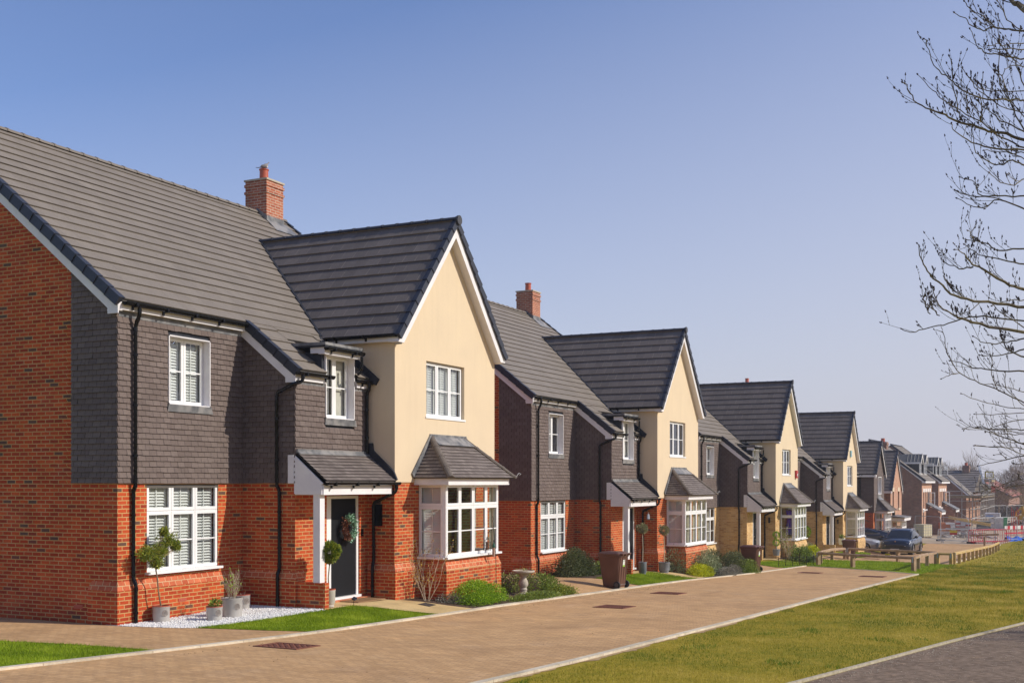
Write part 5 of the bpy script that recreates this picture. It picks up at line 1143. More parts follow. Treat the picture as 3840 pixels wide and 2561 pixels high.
# ---------- cars ----------
def paint(name,c,metal=.4): m=mat(name,c,.28,metal,coat=.7); bsdf(m).inputs['Coat Roughness'].default_value=.03; return m
CGL=mat('car_glass',(.012,.015,.017),.04,0,.8); CHR=mat('chrome',(.7,.7,.7),.15,1); LAMPG=mat('headlight_glass',(.55,.58,.62),.08,0,.9); RIMM=mat('alloy_rim',(.5,.5,.52),.3,.9); GRL=mat('grille_black',(.006,.006,.007),.35)
def loft(mb,secs,m=0,cap=True):
    for a,b in zip(secs,secs[1:]):
        n=len(a)
        for k in range(n-1): mb.face([a[k],a[k+1],b[k+1],b[k]],m)
    if cap: mb.face(secs[0][::-1],m); mb.face(secs[-1],m)
def car(name,loc,rz,label,pm,W,Lc,prof,gh,wheels,wr,cat='car',details='suv'):
    """prof: stations (x, zbottom, zshoulder, zdeck, halfwidth); gh: greenhouse stations (x, zbase, zroof, wbase, wroof). front at x=0, rear at x=Lc"""
    t=empty(name,loc,rz); tag(t,label,cat)
    def sec(x,zb,zs,zt,w):
        h=[(w*.80,zb),(w*.96,zb+.06),(w,zb+(zs-zb)*.45),(w*.985,zs-.06),(w*.93,zs),(w*.80,zs+(zt-zs)*.55),(w*.45,zt-.008),(0,zt)]
        return [(x,-a,b) for a,b in h]+[(x,a,b) for a,b in h[::-1][1:]]
    # resample stations smoothly
    def cr(P,n=5):
        out=[]
        for i in range(len(P)-1):
            p0,p1,p2,p3=P[max(0,i-1)],P[i],P[i+1],P[min(len(P)-1,i+2)]
            for k in range(n):
                u=k/n; out.append(tuple(.5*((2*b)+(-a+c)*u+(2*a-5*b+4*c-d)*u*u+(-a+3*b-3*c+d)*u**3) for a,b,c,d in zip(p0,p1,p2,p3)))
        out.append(P[-1]); return out
    mb=MB(); loft(mb,[sec(*p) for p in cr(prof)]); body=mb.build('body',pm,t,smooth=True)
    G_=cr(gh,4); mb=MB()
    def gsec(x,zb,zr,wb,wr_): h=[(wb,zb),(wb*.97+wr_*.03,zb+(zr-zb)*.3),(wr_*1.02,zb+(zr-zb)*.82),(wr_*.93,zr-.03),(wr_*.5,zr),(0,zr+.008)]; return [(x,-a,b) for a,b in h]+[(x,a,b) for a,b in h[::-1][1:]]
    S=[gsec(*p) for p in G_]; loft(mb,S); mb.build('windows',CGL,t,smooth=True)
    mb=MB()                                   # roof skin and pillars, slightly proud
    roof=[p for p in G_ if p[2]>max(q[2] for q in gh)-.16]
    loft(mb,[[(p[0],a*1.01,b+.012) for a,b in ((-p[4]*1.0,p[2]-.10),(-p[4]*.93,p[2]-.03),(-p[4]*.5,p[2]),(0,p[2]+.008),(p[4]*.5,p[2]),(p[4]*.93,p[2]-.03),(p[4]*1.0,p[2]-.10))] for p in roof],cap=True)
    zmax=max(q[2] for q in gh)
    for s in (-1,1):
        for (i0,i1) in ((0,None),):
            front=[p for p in G_ if p[2]<=zmax-.10 and p[0]<(gh[0][0]+gh[-1][0])/2]; rear=[p for p in G_ if p[2]<=zmax-.10 and p[0]>(gh[0][0]+gh[-1][0])/2]
            for seq in (front,rear):
                if len(seq)>1: mb.tube([(p[0],s*(p[4]*.6+p[3]*.4)*1.0,p[2]-.02) for p in seq],.035,6)
        xm=(gh[0][0]*.45+gh[-1][0]*.55); pz=min(G_,key=lambda p:abs(p[0]-xm)); mb.hexa([(xm-.05,s*pz[3]*1.0,pz[1]),(xm+.05,s*pz[3]*1.0,pz[1]),(xm+.05,s*(pz[3]*1.0+.006),pz[1]),(xm-.05,s*(pz[3]*1.0+.006),pz[1]),(xm-.03,s*pz[4]*.98,pz[2]-.05),(xm+.05,s*pz[4]*.98,pz[2]-.05),(xm+.05,s*(pz[4]+.012),pz[2]-.05),(xm-.03,s*(pz[4]+.012),pz[2]-.05)])
    mb.build('roof',pm,t,smooth=True)
    for x in wheels:
        for s in (-1,1):
            mb=MB(); mb.tube([(x,s*(W/2-.23),wr),(x,s*(W/2-.015),wr)],wr,26); wh=mb.build('wheel',TYRE,t)
            mb=MB(); y=s*(W/2-.012); mb.tube([(x,y-s*.01,wr),(x,y,wr)],wr*.70,24)
            rm=mb.build('rim',GRL,wh); mb=MB()
            for k in range(5):
                a=k*2*math.pi/5+.3; c,sn=math.cos(a),math.sin(a); mb.hexa([(x-sn*.03,y,wr+c*.03),(x+sn*.03,y,wr-c*.03),(x+sn*.03,y+s*.014,wr-c*.03),(x-sn*.03,y+s*.014,wr+c*.03),(x+c*wr*.68-sn*.045,y,wr+sn*wr*.68+c*.045),(x+c*wr*.68+sn*.045,y,wr+sn*wr*.68-c*.045),(x+c*wr*.68+sn*.045,y+s*.012,wr+sn*wr*.68-c*.045),(x+c*wr*.68-sn*.045,y+s*.012,wr+sn*wr*.68+c*.045)])
            mb.tube([(x+math.cos(a)*wr*.68,y+s*.006,wr+math.sin(a)*wr*.68) for a in [k*math.pi/10 for k in range(21)]],.018,5,caps=False); mb.build('spokes',RIMM,wh)
            mb=MB(); pts=[(x+math.cos(a)*(wr+.055),s*(W/2-.0),wr+math.sin(a)*(wr+.055)) for a in [math.pi*k/12 for k in range(13)]]; mb.tube(pts,.035,6); mb.build('wheel_arch',GRL if details=='suv' else pm,t)
            mb=MB(); mb.tube([(x,s*(W/2-.30),wr),(x,s*(W/2-.006),wr)],wr+.05,20); mb.build('wheel_well',GRL,t)
    return t
NAVY=paint('navy_paint',(.006,.011,.028),.2); SILV=paint('silver_paint',(.52,.53,.54),.25); SLATE=paint('slate_blue_paint',(.03,.045,.075),.5)
sx,sy=60.4,-4.78
suv=car('parked_car',(sx,sy,G(62.5,-4.8)-.01),R(-2.2),'dark navy blue off-road car parked facing the camera behind the timber rail',NAVY,1.93,4.7,
 [(0.0,.42,.66,.72,.62),(.05,.30,.76,.86,.80),(.16,.24,.84,.97,.90),(.45,.22,.92,1.05,.945),(1.1,.22,.97,1.10,.96),(1.6,.22,1.0,1.12,.965),(3.0,.22,1.04,1.12,.965),(4.0,.24,1.08,1.16,.955),(4.45,.28,1.06,1.14,.92),(4.66,.40,.98,1.05,.82),(4.7,.5,.9,.95,.7)],
 [(1.15,1.04,1.08,.80,.72),(1.55,1.06,1.34,.82,.68),(1.95,1.06,1.57,.83,.64),(2.5,1.06,1.635,.83,.64),(3.4,1.07,1.615,.83,.62),(4.0,1.10,1.50,.81,.60),(4.45,1.12,1.22,.78,.62),(4.52,1.12,1.15,.76,.62)],(.92,3.75),.36)
def fb(name,pts_or_box,m,par=suv,sm=False):
    mb=MB(); pts_or_box(mb); return mb.build(name,m,par,smooth=sm)
def hl(mb,s):
    mb.hexa([(.03,s*.52,.74),(.22,s*.90,.80),(.30,s*.92,.82),(.10,s*.52,.78),(.12,s*.58,.87),(.34,s*.88,.955),(.40,s*.90,.95),(.18,s*.56,.89)])
for s in (-1,1):
    h=fb('headlight',lambda mb:hl(mb,s),LAMPG); fb('light_element',lambda mb:[mb.ell((.10,s*.70,.83),(.03,.05,.035),10,6)],CHR,h)
    fb('air_intake',lambda mb:mb.hexa([(-.02,s*.50,.40),(.07,s*.84,.42),(.2,s*.84,.42),(.2,s*.50,.40),(-.02,s*.55,.62),(.09,s*.86,.64),(.2,s*.86,.64),(.2,s*.55,.62)]),GRL)
    fb('daytime_light',lambda mb:mb.hexa([(-.02,s*.56,.635),(.09,s*.86,.655),(.12,s*.86,.655),(.02,s*.56,.635),(-.02,s*.56,.655),(.09,s*.86,.675),(.12,s*.86,.675),(.02,s*.56,.655)]),LAMPG)
    fb('wing_mirror',lambda mb:[mb.ell((1.42,s*1.05,1.16),(.09,.12,.085),10,6),mb.tube([(1.45,s*.88,1.08),(1.42,s*1.0,1.12)],.03,5)],GRL if s<0 else NAVY,sm=True)
    fb('roof_rail',lambda mb:mb.tube([(1.95,s*.60,1.60),(2.1,s*.62,1.66),(3.4,s*.60,1.65),(3.7,s*.6,1.60)],.018,6),CHR)
    fb('door_line',lambda mb:[mb.hexa([(x,s*.966,.42),(x+.012,s*.966,.42),(x+.012,s*.972,.42),(x,s*.972,.42),(x,s*.94,1.02),(x+.012,s*.94,1.02),(x+.012,s*.952,1.02),(x,s*.952,1.02)]) for x in (1.5,2.6,3.5)],GRL)
    fb('door_handle',lambda mb:[mb.hexa([(x,s*.955,.90),(x+.2,s*.955,.90),(x+.2,s*.985,.90),(x,s*.985,.90),(x,s*.95,.93),(x+.2,s*.95,.93),(x+.2,s*.985,.93),(x,s*.985,.93)]) for x in (2.2,3.2)],CHR)
fb('grille',lambda mb:mb.hexa([(-.045,-.46,.44),(-.045,.46,.44),(.2,.46,.44),(.2,-.46,.44),(-.035,-.5,.64),(-.035,.5,.64),(.2,.5,.64),(.2,-.5,.64)]),GRL)
fb('lower_bumper',lambda mb:[mb.hexa([(-.05,-.72,.24),(-.05,.72,.24),(.2,.8,.22),(.2,-.8,.22),(-.06,-.78,.34),(-.06,.78,.34),(.2,.86,.34),(.2,-.86,.34)])],GRL)
fb('grille_slats',lambda mb:[mb.box((-.055,-.44,z),(-.04,.44,z+.012)) for z in (.48,.53,.58)],mat('slat_grey',(.04,.04,.045),.4))
pl=fb('number_plate',lambda mb:mb.box((-.085,-.26,.355),(-.07,.26,.465)),mat('plate_white',(.75,.75,.72),.4)); fb('plate_marks',lambda mb:[mb.box((-.088,-.235+i*.067,.38),(-.084,-.235+i*.067+.04,.44)) for i in (0,1,2,3,4,5,6)],GRL,pl)
fb('bonnet_badge',lambda mb:mb.ell((.075,0,.905),(.012,.04,.05),10,6),mottled('badge_gold',(.55,.42,.15),(.6,.2,.1),50,rough=.3))
# silver car beyond the fourth house, nose towards the street
slv=car('parked_car',(64.6,-3.25,G(64.6,-3.2)),R(92),'silver car on the drive beyond the fourth house, mostly hidden behind its bay window',SILV,1.78,4.4,
 [(0.0,.40,.58,.62,.55),(.06,.28,.66,.74,.74),(.22,.22,.74,.82,.84),(.6,.2,.82,.90,.875),(1.2,.2,.87,.97,.885),(3.2,.2,.92,1.0,.885),(4.0,.24,.94,1.02,.86),(4.35,.32,.86,.95,.78),(4.4,.45,.8,.85,.6)],
 [(1.0,.92,.95,.72,.66),(1.5,.95,1.22,.74,.60),(1.95,.96,1.40,.75,.57),(2.7,.96,1.43,.75,.57),(3.4,.97,1.30,.74,.56),(3.9,.98,1.05,.72,.6)],(.85,3.5),.32,details='')
for s in (-1,1): fb('headlight',lambda mb:mb.hexa([(.03,s*.48,.58),(.30,s*.82,.62),(.42,s*.85,.66),(.12,s*.46,.64),(.12,s*.50,.72),(.40,s*.82,.80),(.50,s*.82,.80),(.2,s*.5,.74)]),LAMPG,slv)
fb('grille',lambda mb:mb.hexa([(-.015,-.36,.52),(-.015,.36,.52),(.1,.36,.52),(.1,-.36,.52),(.03,-.40,.68),(.03,.40,.68),(.15,.40,.68),(.15,-.40,.68)]),GRL,slv); fb('grille_bar',lambda mb:[mb.box((-.02+i*.01,-.36,.55+i*.045),(-.005+i*.01,.36,.57+i*.045)) for i in range(3)],CHR,slv)
fb('bumper_trim',lambda mb:mb.hexa([(-.02,-.6,.34),(-.02,.6,.34),(.1,.7,.34),(.1,-.7,.34),(-.02,-.6,.38),(-.02,.6,.38),(.1,.7,.38),(.1,-.7,.38)]),CHR,slv)
cp=car('parked_car',(68.0,1.0,G(67.6,-1)+.02),R(-88),'dark slate blue coupe with a sloping roof behind the silver car',SLATE,1.86,4.8,
 [(0.0,.42,.6,.66,.6),(.1,.26,.74,.80,.84),(.5,.2,.84,.92,.91),(1.3,.2,.90,1.0,.925),(3.2,.2,.98,1.06,.925),(4.0,.24,1.02,1.10,.92),(4.5,.3,.98,1.08,.87),(4.75,.42,.88,.98,.78),(4.8,.55,.8,.86,.6)],
 [(1.2,.96,1.0,.76,.70),(1.75,1.0,1.28,.78,.62),(2.2,1.0,1.41,.78,.58),(2.9,1.02,1.42,.77,.57),(3.6,1.04,1.30,.75,.55),(4.2,1.06,1.16,.72,.55),(4.55,1.06,1.09,.68,.56)],(.9,3.8),.35,details='')
for s in (-1,1): fb('window_trim',lambda mb:mb.tube([(1.8,s*.72,1.0+.27),(2.3,s*.70,1.385),(3.0,s*.70,1.38),(3.7,s*.745,1.16),(3.78,s*.775,1.07),(1.9,s*.80,1.02)],.014,5,caps=False),CHR,cp)
for s in (-1,1): fb('roof_panel',lambda mb:mb.hexa([(3.70,s*.70,1.06),(4.55,s*.66,1.06),(4.55,s*.68,1.06),(3.70,s*.79,1.06),(3.55,s*.56,1.30),(4.1,s*.54,1.17),(4.1,s*.58,1.18),(3.55,s*.66,1.29)]),SLATE,cp)
# ---------- fifth house: tile hung gable ----------
def simple_roof(parent,x0,x1,ye,yr,ze,zr,m,g=.347,tw=.36,name='main_roof',yb=None,over=.0):
    sl=(zr-ze)/(yr-ye); a=math.atan(sl); c,s=math.cos(a),math.sin(a)
    mb=MB(); P=lambda u,v,h:(u,ye+v*c-h*s,ze+v*s+h*c); roofrows(mb,P,[(x0,0),(x1,0),(x1,(yr-ye)/c),(x0,(yr-ye)/c)],g,tw,th=.03)
    yb=yb if yb is not None else 2*yr-ye; slb=(zr-ze)/(yb-yr); mb.face([(x0,yr,zr),(x1,yr,zr),(x1,yb,ze),(x0,yb,ze)],0,[(0,0),(9,0),(9,9),(0,9)])
    mb.face([(x0,ye,ze-.02),(x1,ye,ze-.02),(x1,yr,zr-.03),(x0,yr,zr-.03)],1)
    r=mb.build(name,[m,DARKIN],parent); mb=MB(); ridge_units(mb,(x0,yr,zr),(x1,yr,zr)); mb.build('ridge',BLK_RIDGE,r)
    mb=MB(); verge_caps(mb,(x0-.01,ye,ze),(x0-.01,yr,zr),(-1,0,0),.347); mb.cut(); verge_caps(mb,(x1+.01,ye,ze),(x1+.01,yr,zr),(1,0,0),.347); mb.build('verge',VERGE,r)
    return r
def gable_roof(parent,cx,hw,yf,yb,ze,za,m,over=.22,g=.353):
    a=math.atan((za-ze)/hw); r=None; mb=MB()
    for s in (1,-1):
        P=lambda u,v,h,s=s:(cx-s*(hw-v*math.cos(a)+h*math.sin(a)),u,ze+v*math.sin(a)+h*math.cos(a))
        roofrows(mb,P,[(yf,0),(yb,0),(yb,hw/math.cos(a)),(yf,hw/math.cos(a))],g,.34,th=.03,seed=4)
        mb.face([(cx,yf+.05,za-.03),(cx,yb,za-.03),(cx-s*hw,yb,ze-.03),(cx-s*hw,yf+.05,ze-.03)],1)
    r=mb.build('gable_roof',[m,DARKIN],parent); mb=MB(); ridge_units(mb,(cx,yf-.03,za),(cx,yb,za),r=.075); mb.build('ridge',BLK_RIDGE,r)
    mb=MB()
    for s in (-1,1): mb.cut(); verge_caps(mb,(cx+s*(hw+.02),yf,ze),(cx,yf,za),(0,-1,0),.353,dn=.09,wd=.08)
    mb.build('verge',VERGE,r)
    mb=MB(); hb=.24
    for s in (-1,1):
        mb.cut(); pts=[(cx,yf+.02,za-.1),(cx+s*hw,yf+.02,ze-.1),(cx+s*hw,yf+.02,ze-.1-hb),(cx,yf+.02,za-.1-hb)]; mb.extr(pts if s>0 else pts[::-1],(0,.03,0)); mb.box((cx+s*hw-.1,yf+.03,ze-.22),(cx+s*hw,yb,ze-.05))
    mb.build('fascia',WOODW,parent); return r
oz=HM-2.13; Z5=oz                                       # tile hem level of house five in world z
H=empty('gabled_house',(63.6,0,G(69,0)+.1)); tag(H,'fifth house with a dark tile hung gable over red brick','house'); b0=H.location
def W(parent,mb,name,m,smooth=False):
    o=mb.build(name,m,parent,smooth=smooth); 
    r=parent
    while r.parent: r=r.parent
    if parent is r:
        for q in getattr(mb,'made',None) or [o]: q.location=-Vector(r.location)
    return o
gz=G(69,0)
mb=MB(); wall(mb,FR(0,-.9),64.6,69.35,gz-.4,Z5); wall(mb,FR(0,-2.03),69.35,73.8,gz-.4,Z5,[(70.1,73.0,gz+.8,Z5-.03)],rev=.05); wall(mb,LF(69.35,0),.9,2.03,gz-.4,Z5); wall(mb,LF(64.6,0),-8,.9,gz-.4,Z5+2.7); mb.face([(73.8,-2.03,gz-.4),(73.8,8,gz-.4),(73.8,8,Z5+2.7),(73.8,-2.03,Z5+2.7)]); mb.face([(64.6,8,gz-.4),(73.8,8,gz-.4),(73.8,8,Z5+2.7),(64.6,8,Z5+2.7)]); W(H,mb,'brick_wall',BR_RED)
mb=MB(); wall(mb,FR(0,-.9),64.6,69.35,Z5,Z5+2.7,[(66.9,68.3,Z5+1.3,Z5+2.5)],m=1,rev=0); cladrows(mb,FR(0,-.93),64.6,69.35,Z5-.02,Z5+2.6,[(66.9,68.3,Z5+1.2,Z5+2.5)]); cladrows(mb,LF(69.32,0),.9,2.06,Z5-.02,Z5+2.7)
cladrows(mb,FR(0,-2.06),69.32,73.83,Z5-.02,Z5+4.85,[(70.9,72.3,Z5+1.2,Z5+2.5)],top=lambda v:(69.32,73.83) if v<Z5+2.75 else ((69.32+(v-Z5-2.75)/.96,73.83-(v-Z5-2.75)/.96) if (v-Z5-2.75)/.96<2.2 else None)); wall(mb,FR(0,-2.04),69.35,73.8,Z5,Z5+2.75,[(70.9,72.3,Z5+1.3,Z5+2.5)],m=1,rev=0); mb.face([(69.35,-2.04,Z5+2.75),(73.8,-2.04,Z5+2.75),(71.57,-2.04,Z5+4.95)],1)
W(H,mb,'tile_cladding',[CLAD,LEADD])
o=window(H,FR(-b0.x,-.9-b0.y,-b0.z),66.92,68.28,Z5+1.32,Z5+2.48,2,fill='none',w=-.1,seed=61); window(H,FR(-b0.x,-2.05-b0.y,-b0.z),70.92,72.28,Z5+1.32,Z5+2.48,2,fill='none',w=-.1,seed=62)
mb=MB()
for (a,b,y) in ((66.88,68.32,-.93),(70.88,72.32,-2.06)):
    for q in ((a,a+.05,Z5+1.3,Z5+2.5),(b-.05,b,Z5+1.3,Z5+2.5),(a,b,Z5+1.27,Z5+1.31),(a,b,Z5+2.48,Z5+2.53)): mb.box((q[0],y-.08,q[2]),(q[1],y+.15,q[3]))
W(H,mb,'window_surround',WOODW)
mb=MB(); [mb.hexa([(a,y-.05,Z5+1.05),(b,y-.05,Z5+1.05),(b,y-.0,Z5+1.05),(a,y-.0,Z5+1.05),(a,y-.05,Z5+1.27),(b,y-.05,Z5+1.27),(b,y,Z5+1.27),(a,y,Z5+1.27)]) for (a,b,y) in ((66.9,68.3,-.93),(70.9,72.3,-2.06))]; W(H,mb,'lead_flashing',LEAD)
r_=simple_roof(H,64.5,73.9,-1.1,4.0,Z5+2.72,Z5+5.9,ROOF); r_.location=-b0; [setattr(c,'location',(0,0,0)) for c in r_.children]
k0=set(COL.objects); gable_roof(H,71.57,2.42,-2.28,1.2,Z5+2.72,Z5+5.05,ROOFG)
for o in set(COL.objects)-k0:
    if o.parent is H: o.location=-b0
mb=MB(); mb.box((64.5,-1.08,Z5+2.52),(69.2,-1.04,Z5+2.68)); W(H,mb,'fascia',WOODW)
g_=gutter(H,FR(-b0.x,-b0.y,-b0.z),64.5,69.2,1.14,Z5+2.68); g_=gutter(H,LF(-b0.x,-b0.y,-b0.z),1.05,2.2,-69.1,Z5+2.68)
pipe(H,[Vector(p)-b0 for p in ((69.25,-1.25,Z5+2.62),(69.25,-1.15,Z5+2.4),(69.25,-1.15,gz))],side=(-1,0,0))
k0=set(COL.objects); B=bay(H,BR_RED,65,gz-.4-Z5+HM,{'bayf':'none','bays':'curtain'},bx0=70.2,bx1=72.9); B.location=Vector((0,0,Z5-HM))-b0
# ---------- sixth house: steep brick gable ----------
H=empty('gabled_house',(77.4,0,G(80,0))); tag(H,'sixth house with a steep pinkish brick gable and two narrow windows','house'); b0=Vector(H.location); ox=0
e6=HM-.60; a6=HM+2.40; fl=G(80,0)
mb=MB(); wins=[(78.35,79.15,e6-1.45,e6-.12),(81.2,82.0,e6-1.45,e6-.12)]
wall(mb,FR(0,-2.03),77.4,83.3,fl-.2,e6,wins,rev=.14); mb.face([(77.4,-2.03,e6),(83.3,-2.03,e6),(80.35,-2.03,a6-.1)]); W(H,mb,'front_wall',BR_PINK)
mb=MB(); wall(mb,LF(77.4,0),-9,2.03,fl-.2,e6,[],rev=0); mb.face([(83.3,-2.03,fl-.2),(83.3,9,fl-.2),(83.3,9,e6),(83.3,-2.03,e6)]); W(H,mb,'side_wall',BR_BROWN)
mb=MB(); 
for h in wins: mb.cut(); mb.box((h[0]-.12,-2.05,h[3]),(h[1]+.12,-1.9,h[3]+.33)); mb.box((h[0]-.12,-2.12,h[2]-.14),(h[1]+.12,-1.9,h[2]))
W(H,mb,'stone_lintel',mottled('pale_stone',(.58,.47,.34),(.66,.55,.42),6))
for k,h in enumerate(wins): window(H,FR(-b0.x,-2.03-b0.y,-b0.z),h[0],h[1],h[2],h[3],1,w=-.12,fill='none',sill=False,seed=90+k)
k0=set(COL.objects); gable_roof(H,80.35,3.05,-2.15,7.5,e6-.02,a6+.05,ROOFG,g=.36)
for o in set(COL.objects)-k0:
    if o.parent is H: o.location=-b0
mb=MB(); mb.box((78.2,-2.22,e6-2.1),(78.42,-2.05,e6-1.62)); W(H,mb,'meter_box',BLACK)
k0=set(COL.objects); B=bay(H,BR_PINK,66,-.2,{'bayf':'none','bays':'none'},bx0=77.9,bx1=80.3,yf=-2.8,roof=False,name='bay_window'); B.location=Vector((0,0,e6-HM-2.35+.0))-b0
mb=MB(); mb.box((77.4,-3.05,e6-2.36),(80.9,-2.03,e6-2.12)); r=W(H,mb,'porch_canopy',WOODW); mb=MB(); mb.hexa([(77.3,-3.12,e6-2.12),(81.0,-3.12,e6-2.12),(81,-2.03,e6-2.12),(77.3,-2.03,e6-2.12),(77.3,-3.1,e6-2.08),(81,-3.1,e6-2.08),(81,-2.03,e6-1.95),(77.3,-2.03,e6-1.95)]); mb.build('canopy_roof',LEAD,r)
mb=MB(); cx0,cy0=92.6,1.2; mb.box((cx0,cy0,HM+1),(cx0+1.9,cy0+1.1,HM+3.5)); 
for z in (HM+2.9,HM+3.25): mb.box((cx0-.07,cy0-.07,z),(cx0+1.97,cy0+1.17,z+.16))
# ---------- terrace of town houses with metal dormers ----------
ZINC=mottled('zinc_cladding',(.035,.036,.042),(.05,.05,.056),3,rough=.5); ZINCR=mottled('zinc_roof',(.10,.10,.10),(.13,.13,.125),4,rough=.5); WALLE=mottled('white_trim',(.74,.72,.70),(.8,.78,.76),4)
def townhouse(x0,x1,ez,label,dx,fl,porch,chim=None):
    H=empty('town_house',(x0,0,fl)); tag(H,label,'house','brown brick town houses with metal dormers'); b0=Vector(H.location)
    sl=.76; rz=lambda y:ez+.12+sl*(y+2.35)
    ry=2.6
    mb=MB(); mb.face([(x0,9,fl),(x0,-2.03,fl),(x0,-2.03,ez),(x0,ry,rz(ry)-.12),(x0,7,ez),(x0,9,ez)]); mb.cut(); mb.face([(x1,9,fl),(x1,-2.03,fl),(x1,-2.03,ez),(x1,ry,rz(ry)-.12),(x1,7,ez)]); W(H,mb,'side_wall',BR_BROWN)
    ws=[(x0+1.0+1.55*k,x0+1.75+1.55*k,ez-2.55,ez-.95) for k in range(4) if x0+1.75+1.55*k<x1-.3]; ws2=[(x0+.8,x0+1.5,fl+.15,fl+2.2)]
    mb=MB(); wall(mb,FR(0,-2.03),x0,x1,fl,ez,ws+ws2,rev=.16); W(H,mb,'front_wall',BR_PINK)
    mb=MB(); 
    for h in ws+ws2: mb.cut(); mb.box((h[0]-.12,-2.05,h[3]),(h[1]+.12,-1.92,h[3]+.32)); mb.box((h[0]-.12,-2.14,h[2]-.14),(h[1]+.12,-1.92,h[2]))
    W(H,mb,'stone_lintel',WALLE)
    for k,h in enumerate(ws+ws2): window(H,FR(-b0.x,-2.03-b0.y,-b0.z),h[0],h[1],h[2],h[3],1,w=-.12,fill='none',sill=False,seed=k)
    h=ws[2 if len(ws)>2 else -1]; # one casement standing open
    window(H,LF(h[1]-b0.x,-2.0-b0.y,-b0.z),0.03,.62,h[2]+.05,h[3]-.05,1,w=.0,fill='none',sill=False,name='open_window',bars=1)
    r=simple_roof(H,x0-.08,x1+.08,-2.38,ry,ez+.1,rz(ry),ROOF,yb=7.6); r.location=-b0
    mb=MB(); mb.box((x0-.06,-2.36,ez-.12),(x1+.06,-2.03,ez+.06)); 
    for x in (x0-.07,x1+.05): mb.extr([(x,-2.36,ez-.12),(x,-2.36,ez+.05),(x,ry,rz(ry)-.06),(x,ry,rz(ry)-.16),(x,-2.1,ez-.02),(x,-2.1,ez-.12)],(.02,0,0))
    W(H,mb,'fascia',WOODW)
    for k,xd in enumerate(dx):
        D=empty('dormer',-b0,parent=H); yf=-1.52; zb=rz(yf)-.05; zt=zb+1.12; za=zt+.78; w=1.5; yb_=(zt-ez-.12)/sl-2.35
        mb=MB(); mb.face([(xd,yf,zb),(xd,yf,zt),(xd,yb_,zt)]); mb.cut(); mb.face([(xd+w,yf,zb),(xd+w,yf,zt),(xd+w,yb_,zt)]); mb.face([(xd,yf,zb),(xd+.12,yf,zb),(xd+.12,yf,zt),(xd,yf,zt)]); mb.face([(xd+w-.12,yf,zb),(xd+w,yf,zb),(xd+w,yf,zt),(xd+w-.12,yf,zt)]); mb.build('cheek',ZINC,D)
        window(D,FR(0,yf),xd+.12,xd+w-.12,zb+.02,zt,2,w=.03,fill='none',seed=5,bars=1)
        if k>0: window(D,LF(xd+w-.05,yf),.05,.75,zb+.05,zt-.05,1,w=0,fill='none',sill=False,name='open_window',bars=1)
        yr=(za-ez-.12)/sl-2.35; mb=MB(); o_=.16
        for s in (-1,1):
            cx=xd+w/2; ex=cx+s*(w/2+o_); mb.face([(ex,yf-.22,zt),(cx,yf-.22,za),(cx,yr,za),(ex,yb_,zt)])
            n=5
            for i in range(n):
                t0=i/(n-.5); y=yf-.2+(yb_-yf)*t0; mb.tube([(ex,y,zt+.02),(cx,y,za+.02)],.025,4)
        mb.build('dormer_roof',ZINCR,D); mb=MB(); cx=xd+w/2
        for s in (-1,1): mb.cut(); mb.extr([(cx,yf-.24,za-.02),(cx+s*(w/2+o_),yf-.24,zt-.05),(cx+s*(w/2+o_),yf-.24,zt-.2),(cx,yf-.24,za-.22)],(0,.03,0)); mb.box((cx+s*(w/2+o_)-.02,yf-.22,zt-.16),(cx+s*(w/2+o_)+.02,yb_,zt))
        mb.face([(xd-.05,yf-.1,zt-.03),(xd+w+.05,yf-.1,zt-.03),(cx,yf-.1,za-.1)]); mb.build('dormer_fascia',WALLE,D)
    px0,px1=porch; P=empty('porch',-b0,parent=H); zp=ez-2.1
    mb=MB(); mb.face([(px0,-2.03,fl),(px0,-3.25,fl),(px0,-3.25,zp-.82),(px0,-2.03,zp-.1)]); mb.face([(px0,-3.25,fl),(px0+.22,-3.25,fl),(px0+.22,-3.25,zp-.85),(px0,-3.25,zp-.85)]); mb.cut(); mb.box((px1-.22,-3.25,fl),(px1,-3.1,zp-.85)); mb.build('brick_wall',BR_BROWN,P)
    mb=MB(); mb.hexa([(px0-.15,-3.45,zp-.78),(px1+.15,-3.45,zp-.78),(px1+.15,-2.03,zp+.0),(px0-.15,-2.03,zp+.0),(px0-.15,-3.45,zp-.66),(px1+.15,-3.45,zp-.66),(px1+.15,-2.03,zp+.12),(px0-.15,-2.03,zp+.12)]); mb.build('porch_roof',LEAD,P)
    mb=MB(); mb.box((px0-.14,-3.42,zp-.98),(px1+.14,-3.38,zp-.78)); mb.build('fascia',WALLE,P)
    if chim:
        mb=MB(); x,y,zt_=chim; mb.box((x,y,ez+2),(x+1.1,y+.8,zt_)); mb.box((x-.05,y-.05,zt_-.3),(x+1.15,y+.85,zt_-.1)); c=W(H,mb,'chimney',BR_BROWN); mb=MB(); mb.lathe([(.2,zt_),(.17,zt_+.33),(.2,zt_+.35),(0,zt_+.35)],(x+.5,y+.4,0),12); mb.build('chimney_pot',TERRA,c)
    return H
fl=-2.36
townhouse(96.2,103.6,HM+.05,'nearer brown brick town house with two metal dormers and a brick porch',(98.3,101.6),fl,(99.6,102.4),chim=(99.0,1.5,HM+3.84))
townhouse(109.4,117.0,HM-.0,'farther brown brick town house with two metal dormers and a brick porch',(111.2,114.4),fl,(112.6,115.6))
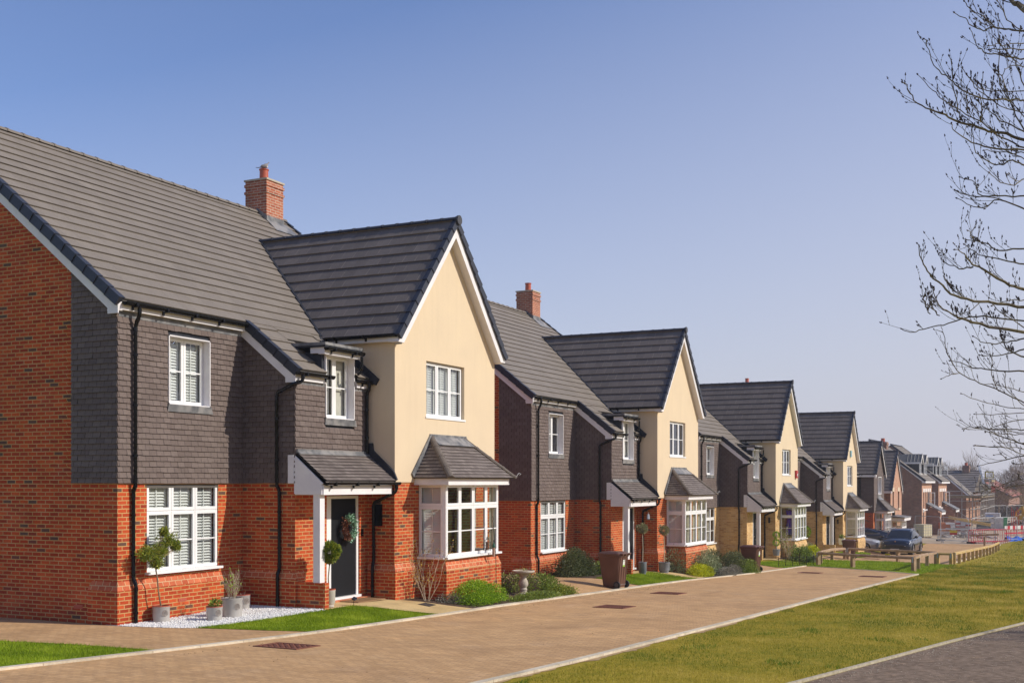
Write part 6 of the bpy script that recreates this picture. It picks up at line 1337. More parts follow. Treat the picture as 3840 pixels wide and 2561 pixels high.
# ---------- house under construction ----------
H=empty('unfinished_house',(126,0,fl)); tag(H,'unfinished brown brick house behind scaffolding','house'); b0=Vector(H.location)
ry=1.0; ex0,ex1=127,150; 
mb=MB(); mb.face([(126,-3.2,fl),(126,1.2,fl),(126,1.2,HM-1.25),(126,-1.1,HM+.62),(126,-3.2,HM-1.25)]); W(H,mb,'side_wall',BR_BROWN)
mb=MB(); wall(mb,FR(0,-3.2),126,146,fl,HM-1.3,[(129,131,fl+.2,fl+2.0),(133,135,fl+.2,fl+2.0),(138,140,fl+.2,fl+2.0),(129,131,fl+2.6,fl+3.6),(134,136,fl+2.6,fl+3.6)],rev=.2); W(H,mb,'front_wall',BR_PINK)
mb=MB(); al=math.atan2(2.6,9.5); P=lambda u,v,h:(131.5+v*math.cos(al)-h*math.sin(al),-u,HM-1.2+v*math.sin(al)+h*math.cos(al)); lw=math.hypot(2.6,9.5)
roofrows(mb,P,[(-9,0),(3.6,0),(3.6,lw),(-9,lw)],1.1,.6,th=.07); mb.face([(141,-3.6,HM+1.4),(141,9,HM+1.4),(150,9,HM-1.2),(150,-3.6,HM-1.2)]); mb.face([(131.5,-3.55,HM-1.2),(141,-3.55,HM+1.38),(150,-3.55,HM-1.2)])
r=W(H,mb,'main_roof',ROOFG); mb=MB(); ridge_units(mb,(141,-3.6,HM+1.4),(141,9,HM+1.4)); mb.build('ridge',BLK_RIDGE,r)
mb=MB()
for s_,y0,y1 in ((1,-3.55,-1.1),(-1,1.35,-1.1)):
    z0,z1=HM-1.5,HM+.72; mb.hexa([(125.7,y0,z0),(131,y0,z0),(131,y1,z1),(125.7,y1,z1),(125.7,y0,z0+.13),(131,y0,z0+.13),(131,y1,z1+.13),(125.7,y1,z1+.13)])
W(H,mb,'side_gable_roof',ROOF); mb=MB(); mb.extr([(125.68,-3.55,HM-1.5),(125.68,-1.1,HM+.70),(125.68,-1.1,HM+.50),(125.68,-3.55,HM-1.7)],(.04,0,0)); mb.extr([(125.68,-1.1,HM+.70),(125.68,1.35,HM-1.5),(125.68,1.35,HM-1.7),(125.68,-1.1,HM+.50)],(.04,0,0)); W(H,mb,'fascia',WOODW)
mb=MB(); mb.box((140,-2.3,HM+.9),(141.3,-1.5,HM+2.1)); mb.box((139.95,-2.37,HM+1.75),(141.35,-1.43,HM+1.9))
c=W(H,mb,'chimney',BR_BROWN); mb=MB(); mb.lathe([(.2,HM+2.1),(.17,HM+2.45),(.2,HM+2.47),(0,HM+2.47)],(140.6,-1.9,0),12); mb.build('chimney_pot',TERRA,c)
# scaffolding
SCP=mottled('scaffold_tube',(.33,.32,.30),(.48,.46,.42),8,rough=.4,spec=.6); BOARD=mottled('scaffold_board',(.22,.17,.10),(.36,.28,.18),5)
t=empty('scaffolding',(126,-5,fl)); tag(t,'steel tube scaffolding round the unfinished house','scaffolding'); b0=Vector(t.location)
rr=random.Random(9)
for x in [124.2,128,132,134.5,136,137.5,139,140.5,142,143.5,145]:
    for y in (-4.9,-4.0):
        mb=MB(); h=HM+rr.choice((-.4,.3,.9,1.4)) if x>133 else HM-1.0; mb.tube([Vector((x,y,fl))-b0,Vector((x+rr.uniform(-.05,.05),y,h))-b0],.04,5); mb.build('standard',SCP,t)
for z in (fl+.9,fl+1.9,HM-2.1,HM-1.45,HM-1.0,HM-.3,HM+.5):
    for y in (-4.9,-4.0):
        mb=MB(); x0=124 if z<HM-1.2 else 134; mb.tube([Vector((x0,y,z))-b0,Vector((145.3,y,z))-b0],.035,5); mb.build('ledger',SCP,t)
    if z<HM-.8: mb=MB(); mb.tube([Vector((124.2,-5.0,z))-b0,Vector((124.2,1.0,z))-b0],.035,5); mb.build('transom',SCP,t)
for y,h in ((-1.1,1.15),(-2.9,-.3)): mb=MB(); mb.tube([Vector((124.2,y,fl))-b0,Vector((124.2,y,HM+h))-b0],.045,5); mb.build('standard',SCP,t)
mb=MB(); mb.tube([Vector((124.2,-1.0,HM+1.05))-b0,Vector((124.2,-2.95,HM-.35))-b0],.035,5); mb.tube([Vector((124.2,-1.0,HM+.8))-b0,Vector((124.2,-4.2,HM-1.5))-b0],.03,5); mb.tube([Vector((124.2,-4.0,fl+.6))-b0,Vector((124.2,-1.0,HM-2.2))-b0],.03,5); mb.build('brace',SCP,t)
mb=MB(); mb.box(Vector((124,-5.0,HM-1.78))-b0,Vector((124.4,1.0,HM-1.5))-b0); mb.box(Vector((124,-5.0,HM-1.72))-b0,Vector((145,-3.9,HM-1.66))-b0); mb.box(Vector((139,-5.0,HM+.05))-b0,Vector((145,-3.9,HM+.3))-b0); mb.build('boards',BOARD,t)
mb=MB(); 
for k in (0,1): mb.box(Vector((142.0,-5.0+.0,HM+.5+.75*k))-b0,Vector((142.1,-4.0,HM+.62+.75*k))-b0)
for y in (-5.0,-4.1): mb.box(Vector((142.0,y,HM+.5))-b0,Vector((142.1,y+.1,HM+1.37))-b0)
mb.build('yellow_gate',mat('yellow_gate_paint',(.55,.42,.02),.5),t)
mb=MB(); mb.tube([Vector((137,-4.2,HM-.2))-b0,Vector((137,-3.6,HM+2.1))-b0],.05,5); mb.tube([Vector((137.4,-4.3,HM-.2))-b0,Vector((137.4,-3.7,HM+2.1))-b0],.05,5); mb.build('ladder',mat('ladder_white',(.6,.68,.8),.4),t)
SITE_RED=mat('red_plastic',(.55,.03,.03),.4); WHITEP=mat('white_plastic',(.75,.73,.70),.45)
mb=MB()
for k in range(7): y=-5.05; x=138+.95*k; mb.box(Vector((x,y,HM-1.3+(k%3)*.1))-b0,Vector((x+.14,y+.03,HM-.5))-b0)
mb.build('red_strip',SITE_RED,t)
# ---------- red roofed house and yellow gabled house far behind ----------
REDR=tiles('red_roof_tiles',(.30,.10,.07),(.42,.16,.11),(.12,.05,.04),.03,patch=.2)
H=empty('far_house',(180,-2,fl)); tag(H,'far house with a wide orange red tiled roof','house'); b0=Vector(H.location)
mb=MB(); mb.box((180,-4.6,fl),(212,4,HM-1.6)); W(H,mb,'brick_wall',BR_BROWN); r=simple_roof(H,178,214,-5.2,-.2,HM-2.2,HM+.45,REDR,g=.5); r.location=-b0
H=empty('far_house',(216,-6,fl)); tag(H,'far cream yellow gabled house behind bare trees','house'); b0=Vector(H.location)
mb=MB(); mb.box((216,-8.6,fl),(222,-3.2,HM-2.0)); mb.face([(216,-8.6,HM-2),(216,-3.2,HM-2),(216,-5.9,HM+.6)]); mb.face([(222,-8.6,HM-2),(222,-3.2,HM-2),(222,-5.9,HM+.6)]); W(H,mb,'rendered_wall',mottled('yellow_render',(.62,.42,.20),(.7,.5,.26),3))
mb=MB()
for s_ in (1,-1): mb.face([(215.5,-5.9,HM+.8),(222.5,-5.9,HM+.8),(222.5,-5.9+s_*3.1,HM-2.3),(215.5,-5.9+s_*3.1,HM-2.3)])
W(H,mb,'roof',REDR)
# ---------- building site ----------
def top(name,label,cat,loc,group=None,rz=0): 
    t=empty(name,loc,rz); tag(t,label,cat,group); return t
FZ=-2.35+.0
def heras(a,b,label,h=2.0):
    a=Vector((*a,G(*a)+.02));b=Vector((*b,G(*b)+.02)); L_=(b-a).length; n=max(1,round(L_/3.5))
    t=top('mesh_fence',label,'fence',a,'tall wire mesh site fences')
    for k in range(n):
        p=(b-a)*(k/n); q=(b-a)*((k+1)/n); d=(q-p).normalized(); p=p+d*.05; q=q-d*.05; mb=MB()
        u=Vector((0,0,1)); r=.2
        mb.tube([p+u*.1,p+u*(h-r),p+u*(h-.05)+d*.06,p+u*h+d*r,q+u*h-d*r,q+u*(h-.05)-d*.06,q+u*(h-r),q+u*.1],.024,5,caps=False); mb.tube([p+u*.15,q+u*.15],.02,5); mb.build('frame',GALV,t)
        mb=MB(); m=int((q-p).length/.14)
        for i in range(1,m): c=p+(q-p)*(i/m); mb.tube([c+u*.15,c+u*h],.0028,3,caps=False)
        for i in range(1,7): mb.tube([p+u*(.15+i*.28),q+u*(.15+i*.28)],.0028,3,caps=False)
        mb.build('mesh',GALV,t)
        mb=MB(); c=p-d*.05; s=Vector((-d.y,d.x,0)); mb.hexa([c-s*.35-d*.11,c+s*.35-d*.11,c+s*.35+d*.11,c-s*.35+d*.11]+[v+Vector((0,0,.13)) for v in (c-s*.35-d*.11,c+s*.35-d*.11,c+s*.35+d*.11,c-s*.35+d*.11)]); mb.build('foot_block',mottled('block_rubber',(.02,.02,.02),(.05,.048,.045),20) if 'block_rubber' not in bpy.data.materials else bpy.data.materials['block_rubber'],t)
heras((90.0,-2.2),(83.6,-7.1),'tall mesh fence panels closing the site behind the parked cars')
heras((83.6,-7.3),(90.0,-10.35),'tall mesh fence panels behind the red barriers')
heras((91.0,-10.7),(96,-14.5),'tall mesh fence panel at the right edge beside the blue sheeting')
heras((120,6),(150,-12),'tall mesh fence far behind, in front of the bare trees')
def barrier(loc,rz,m,label,group,L_=2.3,h=1.1,nb=16):
    t=top('crowd_barrier',label,'barrier',loc,group,rz); mb=MB(); r=.15
    P=[(0,0,.18),(0,0,h-r),(.04,0,h-.04),(r,0,h),(L_-r,0,h),(L_-.04,0,h-.04),(L_,0,h-r),(L_,0,.18+r),(L_-.04,0,.20),(L_-r,0,.16),(r,0,.16),(.04,0,.2),(0,0,.3)]
    mb.tube(P,.021,6,caps=False); mb.build('frame',m,t); mb=MB()
    for i in range(1,nb): mb.tube([(L_*i/nb,0,.17),(L_*i/nb,0,h)],.008,4,caps=False)
    mb.build('bars',m,t)
    for x in (.35,L_-.35): mb=MB(); mb.tube([(x,-.28,0),(x,-.2,.05),(x,0,.17),(x,.2,.05),(x,.28,0)],.016,5); mb.build('foot',m,t)
    return t
GS_='grey steel crowd barriers'; 
barrier((83.4,-4.85,G(83,-4.8)+.02),R(-64),GALV,'grey steel crowd barrier behind the cars, left of the red ones',GS_,2.35)
barrier((83.9,-4.75,G(83,-4.8)+.02),R(-63),GALV,'second grey steel crowd barrier leaning right behind the first',GS_,2.35)
RD=mat('red_barrier_paint',(.55,.025,.04),.35); PK=mat('faded_red_paint',(.62,.22,.24),.4)
def barr_lbl(k): return ['front red barrier of the stacked row','second red barrier in the stacked row','third red barrier in the stacked row','fourth red barrier in the stacked row','fifth red barrier in the stacked row','sixth red barrier in the stacked row','rearmost red barrier in the stacked row'][k]
for k in range(7):
    barrier((83.1+.34*k,-7.15-.14*k,G(83,-7)+.02),R(-64),RD if k%2==0 else PK,barr_lbl(k)+' at the end of the paved court','red barriers stacked in a row',2.3,nb=13)
t=top('site_sign','small yellow and red safety sign fixed on the grey steel barrier','sign',(83.75,-5.95,G(83,-6)+.72)); 
def signm(): pass
mb=MB(); mb.box((-.01,-.28,.12),(0,.28,.32)); mb.build('yellow_panel',mat('sign_yellow',(.6,.5,.05),.5),t); mb=MB(); mb.box((-.01,-.28,-.04),(0,.28,.12)); mb.build('red_panel',mat('sign_red',(.45,.04,.05),.5),t)
# water tank on a pallet
t=top('liquid_tank','pale plastic water tank in a wire cage on a pallet','tank',(92.6,-2.55,FZ+.03),rz=R(-28)); mb=MB(); mb.box((-.6,-.5,.15),(.6,.5,1.2)); mb.build('plastic_body',mat('tank_plastic',(.66,.58,.36),.5),t)
mb=MB()
for z in (.2,.45,.7,.95,1.18): mb.tube([(-.62,-.52,z),(.62,-.52,z),(.62,.52,z),(-.62,.52,z),(-.62,-.52,z)],.012,4)
for k in range(6): x=-.62+.248*k; mb.tube([(x,-.52,.15),(x,-.52,1.2)],.012,4); mb.tube([(x,.52,.15),(x,.52,1.2)],.012,4)
for k in range(5): y=-.52+.26*k; mb.tube([(-.62,y,.15),(-.62,y,1.2)],.012,4)
mb.build('wire_cage',GALV,t); mb=MB(); mb.box((-.6,-.5,.1),(.6,.5,.15)); [mb.box((x-.06,-.5,0),(x+.06,.5,.1)) for x in (-.5,0,.5)]; mb.build('pallet',BOARD,t)
def bagpile(loc,rz,label,cols,nx,nz,seed):
    t=top('bag_stack',label,'bag stack',loc,rz=rz); r=random.Random(seed)
    mb=MB(); mb.box((-.6,-.6,0),(.6,.6,.12)); mb.build('pallet',BOARD,t)
    for z in range(nz):
        mb=MB()
        for y in range(3):
            c=(r.uniform(-.05,.05),-.42+.42*y+r.uniform(-.03,.03),.19+.155*z); a_,b_,h_=.58,.215,.075; mb.hexa([(c[0]-a_,c[1]-b_*.9,c[2]-h_),(c[0]+a_,c[1]-b_*.9,c[2]-h_),(c[0]+a_,c[1]+b_*.9,c[2]-h_),(c[0]-a_,c[1]+b_*.9,c[2]-h_),(c[0]-a_*.95,c[1]-b_,c[2]+h_),(c[0]+a_*.95,c[1]-b_,c[2]+h_),(c[0]+a_*.95,c[1]+b_,c[2]+h_),(c[0]-a_*.95,c[1]+b_,c[2]+h_)],r.randrange(len(cols)))
        mb.build('bag_layer',cols,t,smooth=True)
BW=mat('bag_white',(.72,.70,.68),.5); BO=mat('bag_orange',(.62,.2,.06),.5); BRD=mat('bag_red',(.55,.08,.06),.5)
bagpile((99.0,-3.9,FZ),.3,'pallet of white and orange sacks behind the grey barrier',[BW,BW,BO],3,7,1)
bagpile((99.6,-5.2,FZ),.2,'taller pallet of red and white wrapped sacks behind the grey barrier',[BW,BRD,BW],3,9,2)
def block(loc,dims,m,label,rz=0,cat='pallet',name='wrapped_pallet',logo=False):
    t=top(name,label,cat,loc,rz=rz); x,y,z=dims; mb=MB(); mb.hexa([(-x/2,-y/2,.12),(x/2,-y/2,.12),(x/2,y/2,.12),(-x/2,y/2,.12),(-x/2+.03,-y/2+.02,z),(x/2-.02,-y/2+.04,z),(x/2-.03,y/2-.03,z+.02),(-x/2,y/2-.03,z-.02)]); mb.build('wrapped_load',m,t); mb=MB(); [mb.box((-x/2,-y/2+k*(y-.12)/2,0),(x/2,-y/2+k*(y-.12)/2+.12,.12)) for k in (0,1,2)]; mb.build('pallet',BOARD,t)
    if logo:
        mb=MB(); mb.box((-x/2-.012,-.1,z*.35),(-x/2-.004,.6,z*.62)); mb.build('printed_mark',mat('blue_print',(.25,.38,.65),.5),t)
    return t
WR=mottled('shrink_wrap',(.50,.49,.50),(.72,.71,.70),3,rough=.35)
block((117,-6.75,FZ),(1.0,1.15,.58),WR,'lower wrapped pallet of grey building blocks')
block((117,-6.8,FZ+.59),(1.0,1.1,.52),WR,'middle wrapped pallet of blocks on the tall stack')
block((117,-6.6,FZ+1.12),(1.1,1.5,.58),WR,'topmost white wrapped pack with a pale blue mark',logo=True)
block((113,-6.0,FZ),(1.2,1.3,.95),mottled('grey_green_box',(.12,.14,.13),(.2,.22,.2),4),'grey green cabinet in front of the wrapped block stack',cat='cabinet',name='site_cabinet')
t=top('timber_pile','long yellow planks sloping down on a heap of site timber','timber pile',(98,-5.6,FZ)); rr=random.Random(3)
for k in range(5): mb=MB(); mb.hexa([(-1+.1*k,1.4,1.62+.05*k),(-.85+.1*k,1.4,1.62+.05*k),(.3+.1*k,-2.1,.92+.05*k),(.15+.1*k,-2.1,.92+.05*k),(-1+.1*k,1.4,1.68+.05*k),(-.85+.1*k,1.4,1.68+.05*k),(.3+.1*k,-2.1,.98+.05*k),(.15+.1*k,-2.1,.98+.05*k)]); mb.build('plank',TN,t)
for k in range(16):
    mb=MB(); x,y,z=rr.uniform(-.6,.8),rr.uniform(-1.8,1.3),rr.uniform(.05,.8); a=rr.uniform(-.5,.5); l=rr.uniform(.8,1.6); d=Vector((math.sin(a),math.cos(a),rr.uniform(-.15,.15)))*l/2; s=Vector((.08,0,0)); u=Vector((0,0,.05)); c=Vector((x,y,z)); mb.hexa([c-d-s,c-d+s,c+d+s,c+d-s,c-d-s+u,c-d+s+u,c+d+s+u,c+d-s+u]); mb.build('scrap_board',rr.choice([BOARD,TW,SCP]),t)
def rubble(name,label,c,r_,m,n,seed,sz=.2,cat='heap'):
    rr=random.Random(seed); mb=MB()
    for k in range(n):
        a=rr.uniform(0,6.28); q=rr.random()**.5; x,y=math.cos(a)*q*r_[0],math.sin(a)*q*r_[1]; z=(1-q)*r_[2]; s=sz*rr.uniform(.4,1.3); mb.ell((x,y,z),(s,s*rr.uniform(.6,1.2),s*rr.uniform(.4,.8)),5,4)
    o=mb.build(name,m); o.location=c; tag(o,label,cat); return o
rubble('rubble_heap','heap of pale rubble and wrap on the site behind the grey barriers',(94.5,-6.1,FZ),(1.6,2.6,.5),mottled('rubble',(.25,.2,.16),(.6,.54,.48),3),120,4)
rubble('soil_heap','brown soil heap on the site at the right edge',(117,-9.2,FZ),(2.0,1.8,.9),mottled('soil_dark',(.14,.09,.06),(.3,.2,.13),2),140,5,.35)
# blue sheeting, folded and lumpy
mb=MB(); n1,n2=36,10
def tp(i,j):
    u,v=i/n1,j/n2; x=88.6+3.9*u+1.5*v; y=-9.75-1.9*u+.5*v; h=.42*math.sin(math.pi*v)*(.55+.45*math.sin(u*9+1)**2)*(1-u*.35)+.05*math.sin(u*40+v*9)
    return (x,y,FZ+.04+max(0,h))
for i in range(n1):
    for j in range(n2): mb.face([tp(i,j),tp(i+1,j),tp(i+1,j+1),tp(i,j+1)])
tag(mb.build('blue_sheeting',mat('blue_tarp',(.01,.10,.50),.4),smooth=True),'bright blue crumpled plastic sheeting on the ground by the red barriers','sheeting')
# striped safety barriers
for k in range(7):
    x,y=100.5+.9*k,-9.3-.62*k; t=top('striped_barrier',['nearest','second','third','fourth','fifth','sixth','farthest'][k]+' red and white striped barrier board of the row at the right edge','barrier',(x,y,FZ),'red and white striped barriers',R(-35))
    for i in range(5): mb=MB(); mb.box((-.9+.36*i,-.02,.62),(-.9+.36*(i+1),.02,.95)); mb.build('board',RD if i%2 else WHITEP,t)
    mb=MB(); mb.box((-.9,-.018,.2),(.9,.018,.34)); mb.tube([(-.7,0,.0),(-.7,0,.95)],.03,5); mb.tube([(.7,0,0),(.7,0,.95)],.03,5); mb.build('leg',RD,t)
# yellow machine with green tinted cab
YEL=mottled('machine_yellow',(.5,.28,.01),(.6,.36,.02),4,rough=.4)
t=top('excavator','yellow site machine with a green tinted glass cab at the right edge','excavator',(126,-10.2,FZ)); t.scale=(.85,)*3; 
mb=MB(); mb.hexa([(-1.2,-.2,.9),(1.6,-.2,.9),(1.6,2.0,.9),(-1.2,2.0,.9),(-1.0,-.1,1.9),(1.4,-.1,1.9),(1.4,1.9,1.6),(-1.0,1.9,1.4)]); mb.build('body',YEL,t)
mb=MB(); mb.hexa([(-1.0,-2.0,1.2),(.5,-2.0,1.2),(.5,-.4,1.2),(-1.0,-.4,1.2),(-.8,-1.9,2.9),(.4,-1.9,2.9),(.4,-.5,2.9),(-.8,-.5,2.9)]); mb.build('cab_glass',mat('green_glass',(.04,.16,.09),.1,0,.8),t)
mb=MB(); mb.box((-.95,-2.05,2.9),(.55,-.35,3.02)); 
for x in (-.92,.45):
    for y in (-1.97,-.45): mb.tube([(x,y,1.2),(x*.88,y,2.9)],.05,5)
mb.build('cab_frame',BLACK,t)
mb=MB(); mb.tube([(-.6,1.2,1.4),(-1.0,1.3,2.6),(-1.3,2.0,1.9),(-1.5,2.2,1.0)],[.16,.2,.15,.1],6); mb.tube([(-.6,.9,1.3),(-1.1,1.0,2.2)],.06,6); mb.build('digger_arm',YEL,t)
for y in (-1.6,1.4):
    mb=MB(); mb.tube([(-1.0,y-.25,.5),(-1.0,y+.25,.5)],.5,14); mb.tube([(1.2,y-.25,.5),(1.2,y+.25,.5)],.5,14); mb.box((-1.0,y-.25,0.05),(1.2,y+.25,.95)); mb.build('track',TYRE,t)
t=top('red_mast','bundle of red upright poles beside the yellow machine','poles',(113,-9.0,FZ))
for k in range(5): mb=MB(); mb.tube([(0,-.3+.16*k,0),(.1,-.34+.17*k,2.2+.25*math.sin(k*2))],.035,5); mb.build('pole',SITE_RED,t)
t=top('skip_bin','small pale container with a green side panel on the site','container',(113.5,-7.6,FZ)); mb=MB(); mb.hexa([(-.5,-.5,.1),(.5,-.5,.1),(.5,.4,.1),(-.5,.4,.1),(-.7,-.7,1.3),(.6,-.7,1.3),(.6,.5,1.3),(-.7,.5,1.3)]); mb.build('body',WR,t); mb=MB(); mb.hexa([(-.62,-.62,.3),(-.55,-.62,.3),(-.55,-.3,.3),(-.62,-.3,.3),(-.74,-.7,1.4),(-.66,-.7,1.4),(-.66,-.3,1.4),(-.74,-.3,1.4)]); mb.build('green_panel',mat('green_panel_paint',(.06,.35,.14),.5),t)
# ---------- bare trees beyond the site ----------
TREEB=mottled('bare_bark',(.17,.12,.08),(.30,.22,.15),3,rough=.9)
def gen_tree(seed,h,spread,dens,n0=5,thin=.03,lean=0,poplar=False,trunk_h=.28,minr=.012):
    r=random.Random(seed); T_=MB(); Cn=[]
    def seg(p,q,a,b,crown): Cn.append((p,q,a,b,crown))
    def br(p,d,l,rad,dep):
        q=p; n=3
        for i in range(n):
            d2=(d+Vector((r.uniform(-.22,.22),r.uniform(-.22,.22),r.uniform(-.03,.14)))).normalized(); q2=q+d2*(l/n); seg(q,q2,rad*(1-.25*i/n),rad*(1-.25*(i+1)/n),dep<99); 
            if dep<dens and (i>0 or dep>0):
                for _ in range(r.choice((1,1,2)) if dep>0 else 2):
                    s=1.0 if not poplar else .35
                    nd=(d2+Vector((r.uniform(-s,s),r.uniform(-s,s),r.uniform(-.15,.55 if not poplar else .8)))).normalized(); br(q2,nd,l*r.uniform(.55,.75),max(minr,rad*.52),dep+1)
            q,d=q2,d2
    base=Vector((0,0,0)); tz=h*trunk_h; tr=h*.020
    p=base; mb=MB(); pts=[p]; rad=[tr*1.3]
    steps=6
    for i in range(steps): p=p+Vector((r.uniform(-.03,.03)*h*.4+lean*h/steps,r.uniform(-.03,.03)*h*.4,h*.62/steps)); pts.append(p); rad.append(tr*(1-.8*(i+1)/steps))
    mb.tube(pts,rad,6)
    for i in range(2,steps+1):
        for k in range(n0 if i<steps else n0-1):
            if pts[i].z<tz: continue
            a=r.uniform(0,6.28); e=r.uniform(.15,.9) if not poplar else 1.8; br(pts[i],Vector((math.cos(a)*spread,math.sin(a)*spread,e)).normalized(),h*r.uniform(.2,.3),rad[i]*.55,0)
    V=[]
    for p,q,a,b,_ in Cn:
        d=(q-p)
        if d.length<1e-6: continue
        d.normalize(); s=d.orthogonal().normalized(); t_=d.cross(s)
        for k in range(3):
            a0,a1=2.094*k,2.094*(k+1); f=lambda P,rr,an:P+s*(rr*math.cos(an))+t_*(rr*math.sin(an)); V+=[f(p,a,a0),f(p,a,a1),f(q,b,a1),f(q,b,a0)]
    return mb,np.array([tuple(v) for v in V])
protos=[]
def place_tree(i,kind,loc,sc,rz,label,group='bare trees beyond the building site'):
    if kind not in PRO:
        seed,h,sp,de,kw=KINDS[kind]; mb,V=gen_tree(seed,h,sp,de,**kw); t=empty('bare_tree',loc,rz,sc=sc); mb.build('trunk',TREEB,t); npmesh('crown',V,0,TREEB,t,k=4); PRO[kind]=t
    else: t=copy_tree(PRO[kind]); t.location=loc; t.rotation_euler=(0,0,rz); t.scale=(sc,)*3
    tag(t,label,'tree',group)
PRO={}; KINDS={'a':(1,10,1.0,3,dict(n0=4,minr=.02)),'b':(2,10,.8,3,dict(minr=.02,n0=3)),'c':(3,10,1.2,3,dict(n0=4,minr=.02,lean=.05)),'p':(4,13,.25,2,dict(poplar=True,n0=5,trunk_h=.1,minr=.02))}
def at(px,d): # a point seen at horizontal picture position px, d metres ahead
    a=(px-1920)/4365; return (CAMX+d*(.8963+.4435*a),CAMY+d*(.4435-.8963*a),FZ)
place_tree(0,'a',at(3560,235),0.95,.3,'round bare tree above the scaffolded roof, left of its chimney')
place_tree(1,'b',at(3600,250),0.91,1.2,'bare tree just left of the chimney of the unfinished house')
place_tree(2,'p',at(3645,260),0.83,2,'narrow upright poplar right of the far chimney')
place_tree(3,'c',at(3530,245),0.86,2.2,'bare tree rising at the end of the metal dormer roofs')
place_tree(4,'b',at(3672,262),0.66,.3,'small bare tree right of the poplar')
place_tree(5,'a',at(3745,152),0.59,4,'dark bare tree in front of the red tiled roof')
place_tree(6,'c',at(3700,170),0.46,5,'bare tree behind the scaffolding at its right end')
place_tree(7,'b',at(3832,150),0.65,1,'bare tree at the right edge in front of the yellow house')
place_tree(8,'a',at(3870,200),0.98,1.9,'tall bare tree just outside the right edge')
place_tree(9,'a',at(3790,255),0.86,2.9,'pale bare tree behind the red tiled roof')
place_tree(10,'c',at(3840,250),0.99,3.5,'pale bare tree behind the yellow gable')
place_tree(11,'b',at(3735,255),0.79,.9,'bare tree behind the yellow scaffold gate')
place_tree(12,'c',at(3620,245),0.79,5.2,'bare tree behind the chimney of the unfinished house')
place_tree(13,'b',at(3900,170),0.68,5.9,'bare tree outside the frame on the right')
HEDM=leafmat('evergreen',[(0,(.03,.04,.02)),(1,(.09,.10,.05))])
P_,D_=lump_pts(9000,(0,0,2.2),(12,5,3.2),90,.4,30,.5); P_=P_[P_[:,2]>0]
x,y,z=at(3712,275); o=leaves('treeline',P_,D_[:len(P_)],.7,HEDM,None,.6,.2,seed=90); o.location=(x,y,z); o.rotation_euler=(0,0,R(-60)); tag(o,kind='stuff')
for k,(px,d,w_,h_) in enumerate(((3780,172,16,1.5),(3850,165,10,1.9),(3745,165,9,1.3))):
    P_,D_=lump_pts(5000,(0,0,h_*.4),(w_/2,2,h_*.7),91+k,.4,20,.5); P_=P_[P_[:,2]>0]; x,y,z=at(px,d); o=leaves('undergrowth',P_,D_[:len(P_)],.30,leafmat('bramble',[(0,(.08,.05,.035)),(1,(.2,.14,.09))],trans=0) if 'bramble' not in bpy.data.materials else bpy.data.materials['bramble'],None,.3,.4,seed=93+k); o.location=(x,y,z); o.rotation_euler=(0,0,R(-60)); tag(o,kind='stuff')
